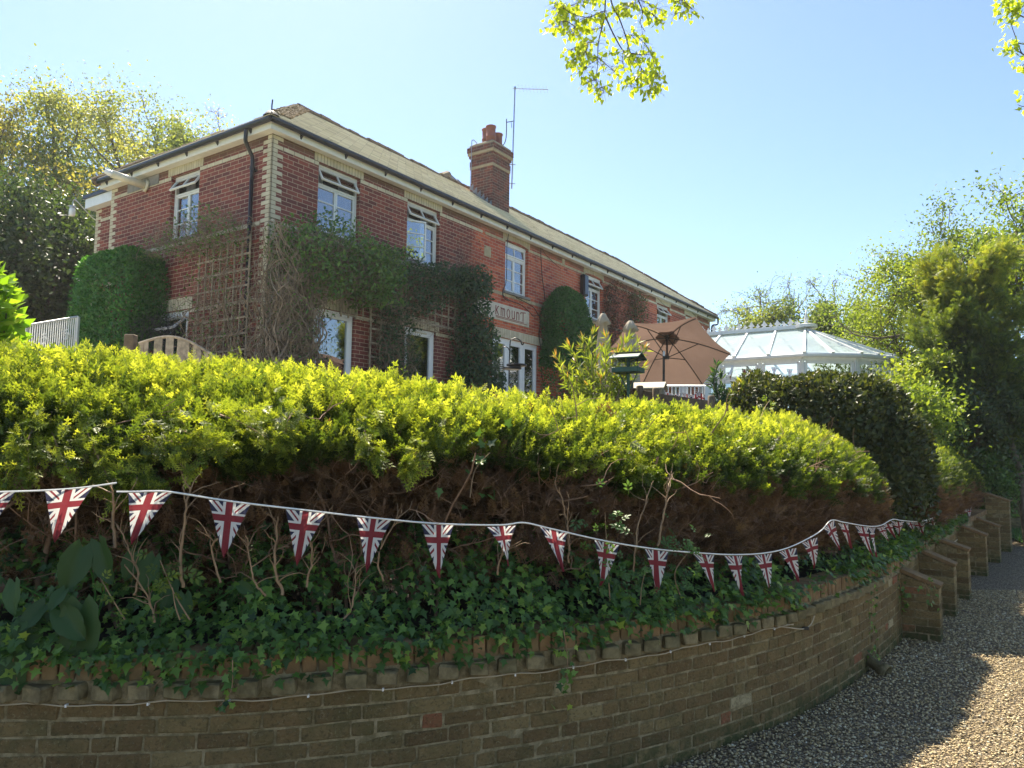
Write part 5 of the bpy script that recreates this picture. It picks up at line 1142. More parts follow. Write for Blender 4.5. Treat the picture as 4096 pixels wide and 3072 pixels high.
b = MB(); b.box(-.10, .10, -.149, -.141, -.26, .26, ch=.004); o = b.build('front_panel', plain('dark_blue_grey_panel', (.05, .07, .10), .35), bx); o.rotation_euler = (0, 0, math.atan2(D1[1], D1[0]))
def wire(name, label, pts, r=.009, mat='iron', n=40):
    e = thing(name, label, 'cable', Lc(*pts[0][:1], -.03, pts[0][1]), group='cables draped on the front wall'); P = smooth_line([H(p[0], -.03-(p[2] if len(p) > 2 else 0), p[1]) for p in pts], n); m = MB(); m.tube(P, r, 4); m.build('cable_run', MAT[mat], e, world=True)
def uz(px, py):
    d = ray(px, py); O = np.array([HX, HY, 0]); t = (O@D2)/(d@D2); Q = d*t-O; return (float(Q@D1), float(Q[2]+CAMZ))
wire('wall_cable', 'dark cable running down the left edge of the arched window', [uz(*p) for p in ((2032, 928), (2024, 980), (2023, 1050), (2020, 1130), (2008, 1160), (2010, 1190), (2030, 1205))])
wire('wall_cable', 'dark cable looping under the sill towards the tall green column', [uz(*p) for p in ((2012, 1150), (2008, 1180), (2030, 1200), (2080, 1220), (2115, 1250), (2130, 1265), (2150, 1262), (2158, 1290), (2152, 1340), (2160, 1400), (2160, 1460), (2166, 1520))])
wire('wall_cable', 'dark cable falling from the eave between the arched windows', [uz(*p) for p in ((2160, 990), (2160, 1030), (2165, 1110), (2172, 1160), (2176, 1220), (2165, 1245), (2152, 1262), (2130, 1230), (2090, 1205), (2060, 1190))])
wire('wall_cable', 'thin dark cable slanting from the eave across the bricks to the black box', [uz(*p) for p in ((2163, 992), (2180, 1020), (2210, 1050), (2240, 1075))], .006)
wire('wall_cable', 'dark cable pair hanging straight down below the black box', [uz(*p) for p in ((2325, 1160), (2322, 1220), (2322, 1290))], .012)
wire('wall_cable', 'pale cord drooping from the eave over the dry creeper', [uz(*p)+(.1,) for p in ((2500, 1128), (2520, 1155), (2560, 1178), (2600, 1180))], .008, 'cable')
wire('wall_cable', 'thin dark line between the last two upstairs windows', [uz(*p) for p in ((2625, 1190), (2660, 1225), (2700, 1232), (2740, 1232), (2840, 1320))], .006)
e = thing('aerial_lead', 'thin cream lead hanging down the left wall beside the green wall shrub', 'cable', Lc(-.02, 3.1, 5.5)); m = MB(); m.tube(smooth_line([H(-.02, v, z) for v, z in ((3.02, 5.55), (3.03, 5.2), (3.10, 4.8), (3.08, 4.3), (3.1, 3.9), (3.14, 3.4))], 20), .008, 5); m.build('cable_run', MAT['cable'], e, world=True)

# ------------------------------------------------------------------ climbers and wall shrubs on the house
def tangle(root, starts, g, name, mat, r=(.004, .010), steps=26, step=.09, wob=.35, drift=(0, 0, 1), sides=3, bound=None):
    L = []
    for p in starts:
        d = unit(np.array(drift, float)+g.normal(0, .35, 3)); q = [np.array(p, float)]
        for _ in range(int(steps*g.uniform(.5, 1.1))):
            d = unit(d+g.normal(0, wob, 3)+np.array(drift)*.10); nq = q[-1]+d*step
            if bound is not None: nq, d = bound(nq, d)
            q.append(nq)
        r0 = g.uniform(*r); L.append((smooth_line(q, len(q)*2), r0, r0*.35))
    V, F = tubes(L, sides); return nmesh(name, V, F, mat, root, smooth=True), L
def hb(u0, u1, v0, v1, z0, z1):
    """keeps a growing stem inside a box of the house's frame"""
    O = np.array([HX, HY, 0])
    def f(p, d):
        u, v, z = (p-O)@D1, (p-O)@D2, p[2]; dd = d.copy()
        if u < u0: dd += D1*.8
        if u > u1: dd -= D1*.8
        if v < v0: dd += D2*.8
        if v > v1: dd -= D2*.8
        if z < z0: dd += np.array([0, 0, .8])
        if z > z1: dd -= np.array([0, 0, .8])
        return O+D1*np.clip(u, u0-.1, u1+.1)+D2*np.clip(v, v0-.05, v1+.02)+np.array([0, 0, np.clip(z, z0-.2, z1+.1)]), unit(dd)
    return f
g5 = np.random.default_rng(12)
def Hn(u, v, z): return np.array([HX, HY, 0.])+np.outer(u, D1)+np.outer(v, D2)+np.outer(z, [0, 0, 1.])
def leaves_box(root, n, u, v, z, mat, S, nm='foliage', tpl=T_LEAF, tm=.45, shape=None, up=.1, hang=0, nrm=None):
    P = np.c_[g5.uniform(*u, n), g5.uniform(*v, n), g5.uniform(*z, n)]
    if shape is not None: P = P[shape(P)]
    n = len(P); Q = Hn(P[:, 0], P[:, 1], P[:, 2]); nrm = -D2 if nrm is None else nrm
    D = unit(rdir(n)+nrm*.4+np.array([0, 0, up-hang])); Z = unit(nrm*.7+np.array([0, 0, .5])+rdir(n)*.6)
    return fmesh(nm, tpl, Q, D, Z, g5.uniform(*S, n), np.clip(g5.normal(tm, .22, n), 0, 1), MAT[mat], root)
# big twiggy climber wrapped round the corner, front side
c1 = thing('honeysuckle_climber', 'huge twiggy climber with bare brown stems bulging from the house corner, green on top', 'climbing plant', tuple(H(.9, -.5, GH)))
st = [H(g5.uniform(-.35, .5), g5.uniform(-.75, -.15), GH+g5.uniform(0, .6)) for _ in range(150)]
tangle(c1, st, g5, 'main_stems', MAT['twig'], (.008, .020), 34, .10, .20, (0, 0, 1), 5, hb(-.35, .58, -.78, -.08, GH, 5.35))
st = [H(g5.uniform(-.35, .55), g5.uniform(-.85, -.1), g5.uniform(2.4, 4.6)) for _ in range(520)]
tangle(c1, st, g5, 'twigs', MAT['twig'], (.003, .007), 18, .07, .40, (0, 0, .15), 3, hb(-.4, .62, -.9, -.06, 2.2, 4.9))
st = [H(g5.uniform(.2, 2.1), g5.uniform(-.85, -.1), g5.uniform(4.55, 5.3)) for _ in range(420)]
tangle(c1, st, g5, 'upper_twigs', MAT['twig'], (.003, .007), 18, .07, .40, (0, 0, .15), 3, hb(-.2, 2.2, -.9, -.06, 4.45, 5.45))
def s1(P): u, v, z = P.T; return ((u-1.0)/1.45)**2+((v+.5)/.85)**2+((z-5.0)/.75)**2 < 1+.35*np.sin(u*5+z*4)
leaves_box(c1, 7000, (-.2, 2.5), (-1.25, -.05), (4.35, 5.95), 'climber', (.05, .10), shape=s1, tpl=T_LEAF)
leaves_box(c1, 2600, (1.35, 2.4), (-1.0, -.2), (4.45, 5.5), 'climber', (.05, .10), 'side_foliage', shape=lambda P: (np.abs(P[:, 0]-1.95-.25*np.sin(P[:, 2]*3)) < .45))
leaves_box(c1, 1500, (-.3, .65), (-1.0, -.1), (2.3, 4.8), 'climber', (.035, .07), 'scattered_leaves')
leaves_box(c1, 260, (.5, .95), (-.6, -.2), (2.7, 4.25), 'darkleaf', (.05, .09), 'lower_leaves')
# left wall part
c2 = thing('trellis_climber', 'bare tangled climber over a trellis on the left wall beside the downpipe', 'climbing plant', tuple(H(-.3, 1.0, GH)))
hbl = lambda v0, v1, z0, z1: hb(-.42, -.05, v0, v1, z0, z1)
st = [H(g5.uniform(-.4, -.08), g5.uniform(.1, 1.7), GH+g5.uniform(0, .6)) for _ in range(46)]
tangle(c2, st, g5, 'main_stems', MAT['twig'], (.008, .018), 34, .10, .24, (0, 0, 1), 5, hbl(.05, 1.75, GH, 5.4))
st = [H(g5.uniform(-.45, -.08), g5.uniform(.0, 1.9), g5.uniform(2.4, 5.4)) for _ in range(260)]
tangle(c2, st, g5, 'twigs', MAT['twig'], (.003, .007), 16, .07, .42, (0, 0, .1), 3, hbl(0, 1.9, 2.2, 5.5))
st = [H(g5.uniform(-.7, -.15), g5.uniform(.2, 2.6), g5.uniform(5.2, 5.7)) for _ in range(520)]
tangle(c2, st, g5, 'top_twigs', MAT['twig'], (.002, .005), 12, .05, .5, (0, 0, .0), 3, hb(-.75, -.05, .1, 2.75, 5.15, 5.75))
leaves_box(c2, 1500, (-.75, -.1), (.2, 2.8), (5.15, 6.0), 'climber', (.04, .08), shape=lambda P: P[:, 2] < 5.7+.25*np.sin(P[:, 1]*3-2), nrm=-D1)
leaves_box(c2, 900, (-.5, -.1), (0, 1.9), (2.4, 5.2), 'climber', (.035, .07), 'scattered_leaves', nrm=-D1)
tw = thing('dark_twig_mound', 'mound of fine dark twigs hanging over the open vent of the left ground-floor window', 'bush', tuple(H(-.5, 2.4, GH)))
st = [H(-.1-abs(g5.normal(0, .35)), 2.35+g5.normal(0, .35), g5.uniform(3.0, 4.2)) for _ in range(620)]
tangle(tw, st, g5, 'twigs', MAT['iron'], (.002, .004), 12, .07, .30, (0, 0, -.3), 3, hb(-.9, -.1, 1.5, 3.2, 2.9, 4.4))
# trellises
def trellis(name, label, u0, u1, z0, z1, nu, nz, v=-.16, sidew=False):
    pl = (lambda u, vv, z: H(u, vv, z)) if not sidew else (lambda u, vv, z: H(vv, u, z))
    e = thing(name, label, 'trellis', tuple(pl(u0, v, z0)), group='wooden trellis panels on the house walls'); m = MB(); m2 = MB()
    for i in range(nu): u = u0+(u1-u0)*i/(nu-1); m.bar(pl(u, v, z0-.05), pl(u, v, z1+.05), .032, .018, up=tuple(D2 if not sidew else D1))
    for j in range(nz): z = z0+(z1-z0)*j/(nz-1); m2.bar(pl(u0-.05, v-.022, z), pl(u1+.05, v-.022, z), .018, .032)
    m.build('upright_slats', MAT['wood'], e, world=True); m2.build('cross_slats', MAT['wood'], e, world=True)
trellis('wall_trellis', 'trellis panel on the left wall under the bare climber', .25, 1.65, 2.9, 5.3, 8, 10, -.16, True)
trellis('wall_trellis', 'trellis strip beside the house corner inside the big climber', .12, .85, 2.4, 5.5, 4, 12)
trellis('wall_trellis', 'trellis piece over the first ground-floor window lintel', 1.5, 2.22, 4.25, 5.3, 5, 5)
trellis('wall_trellis', 'tall narrow trellis between the two ground-floor windows', 2.25, 3.05, 3.3, 5.4, 4, 9)
trellis('wall_trellis', 'wide trellis above the second ground-floor window', 3.2, 4.75, 4.42, 5.35, 8, 5)
c3 = thing('mixed_climber', 'twiggy dark climber between the two ground-floor windows, thin reddish leaves', 'climbing plant', tuple(H(2.9, -.2, GH)))
st = [H(g5.uniform(2.4, 3.3), g5.uniform(-.35, -.08), GH+g5.uniform(0, .8)) for _ in range(60)]
tangle(c3, st, g5, 'main_stems', MAT['twig'], (.005, .012), 30, .10, .25, (0, 0, 1), 4, hb(2.35, 3.35, -.4, -.06, GH, 5.5))
st = [H(g5.uniform(2.5, 4.6), g5.uniform(-.4, -.08), g5.uniform(4.3, 5.5)) for _ in range(200)]+[H(g5.uniform(2.5, 3.3), g5.uniform(-.4, -.08), g5.uniform(2.4, 4.6)) for _ in range(170)]
tangle(c3, st, g5, 'twigs', MAT['twig'], (.003, .006), 14, .07, .42, (0, 0, .1), 3, hb(2.3, 4.7, -.42, -.06, 2.2, 5.6))
leaves_box(c3, 6500, (2.1, 4.9), (-.6, -.06), (4.3, 5.75), 'darkleaf', (.05, .095), shape=lambda P: (P[:, 2] > 4.75-.25*np.sin(P[:, 0]*4)) & (P[:, 2] < 5.62+.12*np.sin(P[:, 0]*5)) & (g5.random(len(P)) < .9))
leaves_box(c3, 2200, (2.35, 3.3), (-.5, -.06), (2.4, 4.8), 'darkleaf', (.05, .09), 'lower_leaves')
c4 = thing('evergreen_climber', 'dense dark green climber hanging beside the name plaque down to the hedge', 'climbing plant', tuple(H(5.3, -.3, GH)))
def s4(P): u, v, z = P.T; w = .62+.20*np.sin(z*2.2)+.12*np.sin(z*6); c = 5.15+.30*np.clip(4.8-z, -.5, 1.5)*.6; return (((u-c)/w)**2+((v+.25)/.55)**2 < 1) & (z < 5.85-.5*np.abs(u-5.0))
leaves_box(c4, 26000, (4.0, 6.6), (-.85, -.05), (2.1, 6.0), 'darkleaf', (.055, .11), shape=s4, hang=.8, tm=.5)
leaves_box(c4, 2500, (4.3, 5.6), (-.5, -.05), (5.3, 6.1), 'darkleaf', (.05, .09), 'upper_foliage', shape=lambda P: P[:, 2] < 5.55+.25*np.sin(P[:, 0]*7))
st = [H(g5.uniform(4.6, 6.0), g5.uniform(-.3, -.06), g5.uniform(5.4, 6.0)) for _ in range(40)]; tangle(c4, st, g5, 'upper_twigs', MAT['twig'], (.002, .004), 12, .06, .3, (0, 0, .6), 3, hb(4.3, 6.2, -.3, -.05, 5, 6.5))
def wall_shrub(name, label, c, rad, power, n, mat, S, ang, zmin=GH-.2, depth=.2, **k):
    e = thing(name, label, 'shrub', (c[0], c[1], GH)); leafy_block(e, c, rad, power, n, T_LEAF, MAT[mat], S, g5, ang=ang, depth=depth, zmin=zmin, **k)
    V, F = tubes([([np.array([c[0]+a, c[1]+b, GH-.1]), np.array([c[0]+a*1.4, c[1]+b*1.4, c[2]])], .02, .008) for a, b in g5.normal(0, .12, (6, 2))], 5); nmesh('stems', V, F, MAT['bark'], e); return e
p = H(-.42, 3.78, 3.62); wall_shrub('wall_shrub', 'big square-clipped bright green shrub against the left wall', p, (.48, 1.02, 1.80), 7, 24000, 'privet', (.05, .085), LA, bumps=.05, tmean=.5)
p = H(9.15, -.38, 4.0); wall_shrub('wall_shrub', 'tall rounded dark green column shrub between the arched windows', p, (.95, .42, 2.05), 3.2, 24000, 'privet', (.05, .085), LA, bumps=.06, tmean=.3)
p = H(10.1, -.40, 3.5); wall_shrub('wall_shrub', 'lower shoulder of clipped green shrub under the window with the black box', p, (.65, .40, 1.9), 3.0, 9000, 'privet', (.05, .085), LA, bumps=.06, tmean=.3)
c5 = thing('creeper', 'patchy half-dry creeper hanging below the eave on the far part of the wall', 'climbing plant', tuple(H(13.3, -.1, 6)))
for i, (u, w, zb0, zt0, m_) in enumerate(((12.3, .25, 5.0, 7.0, .1), (12.95, .35, 4.6, 7.0, .2), (13.6, .22, 5.4, 6.9, .6), (14.15, .42, 5.6, 6.95, .8), (11.9, .12, 5.0, 6.8, .1))):
    leaves_box(c5, 620, (u-w, u+w), (-.22, -.02), (zb0, zt0), 'creeper', (.05, .10), 'foliage', tm=m_, hang=.8)
st = [H(g5.uniform(11.7, 14.6), -.05, g5.uniform(4.6, 6.8)) for _ in range(120)]; tangle(c5, st, g5, 'runners', MAT['twig'], (.003, .006), 12, .08, .35, (0, 0, .5), 3, hb(11.6, 14.7, -.12, -.03, 4, 7))
c6 = thing('thin_creeper', 'thin dark creeper stems on the bricks right of the second upstairs window', 'climbing plant', tuple(H(5.2, -.02, 5.8)))
st = [H(g5.uniform(4.9, 5.9), -.03, g5.uniform(5.4, 6.1)) for _ in range(14)]; tangle(c6, st, g5, 'runners', MAT['iron'], (.003, .005), 12, .07, .3, (0, 0, .8), 3, hb(4.8, 6.0, -.06, -.02, 5.2, 6.8))
leaves_box(c6, 110, (4.9, 5.9), (-.08, -.02), (5.6, 6.7), 'creeper', (.04, .06), 'leaves', tm=.3)

# ------------------------------------------------------------------ things in the garden between hedge and house
# arched lattice fence at the left
e = thing('arched_fence', 'low wooden fence panel with curved top rail in front of the left wall', 'fence', at(700, 1400, 9.2)); ln = [at(x*K, y*K, 9.6+.25*math.sin(i)) for i, (x, y) in enumerate(((236, 768), (270, 752)))]
rl = smooth_line([at(x*K, y*K, 9.4) for x, y in ((300, 742), (340, 730), (375, 728), (410, 738), (445, 758), (470, 772))], 22); m = MB(); m.tube(rl, .018, 6); m.build('curved_rail', MAT['wood'], e, world=True)
for x in np.arange(308, 468, 12.5):
    i = np.argmin([abs((lambda q_: (q_[0]/q_[1]))(r_)-ray(x*K, 1400)[0]/ray(x*K, 1400)[1]) for r_ in rl]); t_ = rl[i]; m = MB(); m.box(t_[0]-.024, t_[0]+.024, t_[1]-.008, t_[1]+.008, 1.9, t_[2]); m.build('slat', MAT['wood'], e, world=True)
m = MB()
for z_ in (2.12, 2.26, 2.4): m.bar((rl[0][0], rl[0][1]-.02, z_), (rl[-1][0], rl[-1][1]-.02, z_), .02, .03)
m.build('cross_rails', MAT['wood'], e, world=True); b = MB(); p = at(283*K, 1350, 9.4); b.box(p[0]-.06, p[0]+.06, p[1]-.06, p[1]+.06, 1.8, at(283*K, 723*K, 9.4)[2], ch=.01); b.build('post', MAT['wood2'], e, world=True)
# white iron railing at far left
def railing(name, label, pts, hgt, n, mat='white', post=.03, group=None, scroll=False):
    pts = [np.array(p, float) for p in pts]; e = thing(name, label, 'railing', tuple(pts[0]), group=group); L = smooth_line(pts, n) if len(pts) > 2 else np.linspace(pts[0], pts[1], n)
    m = MB(); m.tube(L, .018, 6); m.build('handrail', MAT[mat], e, world=True); m = MB(); m.tube(L-np.array([0, 0, hgt*.86]), .012, 6); m.build('bottom_rail', MAT[mat], e, world=True)
    for i, p in enumerate(L): m = MB(); r_ = post if i in (0, n-1) else .008; m.box(p[0]-r_, p[0]+r_, p[1]-r_, p[1]+r_, p[2]-hgt, p[2]); m.build('post' if r_ > .01 else 'baluster', MAT[mat], e, world=True)
    if scroll:
        for k_ in (.38, .82):
            p = L[int(k_*(n-1))]; m = MB(); s_ = [p+np.array([.05*math.cos(t_)*(1-t_/14), .0, -hgt*.35+.12*math.sin(t_)*(1-t_/14)]) for t_ in np.linspace(0, 9, 26)]; m.tube(s_, .008, 5); m.build('scroll', MAT[mat], e, world=True)
railing('iron_railing', 'sloping white iron railing left of the house beside the bright shrub', [at(56*K, 703*K, 12.5), at(168*K, 684*K, 13.6)], .85, 24, scroll=True)
# bright shrub at the left edge
e = thing('bright_shrub', 'lime green leafy shrub poking up at the left edge behind the hedge', 'shrub', (at(0, 1300, 5.6)[0], 5.6, .8)); p = at(-30, 1300, 5.6)
leafy_block(e, (p[0]-.17, 5.6, 2.42), (.27, .28, .72), 2.2, 1500, T_LEAF, MAT['brightshrub'], (.09, .15), g5, zmin=2.0, depth=.2, bumps=.05, tmean=.6, face=.4)
V, F = tubes([([np.array([p[0]-.1+a, 5.6+b, .8]), np.array([p[0]-.1+a*2, 5.6+b*2, 2.9])], .012, .004) for a, b in g5.normal(0, .06, (9, 2))], 5); nmesh('stems', V, F, MAT['bark'], e)
# bird feeder pole with trays
PX = lambda x, y, D: at(x*K, y*K, D)
e = thing('feeder_pole', 'black shepherd crook pole with two flat bird feeding trays in front of the wide window', 'bird feeder', tuple(PX(1100, 820, 10.5)*np.array([1, 1, 0])+np.array([0, 0, 1.9]))); D_ = 10.5
m = MB(); m.tube(smooth_line([PX(1099, 850, D_), PX(1100, 790, D_), PX(1102, 740, D_), PX(1107, 733, D_), PX(1115, 731, D_), PX(1124, 736, D_), PX(1127, 743, D_), PX(1129, 745, D_), PX(1131, 741, D_)], 40), .010, 6); m.build('pole', MAT['black'], e, True, world=True)
m = MB(); m.tube(smooth_line([PX(1100, 757, D_), PX(1097, 751, D_), PX(1090, 749, D_), PX(1084, 753, D_), PX(1083, 765, D_)], 18), .007, 5); m.build('side_arm', MAT['black'], e, True, world=True)
for (x, y, w) in ((1116, 789, .14), (1106, 796, .13)):
    c = PX(x, y, D_-.05); m = MB(); m.lathe([(w*.7, -.02), (w, -.008), (w, .012), (w*.94, .012), (w*.9, 0)], c, 20); m.build('tray', MAT['black'], e, True, world=True)
m = MB(); 
for i in range(7): c = PX(1084, 778+i*4, D_); m.lathe([(.030, 0), (.030, .006)], c, 8)
m.build('wire_feeder', MAT['alu'], e, world=True)
# green bird table
e = thing('bird_table', 'green wooden bird table with mossy pitched roof and wire mesh sides', 'bird table', tuple(PX(1355, 850, 9.2)*np.array([1, 1, 0])+np.array([0, 0, 1.7]))); D_ = 9.2
c = PX(1357, 800, D_); s_ = D_/FPX*K; Mx = Matrix.Translation(c) @ Matrix.Rotation(R(-28), 4, 'Z'); w = .165
m = MB(); m.box(-w, w, -w*.8, w*.8, -.03, .03, Mx=Mx, ch=.004); m.build('tray', MAT['green'], e, world=True)
m = MB(); 
for sy in (-1, 1): m.add([tuple(Mx @ Vector(v)) for v in ((-w*1.05, 0, .215), (w*1.05, 0, .215), (w*1.1, sy*w*1.05, .145), (-w*1.1, sy*w*1.05, .145), (-w*1.05, 0, .20), (w*1.05, 0, .20), (w*1.1, sy*w*1.05, .13), (-w*1.1, sy*w*1.05, .13))], [(0, 1, 2, 3), (7, 6, 5, 4), (3, 2, 6, 7), (0, 3, 7, 4), (1, 5, 6, 2)])
m.build('pitched_roof', MAT['green'], e, world=True); m = MB(); m.box(-w*1.0, w*1.0, -.035, .035, .212, .222, Mx=Mx); m.build('moss_on_roof', MAT['dentil'], e, world=True)
m = MB()
for t_ in np.linspace(-1, 1, 9):
    for sy in (-1, 1): m.bar(Mx @ Vector((t_*w*.95, sy*w*.72, .03)), Mx @ Vector((t_*w*.95, sy*w*.72, .15)), .003, .003); m.bar(Mx @ Vector((sy*w*.95, t_*w*.72, .03)), Mx @ Vector((sy*w*.95, t_*w*.72, .15)), .003, .003)
for z_ in (.06, .09, .12): 
    for sy in (-1, 1): m.bar(Mx @ Vector((-w*.95, sy*w*.72, z_)), Mx @ Vector((w*.95, sy*w*.72, z_)), .003, .003); m.bar(Mx @ Vector((sy*w*.95, -w*.72, z_)), Mx @ Vector((sy*w*.95, w*.72, z_)), .003, .003)
m.build('wire_mesh', MAT['black'], e, world=True)
m = MB(); m.bar(Mx @ Vector((0, 0, -1.0)), Mx @ Vector((0, 0, .2)), .035, .035); m.build('pole', MAT['green'], e, world=True)
m = MB(); m.tube(smooth_line([Mx @ Vector((-w*.7, 0, -.03)), Mx @ Vector((-.03, 0, -.22))], 6), .008, 5); m.tube(smooth_line([Mx @ Vector((w*.7, 0, -.03)), Mx @ Vector((.03, 0, -.22))], 6), .008, 5); m.build('strut', MAT['green'], e, world=True)
# little house-shaped box
e = thing('hedgehog_box', 'small wooden box with pale pitched roof beside the fence posts, under the bird table', 'box', tuple(PX(1390, 850, 10.6)*np.array([1, 1, 0])+np.array([0, 0, 2.1]))); c = PX(1392, 842, 10.6); Mx = Matrix.Translation(c) @ Matrix.Rotation(R(-22), 4, 'Z')
m = MB(); m.box(-.26, .26, -.12, .12, -.12, .02, Mx=Mx, ch=.004); m.add([tuple(Mx @ Vector(v)) for v in ((.26, -.12, .02), (.26, .12, .02), (.26, 0, .09), (-.26, -.12, .02), (-.26, .12, .02), (-.26, 0, .09))], [(0, 1, 2), (5, 4, 3)]); m.build('box_body', MAT['wood'], e, world=True)
m = MB(); [m.add([tuple(Mx @ Vector(v)) for v in ((-.30, 0, .105), (.30, 0, .105), (.30, sy*.16, .015), (-.30, sy*.16, .015), (-.30, 0, .09), (.30, 0, .09), (.30, sy*.16, .0), (-.30, sy*.16, .0))], [(0, 1, 2, 3), (7, 6, 5, 4), (3, 2, 6, 7), (0, 3, 7, 4), (1, 5, 6, 2)]) for sy in (-1, 1)]; m.build('pitched_roof', MAT['plaque'], e, world=True)
# timber retaining fence on the terrace edge
e = thing('timber_fence', 'low brown timber edging fence with posts behind the hedge, under the parasol', 'fence', tuple(PX(1500, 870, 9.0)*np.array([1, 1, 0])+np.array([0, 0, 1.9])))
fp = [(1300, 842, 10.1), (1367, 838, 9.7), (1417, 850, 9.4), (1530, 866, 9.0), (1600, 884, 8.8)]
for (a, b_) in zip(fp[:-1], fp[1:]):
    p, q_ = PX(a[0], a[1]+10, a[2]), PX(b_[0], b_[1]+10, b_[2]); m = MB(); m.bar(p, q_, .03, .12); m.bar(p-np.array([0, 0, .13]), q_-np.array([0, 0, .13]), .03, .12); m.build('rail', MAT['wood2'], e, world=True)
for x, y, d_, h_ in ((1361, 822, 9.7, .5), (1382, 833, 9.6, .5), (1417, 838, 9.4, .5), (1537, 855, 9.0, .5)):
    p = PX(x, y, d_-.03); m = MB(); m.lathe([(.045, -.6), (.045, -.01), (.035, 0)], p, 10); m.build('post', MAT['wood2'], e, True, world=True)
# oleander
def shootbush(name, label, base, tips, g, mat, S, n, rad=.007, tpl=T_LONG, lf=.4, cat='shrub'):
    e = thing(name, label, cat, tuple(base)); L = []; PP, DD, SS, TT = [], [], [], []
    for t_ in tips:
        t_ = np.array(t_); mid = (base+t_)/2+np.r_[g.normal(0, .05, 2), .08]*np.linalg.norm(t_-base); ln = smooth_line([base+np.r_[g.normal(0, .05, 2), 0], mid, t_], 16); L.append((ln, rad, rad*.3)); dr = unit(ln[-1]-ln[-3])
        for _ in range(n):
            k = lf+(1-lf)*g.random()**.7; i = int(k*15); p = ln[i]; sp = .55+.9*(1-k); PP.append(p); DD.append(unit(dr*1.0+g.normal(0, sp, 3))); SS.append(g.uniform(*S)*(1.1-.3*k)); TT.append(np.clip(.35+.5*k+g.normal(0, .17), 0, 1) if k > .9 else np.clip(g.normal(.4, .2), 0, 1))
    V, F = tubes(L, 5); nmesh('stems', V, F, MAT['twig'], e, smooth=True); PP, DD = np.array(PP), np.array(DD)
    fmesh('leaves', tpl, PP, DD, rdir(len(PP))+np.array([0, -.3, .4]), np.array(SS), np.array(TT), MAT[mat], e); return e
bs = PX(1310, 860, 9.6); bs[2] = 1.9
tips = [PX(x, y, 9.6+g5.uniform(-.35, .35)) for x, y in ((1195, 765), (1215, 790), (1240, 775), (1252, 745), (1258, 725), (1275, 735), (1290, 760), (1300, 745), (1315, 745), (1335, 760), (1345, 730), (1355, 755), (1368, 748), (1380, 735), (1395, 750), (1380, 775), (1228, 740), (1325, 785), (1290, 790), (1265, 790), (1250, 810), (1345, 800), (1300, 815), (1225, 815), (1205, 790), (1362, 725), (1310, 722), (1280, 715), (1240, 830), (1390, 790), (1330, 830), (1270, 830))]
shootbush('oleander', 'bright yellow-green narrow-leaved oleander bush in front of the closed parasols', bs, tips, g5, 'oleander', (.11, .19), 44)
bs = PX(1560, 890, 9.4); bs[2] = 1.6
shootbush('oleander', 'dark green spiky narrow-leaved plant beside the right edge of the parasol', bs, [PX(x, y, 9.6) for x, y in ((1548, 783), (1540, 800), (1555, 805), (1535, 820), (1562, 830), (1545, 840), (1570, 850))], g5, 'darkleaf', (.10, .16), 60)
bs = PX(1590, 890, 9.6); bs[2] = 1.6
shootbush('oleander', 'light green narrow-leaved shoots between the parasol and the dark hedge', bs, [PX(x, y, 9.7) for x, y in ((1600, 820), (1585, 835), (1610, 830), (1580, 855), (1605, 850))], g5, 'oleander', (.10, .15), 40)
# parasols
def closed_parasol(label, px, ytop, ybot, D, wid):
    p = PX(px, ytop, D); q_ = PX(px, ybot, D); Hh_ = p[2]-q_[2]; e = thing('closed_parasol', label, 'parasol', (p[0], p[1], GH), group='closed beige parasols behind the oleander'); V, F = [], []; n = 40; prof = [(0, .012), (.012, .045), (.06, wid*.62), (.13, wid*1.05), (.135, wid*.5), (.3, wid*.75), (.55, wid*.95), (.8, wid*1.1), (1, wid*1.15)]
    m = MB(); rows = []
    for j, (t_, r_) in enumerate(prof):
        for k_ in range(n):
            a_ = 2*math.pi*k_/n; fold = 1+(.22*math.sin(a_*8)+.08*math.sin(a_*3+t_*4))*(1 if t_ > .05 else 0)*(.5 if t_ < .166 else 1); V.append((p[0]+r_*fold*math.cos(a_), p[1]+r_*fold*math.sin(a_), p[2]-t_*Hh_+(.025*math.sin(a_*4) if abs(t_-.13) < .01 else 0)))
    F = [(j*n+k_, j*n+(k_+1) % n, (j+1)*n+(k_+1) % n, (j+1)*n+k_) for j in range(len(prof)-1) for k_ in range(n)]
    nmesh('folded_canopy', np.array(V), F, MAT['beige'], e, smooth=True); m.tube([(p[0], p[1], GH), (p[0], p[1], p[2]+.02)], .022, 8); m.build('pole', MAT['iron'], e, world=True)
closed_parasol('taller closed beige parasol left, rising behind the oleander', 1303, 676, 860, 13.2, .125); closed_parasol('lower closed beige parasol right, just in front of the open brown one', 1362, 692, 860, 12.6, .125)
e = thing('open_parasol', 'large brown open parasol tilted to show its underside and dark ribs', 'parasol', tuple(PX(1432, 850, 14.6)*np.array([1, 1, 0])+np.array([0, 0, GH]))); D_ = 14.6
hub = PX(1440, 731, D_+.15); rim = [PX(*a) for a in ((1352, 696, 14.0), (1503, 684, 13.7), (1579, 763, 14.4), (1519, 829, 15.3), (1387, 829, 15.6), (1312, 755, 15.1))]
ctr = sum(rim)/6; axis = unit(np.cross(rim[1]-rim[4], rim[0]-rim[3])); axis = axis if axis[2] > 0 else -axis; hub = ctr+axis*.42
m = MB(); V, F = [], []; N_ = 8
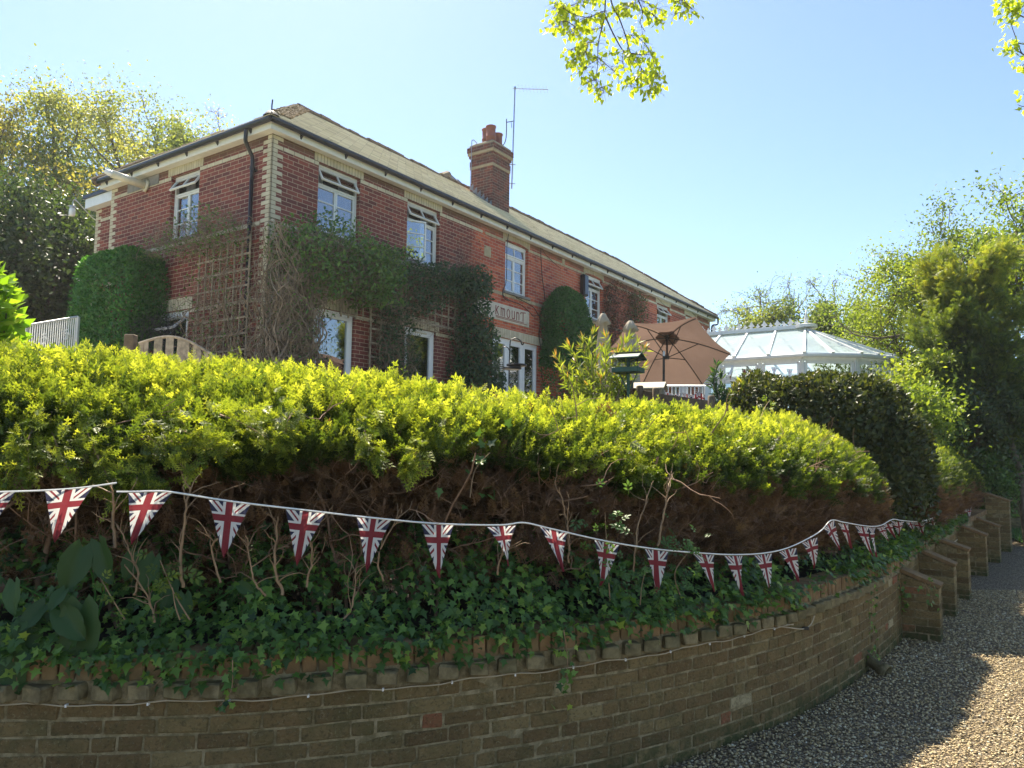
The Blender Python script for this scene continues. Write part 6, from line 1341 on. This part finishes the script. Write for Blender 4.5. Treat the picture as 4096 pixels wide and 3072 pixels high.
for k_ in range(6):
    A_, B_ = rim[k_], rim[(k_+1) % 6]; b0 = len(V)
    for j in range(N_+1):
        for i in range(N_+1):
            t_, s_ = j/N_, i/N_; p = hub+(A_*(1-s_)+B_*s_-hub)*t_; sag = 4*s_*(1-s_)*t_; p = p-(A_*(1-s_)+B_*s_-ctr)*.045*sag*t_-axis*.07*sag*(1-.3*t_)+axis*.10*math.sin(math.pi*t_)*.6; V.append(p)
    F += [(b0+j*(N_+1)+i, b0+j*(N_+1)+i+1, b0+(j+1)*(N_+1)+i+1, b0+(j+1)*(N_+1)+i) for j in range(N_) for i in range(N_)]
V = np.array(V); nmesh('canopy', V, F, MAT['taupe'], e, smooth=True)
vt = [hub+axis*.045+(r_-hub)*.20 for r_ in rim]; m = MB(); m.add([hub+axis*.12]+vt, [(0, i+1, (i+1) % 6+1) for i in range(6)]); m.build('vent_cap', MAT['taupe2'], e, world=True)
run = hub-axis*.55
for k_ in range(6):
    r_ = rim[k_]; ln = [hub-axis*.03+(r_-hub)*t_+axis*.10*math.sin(math.pi*t_)*.6-axis*.018 for t_ in np.linspace(0, 1, 9)]; m = MB(); m.tube(ln, .011, 5); m.build('rib', MAT['iron'], e, world=True); m = MB(); m.tube([run, ln[4]], .009, 5); m.build('strut', MAT['iron'], e, world=True)
m = MB(); m.lathe([(.05, -.04), (.05, .04)], hub-axis*.03, 10); m.build('hub', MAT['iron'], e, world=True); m = MB(); m.lathe([(.045, -.03), (.045, .04)], run, 10); m.build('runner', MAT['iron'], e, world=True)
tj = PX(1434, 765, D_); m = MB(); m.tube([hub, run, tj], .020, 8); m.build('upper_pole', MAT['iron'], e, world=True); m = MB(); m.tube([tj, (tj[0]-.02, tj[1], GH)], .024, 8); m.build('pole', MAT['iron'], e, world=True); m = MB(); m.lathe([(.028, -.04), (.028, .06)], tj, 8); m.build('tilt_joint', MAT['alu'], e, world=True)
q_ = PX(1430, 838, D_); m = MB(); m.lathe([(.03, .12), (.06, .05), (.062, -.05), (.05, -.1)], q_, 12); m.build('base_tube', MAT['green'], e, True, world=True)
# white railing with flags
gr5 = np.random.default_rng(55)
ra_, rb_, rc_ = PX(1412, 834, 12.8), PX(1526, 834, 12.2), PX(1640, 850, 13.6)
railing('white_railing', 'white tubular railing behind the timber fence, carrying small flags', [ra_, rb_], .75, 15, post=.03, group='white terrace railing'); railing('white_railing', 'short side run of white railing going back towards the conservatory', [rb_+np.array([.05, .02, 0]), rc_], .75, 10, post=.025, group='white terrace railing')
e = thing('bunting', 'small union flags strung along the white terrace railing', 'bunting', tuple(ra_)); m = MB(); cl = [ra_+(rb_-ra_)*t_+np.array([0, -.04, -.13-.02*math.sin(t_*20)]) for t_ in np.linspace(0, 1, 20)]+[rb_+(rc_-rb_)*t_+np.array([-.03, -.04, -.15]) for t_ in np.linspace(.05, .7, 8)]; m.tube(cl, .004, 4); m.build('cord', MAT['cord'], e, world=True)
for i in (1, 5, 8, 12, 15, 17, 21, 23, 25): flag(e, cl[i], cl[i+1]-cl[i], np.array([0, 0, -1.]), .19, .26, gr5)

# ------------------------------------------------------------------ conservatory
cv = thing('conservatory', 'white conservatory with glazed hipped roof, faceted end and fleur-de-lis ridge cresting', 'conservatory', tuple(H(14.83, -2.5, GH)))
EZ, RZ = 4.42, 5.50
pl_ = [(12.6, 0.0), (12.6, -5.4), (13.35, -6.55), (14.25, -7.15), (15.4, -7.15), (16.3, -6.55), (17.06, -5.4), (17.06, 0)]
rd0, rd1 = (14.83, 0.0), (14.83, -4.96)
for i in range(len(pl_)-1):                       # walls
    (u0, v0), (u1, v1) = pl_[i], pl_[i+1]; L = math.hypot(u1-u0, v1-v0); nb = max(1, round(L/1.05)); A_ = H(u0, v0, 0); B_ = H(u1, v1, 0); dd = unit(B_-A_); nn = np.cross(dd, [0, 0, 1])
    m = MB(); m.bar(A_+np.array([0, 0, 2.3]), B_+np.array([0, 0, 2.3]), .08, .6); m.build('base_panel', MAT['white'], cv, world=True); m = MB(); m.bar(A_+np.array([0, 0, EZ-.06]), B_+np.array([0, 0, EZ-.06]), .07, .12); m.build('eaves_beam', MAT['white'], cv, world=True)
    for k_ in range(nb+1): p = A_+dd*L*k_/nb; m = MB(); m.bar(p+np.array([0, 0, 2.2]), p+np.array([0, 0, EZ-.02]), .09, .09, up=tuple(dd)); m.build('mullion', MAT['white'], cv, world=True)
    for k_ in range(nb):
        a_, b_ = A_+dd*(L*k_/nb+.09), A_+dd*(L*(k_+1)/nb-.09); m = MB(); z0_, z1_ = 2.62, EZ-.15
        for zz in (z0_, z1_-.42, z1_): m.bar(a_+np.array([0, 0, zz]), b_+np.array([0, 0, zz]), .05, .075)
        for p in (a_, b_): m.bar(p+np.array([0, 0, z0_]), p+np.array([0, 0, z1_]), .05, .07, up=tuple(dd))
        m.build('casement', MAT['upvc'], cv, world=True); m = MB(); m.add([a_+np.array([0, 0, z0_]), b_+np.array([0, 0, z0_]), b_+np.array([0, 0, z1_]), a_+np.array([0, 0, z1_])], [(0, 1, 2, 3)]); m.build('glass_pane', MAT['glass'], cv, world=True)
ov = 1.06
def eave(i): u, v = pl_[i]; c = (14.83, -3.4); return H(c[0]+(u-c[0])*ov, v+(v-c[1])*.045 if v < -1 else v, EZ+.06)
roofp = lambda u, v, z=RZ: H(u, v, z)
def glass_strip(a_, b_, c_, d_, name='roof_pane'): m = MB(); m.add([a_, b_, c_, d_] if d_ is not None else [a_, b_, c_], [(0, 1, 2, 3)] if d_ is not None else [(0, 1, 2)]); m.build(name, MAT['roofglass'], cv, world=True)
def rbar(a_, b_): a_ = a_+np.array([0, 0, .025]); b_ = b_+np.array([0, 0, .025]); m = MB(); m.bar(a_, b_, .055, .05); m.bar(a_-unit(b_-a_)*.06, a_+unit(b_-a_)*.05, .08, .07); m.build('roof_bar', MAT['white'], cv, world=True)
nb = 6
for (i0, i1, sgn) in ((0, 1, 1), (7, 6, 1)):
    E0, E1 = eave(i0), eave(i1); R0, R1 = roofp(*rd0), roofp(*rd1)
    for k_ in range(nb): glass_strip(E0+(E1-E0)*k_/nb, E0+(E1-E0)*(k_+1)/nb, R0+(R1-R0)*(k_+1)/nb, R0+(R1-R0)*k_/nb)
    for k_ in range(nb+1): rbar(E0+(E1-E0)*k_/nb, R0+(R1-R0)*k_/nb)
for i in range(1, 6):
    glass_strip(eave(i), eave(i+1), roofp(*rd1), None)
    if i > 1: rbar(eave(i), roofp(*rd1))
    rbar((eave(i)+eave(i+1))/2, roofp(*rd1))
m = MB(); m.tube([eave(i)-np.array([0, 0, .05]) for i in range(8)], .065, 8); m.build('gutter', MAT['white'], cv, world=True)
m = MB(); m.bar(roofp(*rd0, RZ+.06), roofp(14.83, -5.0, RZ+.06), .20, .10); m.lathe([(.14, -.02), (.30, -.02), (.30, .06), (.18, .09)], roofp(14.83, -5.0, RZ+.04), 12); m.build('ridge_beam', MAT['white'], cv, world=True)
m0 = roofp(14.83, -5.0, RZ+.12); m = MB(); m.lathe([(.06, 0), (.075, .03), (.045, .07), (.06, .11), (.065, .16), (.03, .27), (.006, .42)], m0, 12); m.build('finial', MAT['white'], cv, True, world=True)
def fleur(c, s, name='cresting'):
    m = MB(); ax = D2
    poly = [(0, 0), (.05, .02), (.03, .06), (.08, .09), (.05, .13), (.035, .115), (.035, .15), (.0, .21)]; pts = [(x*s, z*s) for x, z in poly]+[(-x*s, z*s) for x, z in poly[::-1][1:-1]]; n = len(pts)
    V = [c+ax*x+np.array([0, 0, z])+D1*d_ for d_ in (-.008, .008) for x, z in pts]; m.add(V, [tuple(range(n)), tuple(range(n, 2*n))[::-1]]+[(i, (i+1) % n, n+(i+1) % n, n+i) for i in range(n)]); m.build(name, MAT['white'], cv, world=True)
for i, v in enumerate(np.arange(-4.75, -.3, .19)): fleur(H(14.83, v, RZ+.10), 1.15 if i % 2 else .8)
rl_ = MB(); rl_.bar(roofp(14.83, -4.8, RZ+.125), roofp(14.83, 0, RZ+.125), .02, .02); rl_.build('cresting_rail', MAT['white'], cv, world=True)
o = None
wn_ = H(12.6, -3.15, EZ-.2); m = MB(); a_, b_ = H(12.22, -3.6, EZ-.46), H(12.22, -2.7, EZ-.46); c_, d_ = H(12.55, -2.7, EZ-.18), H(12.55, -3.6, EZ-.18)
for p, q2_ in ((a_, b_), (b_, c_), (c_, d_), (d_, a_)): m.bar(p, q2_, .05, .04)
m.build('open_top_vent', MAT['upvc'], cv, world=True)
e = thing('bunting', 'red and white flags hanging inside the conservatory windows', 'bunting', tuple(H(13, -4, 4.2))); cl = [H(12.9, v, 4.16-.05*math.sin(i*1.3)) for i, v in enumerate(np.linspace(-2, -5.4, 18))]; m = MB(); m.tube(cl, .004, 4); m.build('cord', MAT['cord'], e, world=True)
for i in range(1, 17, 2): flag(e, cl[i], cl[i+1]-cl[i], np.array([0, 0, -1.]), .17, .26, gr5)
b = MB(); b.add([H(12.7, 0, GH+.02), H(17, 0, GH+.02), H(17, -5.3, GH+.02), H(12.7, -5.3, GH+.02)], [(0, 1, 2, 3)]); b.build('floor_slab', MAT['sill'], cv, world=True)

# ------------------------------------------------------------------ trees
def crown_tree(name, label, base, height, spread, g, leafm, leafS, nleaf, trunk_r=.22, group=None, lean=(0, 0), levels=3, first=.25, twiggy=0, shape=1.0, tpl=T_LEAF, limbs=16, barkm='bark', cat='tree', dens=.5, clump=.28, tm=.5):
    """trunk with limbs, twigs and leaves clustered round the twig ends"""
    base = np.array(base, float); e = thing(name, label, cat, tuple(base), group=group); top = base+np.array([lean[0], lean[1], height])
    tr = smooth_line([base, base+(top-base)*.35+np.r_[g.normal(0, spread*.05, 2), 0], base+(top-base)*.7+np.r_[g.normal(0, spread*.07, 2), 0], top], 16)
    L = [(tr, trunk_r, trunk_r*.12)]; ends = []
    def crown_r(t): return spread*(math.sin(math.pi*min(1, max(0, (t-first)/(1.03-first))*.86+.14))**.7)*shape if t > first else .2
    for i in range(limbs):
        t = first+(1-first)*(i+.5*g.random())/limbs*.97; k = t*15; p = tr[int(k)]; a = i*2.4+g.normal(0, .4); Rr = crown_r(t)*g.uniform(.7, 1.1)
        d = np.array([math.cos(a), math.sin(a), .35+.5*t]); q = [p]; dd = unit(d); n_ = 8; stp = Rr/n_*1.12; r0 = trunk_r*(1-t*.8)*.45+.012
        for _ in range(n_): dd = unit(dd+g.normal(0, .18, 3)+np.array([0, 0, .03])); q.append(q[-1]+dd*stp)
        L.append((q, r0, .012))
        for j in range(6):
            b_ = q[1+int(g.random()*(n_-.01))]; d2 = unit(dd+g.normal(0, .75, 3)+np.array([0, 0, .15])); q2 = [b_]; s2 = Rr*.42/6*g.uniform(.7, 1.3)
            for _ in range(6): d2 = unit(d2+g.normal(0, .25, 3)); q2.append(q2[-1]+d2*s2)
            L.append((q2, r0*.38, .006))
            for _ in range(4):
                b3 = q2[g.integers(1, 7)]; d3 = unit(d2+g.normal(0, .8, 3)+np.array([0, 0, .15])); q3 = [b3]; s3 = Rr*.17/3*g.uniform(.7, 1.5)
                for _ in range(3): d3 = unit(d3+g.normal(0, .25, 3)); q3.append(q3[-1]+d3*s3)
                L.append((q3, .008, .004)); ends.append(q3[-1]); ends.append(q3[1])
    V, F = tubes(L[:1], 9); nmesh('trunk', V, F, MAT[barkm], e, smooth=True); V, F = tubes(L[1:], 4); nmesh('limbs', V, F, MAT[barkm], e, smooth=True)
    E_ = np.array(ends); w = g.random(len(E_))**1.5; w = w/w.sum(); i = g.choice(len(E_), nleaf, p=w); P = E_[i]+g.normal(0, clump, (nleaf, 3))*np.array([1, 1, .75])*(.35+g.random((nleaf, 1)))
    ct = np.clip(tm+.28*np.sin(E_[i][:, 0]*1.3+E_[i][:, 2]*1.1)+g.normal(0, .17, nleaf), 0, 1)
    fmesh('crown', tpl, P, unit(rdir(nleaf)+np.array([0, 0, -.2])), unit(rdir(nleaf)*.9+np.array([0, 0, .7])), g.uniform(*leafS, nleaf), ct, MAT[leafm], e); return e
gt = np.random.default_rng(42)
GW = 'woodland trees behind the left end of the house'
def treeat(px, ytop, Y, **k): p = at(px*K, ytop*K, Y); return (p[0], Y, 1.9), (p[2]-1.9)*.90
for (nm, lb, px, yt, Y, sp, lm, S, nl, kw) in (
    ('oak_tree', 'tall golden budding tree with thin foliage at the far left', 5, 205, 24, 3.0, 'wood_b', (.09, .16), 11000, dict(clump=.5)),
    ('ash_tree', 'tall fresh green tree second from the left behind the house', 120, 178, 25, 3.0, 'wood_a', (.09, .16), 19000, dict(clump=.5)),
    ('ash_tree', 'broad green tree rising just left of the house end', 235, 188, 27, 3.3, 'wood_a', (.09, .16), 19000, dict(clump=.5)),
    ('oak_tree', 'golden-green open tree above the middle of the left eave', 345, 208, 29, 3.4, 'wood_a', (.09, .16), 13000, dict(clump=.5, tm=.65)),
    ('oak_tree', 'smaller green-leaved tree by the top of the left eave', 425, 238, 27, 2.6, 'wood_a', (.11, .18), 14000, dict(tm=.7)),
    ('birch_tree', 'thin almost bare tree right of the woodland, near the roof corner', 485, 208, 31, 2.6, 'wood_b', (.06, .10), 2500, dict(trunk_r=.12)),
    ('holly_tree', 'dark dense evergreen low at the far left below the golden tree', 30, 470, 19, 2.6, 'holly', (.10, .17), 30000, dict(first=.08, clump=.45)),
    ('holly_tree', 'dark evergreen mass between the glass lamp and the house end', 130, 430, 21, 2.6, 'holly', (.10, .17), 30000, dict(first=.05, clump=.45)),
    ('holly_tree', 'low dark shrubby tree behind the sloping white railing', 200, 560, 20.5, 2.2, 'holly', (.10, .16), 14000, dict(first=.05))):
    b_, h_ = treeat(px, yt, Y); crown_tree(nm, lb, b_, h_, sp, gt, lm, S, nl, group=GW, **kw)
GR = 'trees and shrubs right of the conservatory'
for (nm, lb, px, yt, Y, sp, lm, S, nl, kw) in (
    ('birch_tree', 'large light green airy tree at the right edge against the sky', 2120, 500, 20, 3.3, 'birch', (.07, .11), 26000, dict(first=.12, trunk_r=.16, limbs=22)),
    ('birch_tree', 'light green airy tree in the middle of the right-hand group', 1985, 570, 21, 2.6, 'birch', (.07, .11), 17000, dict(first=.10, trunk_r=.12)),
    ('birch_tree', 'thin-leaved tree with reaching twigs, just right of the conservatory', 1915, 640, 23, 2.2, 'birch', (.07, .12), 10000, dict(first=.1, trunk_r=.1)),
    ('birch_tree', 'fresh green tree partly outside the right edge', 2260, 600, 19, 3.2, 'birch', (.08, .14), 18000, dict(first=.1)),
    ('hazel_bush', 'pale sunlit shrub between the dark hedge and the ivy-clad conifer', 1975, 800, 16.5, .9, 'birch', (.07, .12), 12000, dict(first=.05, trunk_r=.05, tm=.7)),
    ('hazel_bush', 'low green shrub just behind the dark rounded hedge', 1955, 880, 14.5, .7, 'birch', (.07, .12), 8000, dict(first=.05, trunk_r=.05, tm=.35)),
    ('apple_tree', 'nearly bare twiggy tree rising behind the conservatory, left one', 1640, 592, 31, 2.3, 'birch', (.06, .10), 2600, dict(trunk_r=.1, first=.2)),
    ('apple_tree', 'nearly bare twiggy tree behind the conservatory, middle one', 1715, 585, 33, 2.6, 'birch', (.06, .10), 2600, dict(trunk_r=.1, first=.2)),
    ('apple_tree', 'nearly bare twiggy tree behind the conservatory, right one', 1800, 588, 31, 2.4, 'birch', (.06, .10), 2600, dict(trunk_r=.1, first=.2)),
    ('holly_tree', 'dense green bush behind the conservatory ridge finial', 1770, 668, 29, 2.2, 'wood_a', (.10, .16), 22000, dict(first=.03, tm=.2)),
    ('holly_tree', 'dense green bush behind the left end of the conservatory roof', 1650, 672, 30, 2.3, 'wood_a', (.10, .16), 22000, dict(first=.03, tm=.25)),
    ('holly_tree', 'dark hedge-like tree closing the end of the lawn', 2150, 900, 24, 2.6, 'holly', (.10, .17), 22000, dict(first=.02)),
    ('holly_tree', 'dark tree beyond the lawn at the right edge', 2230, 860, 26, 2.8, 'holly', (.10, .17), 20000, dict(first=.02)),
    ('holly_tree', 'dark shrubbery filling the gap under the light green trees', 2040, 860, 24, 2.6, 'holly', (.10, .17), 20000, dict(first=.02))):
    b_, h_ = treeat(px, yt, Y); b_ = (b_[0], b_[1], 0.3 if Y > 23 and px > 2000 else b_[2]); crown_tree(nm, lb, b_, h_+1.9-b_[2], sp, gt, lm, S, nl, group=GR if nm != 'apple_tree' else 'bare twiggy trees behind the conservatory', **kw)
# golden topped conifer with ivy-clad lower half
cp = at(2085*K, 590*K, 16.6); cn = thing('golden_conifer', 'golden-topped cypress tree, dark and bare-branched below, by the end pier', 'tree', (cp[0], 16.6, .8))
V, F = tubes([([np.array([cp[0]+.1, 16.6, .0]), np.array([cp[0]+.05, 16.6, 3]), np.array([cp[0], 16.6, cp[2]-.2])], .13, .02), ([np.array([cp[0]+.9, 16.3, .0]), np.array([cp[0]+.85, 16.4, 1.6]), np.array([cp[0]+.5, 16.5, 3])], .10, .05)], 9); nmesh('trunk', V, F, MAT['bark'], cn, smooth=True)
L = []; PP = []; DD = []
for i in range(60):
    z = gt.uniform(1.4, cp[2]-.3); a = gt.uniform(0, 6.28); r_ = 1.2*(1-.25*abs(z-3.4)/2.8)*gt.uniform(.7, 1.35); q_ = [np.array([cp[0], 16.6, z])]; d = unit(np.array([math.cos(a), math.sin(a), .7]))
    for _ in range(7): d = unit(d+gt.normal(0, .15, 3)+np.array([0, 0, .08])); q_.append(q_[-1]+d*r_/6.2)
    L.append((q_, .02, .005))
    for _ in range(420): k_ = .35+.65*gt.random(); p = q_[int(k_*7)]; PP.append(p+gt.normal(0, .11, 3)); DD.append(unit(d+gt.normal(0, .8, 3)))
V, F = tubes(L, 4); nmesh('limbs', V, F, MAT['bark'], cn); PP, DD = np.array(PP), np.array(DD)
zz = PP[:, 2]; keep = (zz > 3.0) | (gt.random(len(zz)) < .8); PP, DD = PP[keep], DD[keep]; zz = PP[:, 2]
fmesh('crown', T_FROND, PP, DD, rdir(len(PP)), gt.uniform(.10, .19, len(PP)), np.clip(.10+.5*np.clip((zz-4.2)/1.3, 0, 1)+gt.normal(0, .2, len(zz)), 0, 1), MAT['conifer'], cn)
iv = thing('ivy_mass', 'dark ivy and bramble mass clothing the lower conifer and the end of the wall', 'climbing plant', (cp[0]-.4, 16.2, .8))
leafy_block(iv, (cp[0]-.2, 16.6, 2.3), (1.15, .9, 1.95), 2.4, 24000, T_LEAF, MAT['holly'], (.07, .12), gt, zmin=.75, depth=.35, bumps=.2, tmean=.5)
leafy_block(iv, (cp[0]-.95, 16.2, 2.3), (.48, .5, 1.4), 2.2, 5000, T_LEAF, MAT['climber'], (.06, .10), gt, zmin=.75, depth=.3, bumps=.15, nm='sunlit_leaves', tmean=.7)
leafy_block(iv, (9.9, 16.3, 1.1), (.7, .6, .75), 2.2, 8000, T_LEAF, MAT['climber'], (.07, .11), gt, zmin=.6, depth=.3, bumps=.15, nm='low_leaves', tmean=.4)
leafy_block(iv, (cp[0]+1.5, 17.6, 2.5), (1.2, .9, 1.6), 2.4, 16000, T_LEAF, MAT['holly'], (.08, .13), gt, zmin=.9, depth=.4, bumps=.2, nm='back_foliage', tmean=.3)

# the lime tree that stands behind the camera; its low branch hangs into the top of the view
lim = thing('lime_tree', 'tree whose low leafy branch with heart-shaped spring leaves hangs into the top of the view', 'tree', (5.2, -3.5, 0))
YL = 6.6; c3p = lambda x, y, o=0: at(2100+x/2.765, y/2.765, YL+o)
crotch = np.array([5.2, -3.5, 5.5]); L = [([np.array([5.2, -3.5, -.05]), np.array([5.15, -3.45, 3]), crotch, np.array([5.4, -3.7, 10]), np.array([5.2, -3.4, 14])], .34, .06)]
limb_end = c3p(900, -500); limb = smooth_line([crotch, (3.6, .5, 8.6), (1.8, 4.6, 8.4), tuple(limb_end+np.array([.1, 0, .5])), tuple(limb_end)], 30); L.append((limb, .12, .012))
V, F = tubes(L[:1], 12); nmesh('trunk', V, F, MAT['bark'], lim, smooth=True); V, F = tubes(L[1:], 8); nmesh('low_limb', V, F, MAT['bark'], lim, smooth=True)
br = [[(900, -500), (890, -100), (880, 170), (850, 310), (815, 450), (805, 560), (805, 700), (790, 880), (820, 1080)], [(885, 170), (950, 320), (1050, 510), (1130, 610), (1180, 720)], [(900, -500), (950, 0), (1040, 200), (1110, 390), (1170, 590), (1290, 760), (1400, 880), (1490, 1010)], [(900, -500), (1150, -200), (1250, 0), (1300, 130), (1275, 250), (1330, 350)],
      [(880, 120), (780, 160), (680, 190), (520, 150), (400, 80), (320, 90)], [(1110, 390), (1220, 395), (1340, 500), (1410, 640), (1430, 720)], [(800, 660), (700, 720), (610, 790)], [(760, 465), (660, 480), (560, 520), (470, 570)], [(690, 480), (670, 570), (560, 640), (540, 700)], [(810, 1000), (850, 960), (870, 1030)], [(815, 640), (930, 740), (1060, 850)],
      [(1000, 120), (1080, 60), (1200, 30)], [(850, 300), (700, 340), (560, 300), (450, 380)], [(400, 80), (340, 200), (290, 320)], [(700, 190), (600, 260), (520, 400)], [(1300, 130), (1400, 150), (1480, 230)], [(1260, -10), (1400, 60), (1500, 110)], [(900, -500), (1500, -300), (1700, -60), (1690, 60), (1660, 160)], [(1700, -30), (1780, 40), (1850, 100)], [(1290, 760), (1250, 850), (1180, 900), (1170, 960)], [(1400, 880), (1380, 960), (1400, 1040)], [(790, 880), (700, 900)], [(1360, 840), (1460, 820), (1500, 860)], [(700, -60), (600, 20), (500, 60)], [(880, -50), (760, -30), (640, 20)], [(1170, 590), (1260, 600), (1370, 600)], [(1090, 560), (1080, 640), (1100, 780)], [(1180, 30), (1120, 90), (1090, 140)], [(420, 100), (380, 50), (320, 40)], [(560, 300), (470, 240), (390, 230)]]
L = []; PP = []; DD = []; gl = np.random.default_rng(17)
for k_, b_ in enumerate(br):
    o = 0 if k_ in (0, 2, 3) else gl.normal(0, .12); ln = smooth_line([c3p(x, y, o*min(1, i)) for i, (x, y) in enumerate(b_)], max(8, len(b_)*5)); big = k_ in (0, 1, 2, 3); L.append((ln, .0085 if big else .0042, .0022))
    vis = [p for p in ln if (CAMZ+1e9) and p[2] < 6.2]
    for p in vis:
        for _ in range(1 if big else 3):
            if big and gl.random() < .3: continue
            d = unit(gl.normal(0, 1, 3)*np.array([1, .7, .5])+np.array([0, 0, -.35])); st_ = p+d*gl.uniform(.03, .11); L.append(([p, (p+st_)/2+np.array([0, 0, .006]), st_], .0012, .0009)); PP.append(st_); DD.append(unit(d*.5+np.array([gl.normal(0, .35), gl.normal(0, .35), -.8])))
V, F = tubes(L, 5); nmesh('hanging_twigs', V, F, MAT['bark'], lim, smooth=True); PP, DD = np.array(PP), np.array(DD)
kq = gl.random(len(PP)) < .70; PP, DD = PP[kq], DD[kq]
fmesh('hanging_leaves', T_HEART, PP, DD, unit(gl.normal(0, 1, PP.shape)+np.array([0, -.3, .5])), gl.uniform(.034, .060, len(PP)), np.clip(gl.normal(.55, .25, len(PP)), 0, 1), MAT['lime'], lim)
# its crown overhead, outside the view (seen only in the window panes)
L = []; PP = []
for i in range(46):
    q_ = [np.array([5.3, -3.6, gl.uniform(5.5, 13)])]; a = gl.uniform(0, 6.28); d = unit(np.array([math.cos(a), math.sin(a)-.25, .55]))
    for _ in range(9): d = unit(d+gl.normal(0, .2, 3)); q_.append(q_[-1]+d*.42)
    L.append((q_, .06, .01))
    for _ in range(5):
        s_ = q_[gl.integers(3, 10)]; w_ = [s_]; d3 = unit(d+gl.normal(0, .8, 3))
        for _ in range(5): d3 = unit(d3+gl.normal(0, .3, 3)); w_.append(w_[-1]+d3*.22)
        L.append((w_, .014, .004)); PP += w_[2:]
V, F = tubes(L, 4); nmesh('upper_limbs', V, F, MAT['bark'], lim); PP = np.array(PP); PP = np.repeat(PP, 7, 0); PP = PP+gl.normal(0, .25, PP.shape)
k_ = ~((PP[:, 1] > .5) & (PP[:, 2] < 7)); PP = PP[k_]; fmesh('crown', T_HEART, PP, rdir(len(PP)), rdir(len(PP)), gl.uniform(.07, .12, len(PP)), gl.random(len(PP)), MAT['lime'], lim)
# oak at the right, outside the frame but for the tips of its branches
oak = thing('oak_tree', 'tree outside the right edge whose lobed sunlit leaves enter the top right corner', 'tree', (7.6, 5.2, 0)); L = [([np.array([7.6, 5.2, -.05]), np.array([7.6, 5.3, 3]), np.array([7.4, 5.2, 6]), np.array([7.7, 5.3, 9])], .22, .05)]; V, F = tubes(L, 10); nmesh('trunk', V, F, MAT['bark'], oak, smooth=True)
r7 = lambda x, y, o=0: at(3850+x*.734, y*.734, 6.2+o); L = []; PP = []; DD = []
for b_, nl in (([(420, -60), (335, 30), (280, 60), (210, 20)], 26), ([(420, -60), (330, -10), (260, -20), (200, 30)], 26), ([(420, -60), (300, 40), (240, 80)], 18), ([(335, 95), (285, 75), (265, 120), (235, 130)], 7), ([(420, 320), (335, 300), (310, 260), (285, 190), (268, 140), (265, 100)], 0), ([(335, 300), (290, 270), (255, 250)], 12), ([(420, 240), (330, 240), (290, 235), (250, 260)], 12), ([(420, 360), (340, 350), (325, 370)], 12), ([(420, 560), (340, 580), (300, 570)], 5), ([(420, 510), (330, 515)], 2)):
    ln = smooth_line([r7(x, y) for x, y in b_], 14); L.append((ln, .006, .002))
    for _ in range(nl*2): p = ln[gl.integers(5, 14)]; PP.append(p+gl.normal(0, .04, 3)); DD.append(gl.normal(0, 1, 3)+np.array([-.4, 0, -.3]))
for y in (-60, 320, 240, 360, 560, 510): L.append((smooth_line([r7(420, y), (6.2, 5.6, 4.8+(300-y)*.001), (7.5, 5.2, 4.2+(300-y)*.002)], 10), .008, .03))
V, F = tubes(L, 5); nmesh('branch_tips', V, F, MAT['bark'], oak, smooth=True); PP, DD = np.array(PP), unit(np.array(DD)); fmesh('leaves', T_IVY, PP, DD, unit(gl.normal(0, 1, PP.shape)), gl.uniform(.035, .06, len(PP)), np.clip(gl.normal(.6, .2, len(PP)), 0, 1), MAT['lime'], oak)
PP = np.array([7.5, 5.8, 8.0])+gl.normal(0, 1, (5000, 3))*np.array([.9, 1.0, .9]); PP = PP[(PP[:, 0] > 5.9)]; fmesh('crown', T_IVY, PP, rdir(len(PP)), rdir(len(PP)), gl.uniform(.08, .14, len(PP)), gl.random(len(PP)), MAT['lime'], oak)

# ------------------------------------------------------------------ thin haze veiling the far trees, added to lift the shadows
hz = MB(); hz.box(-45, 50, -14, 75, -1.2, 24); t = NT('haze_air'); v = t.n('VolumePrincipled', inp={'Color': (.95, .96, 1.0), 'Density': .0006, 'Anisotropy': .55}); t.t.links.new(v.outputs[0], t.out.inputs[1])
tag(hz.build('haze', t.m), 'thin haze in the air, added to lift the shadows', 'haze', kind='stuff')
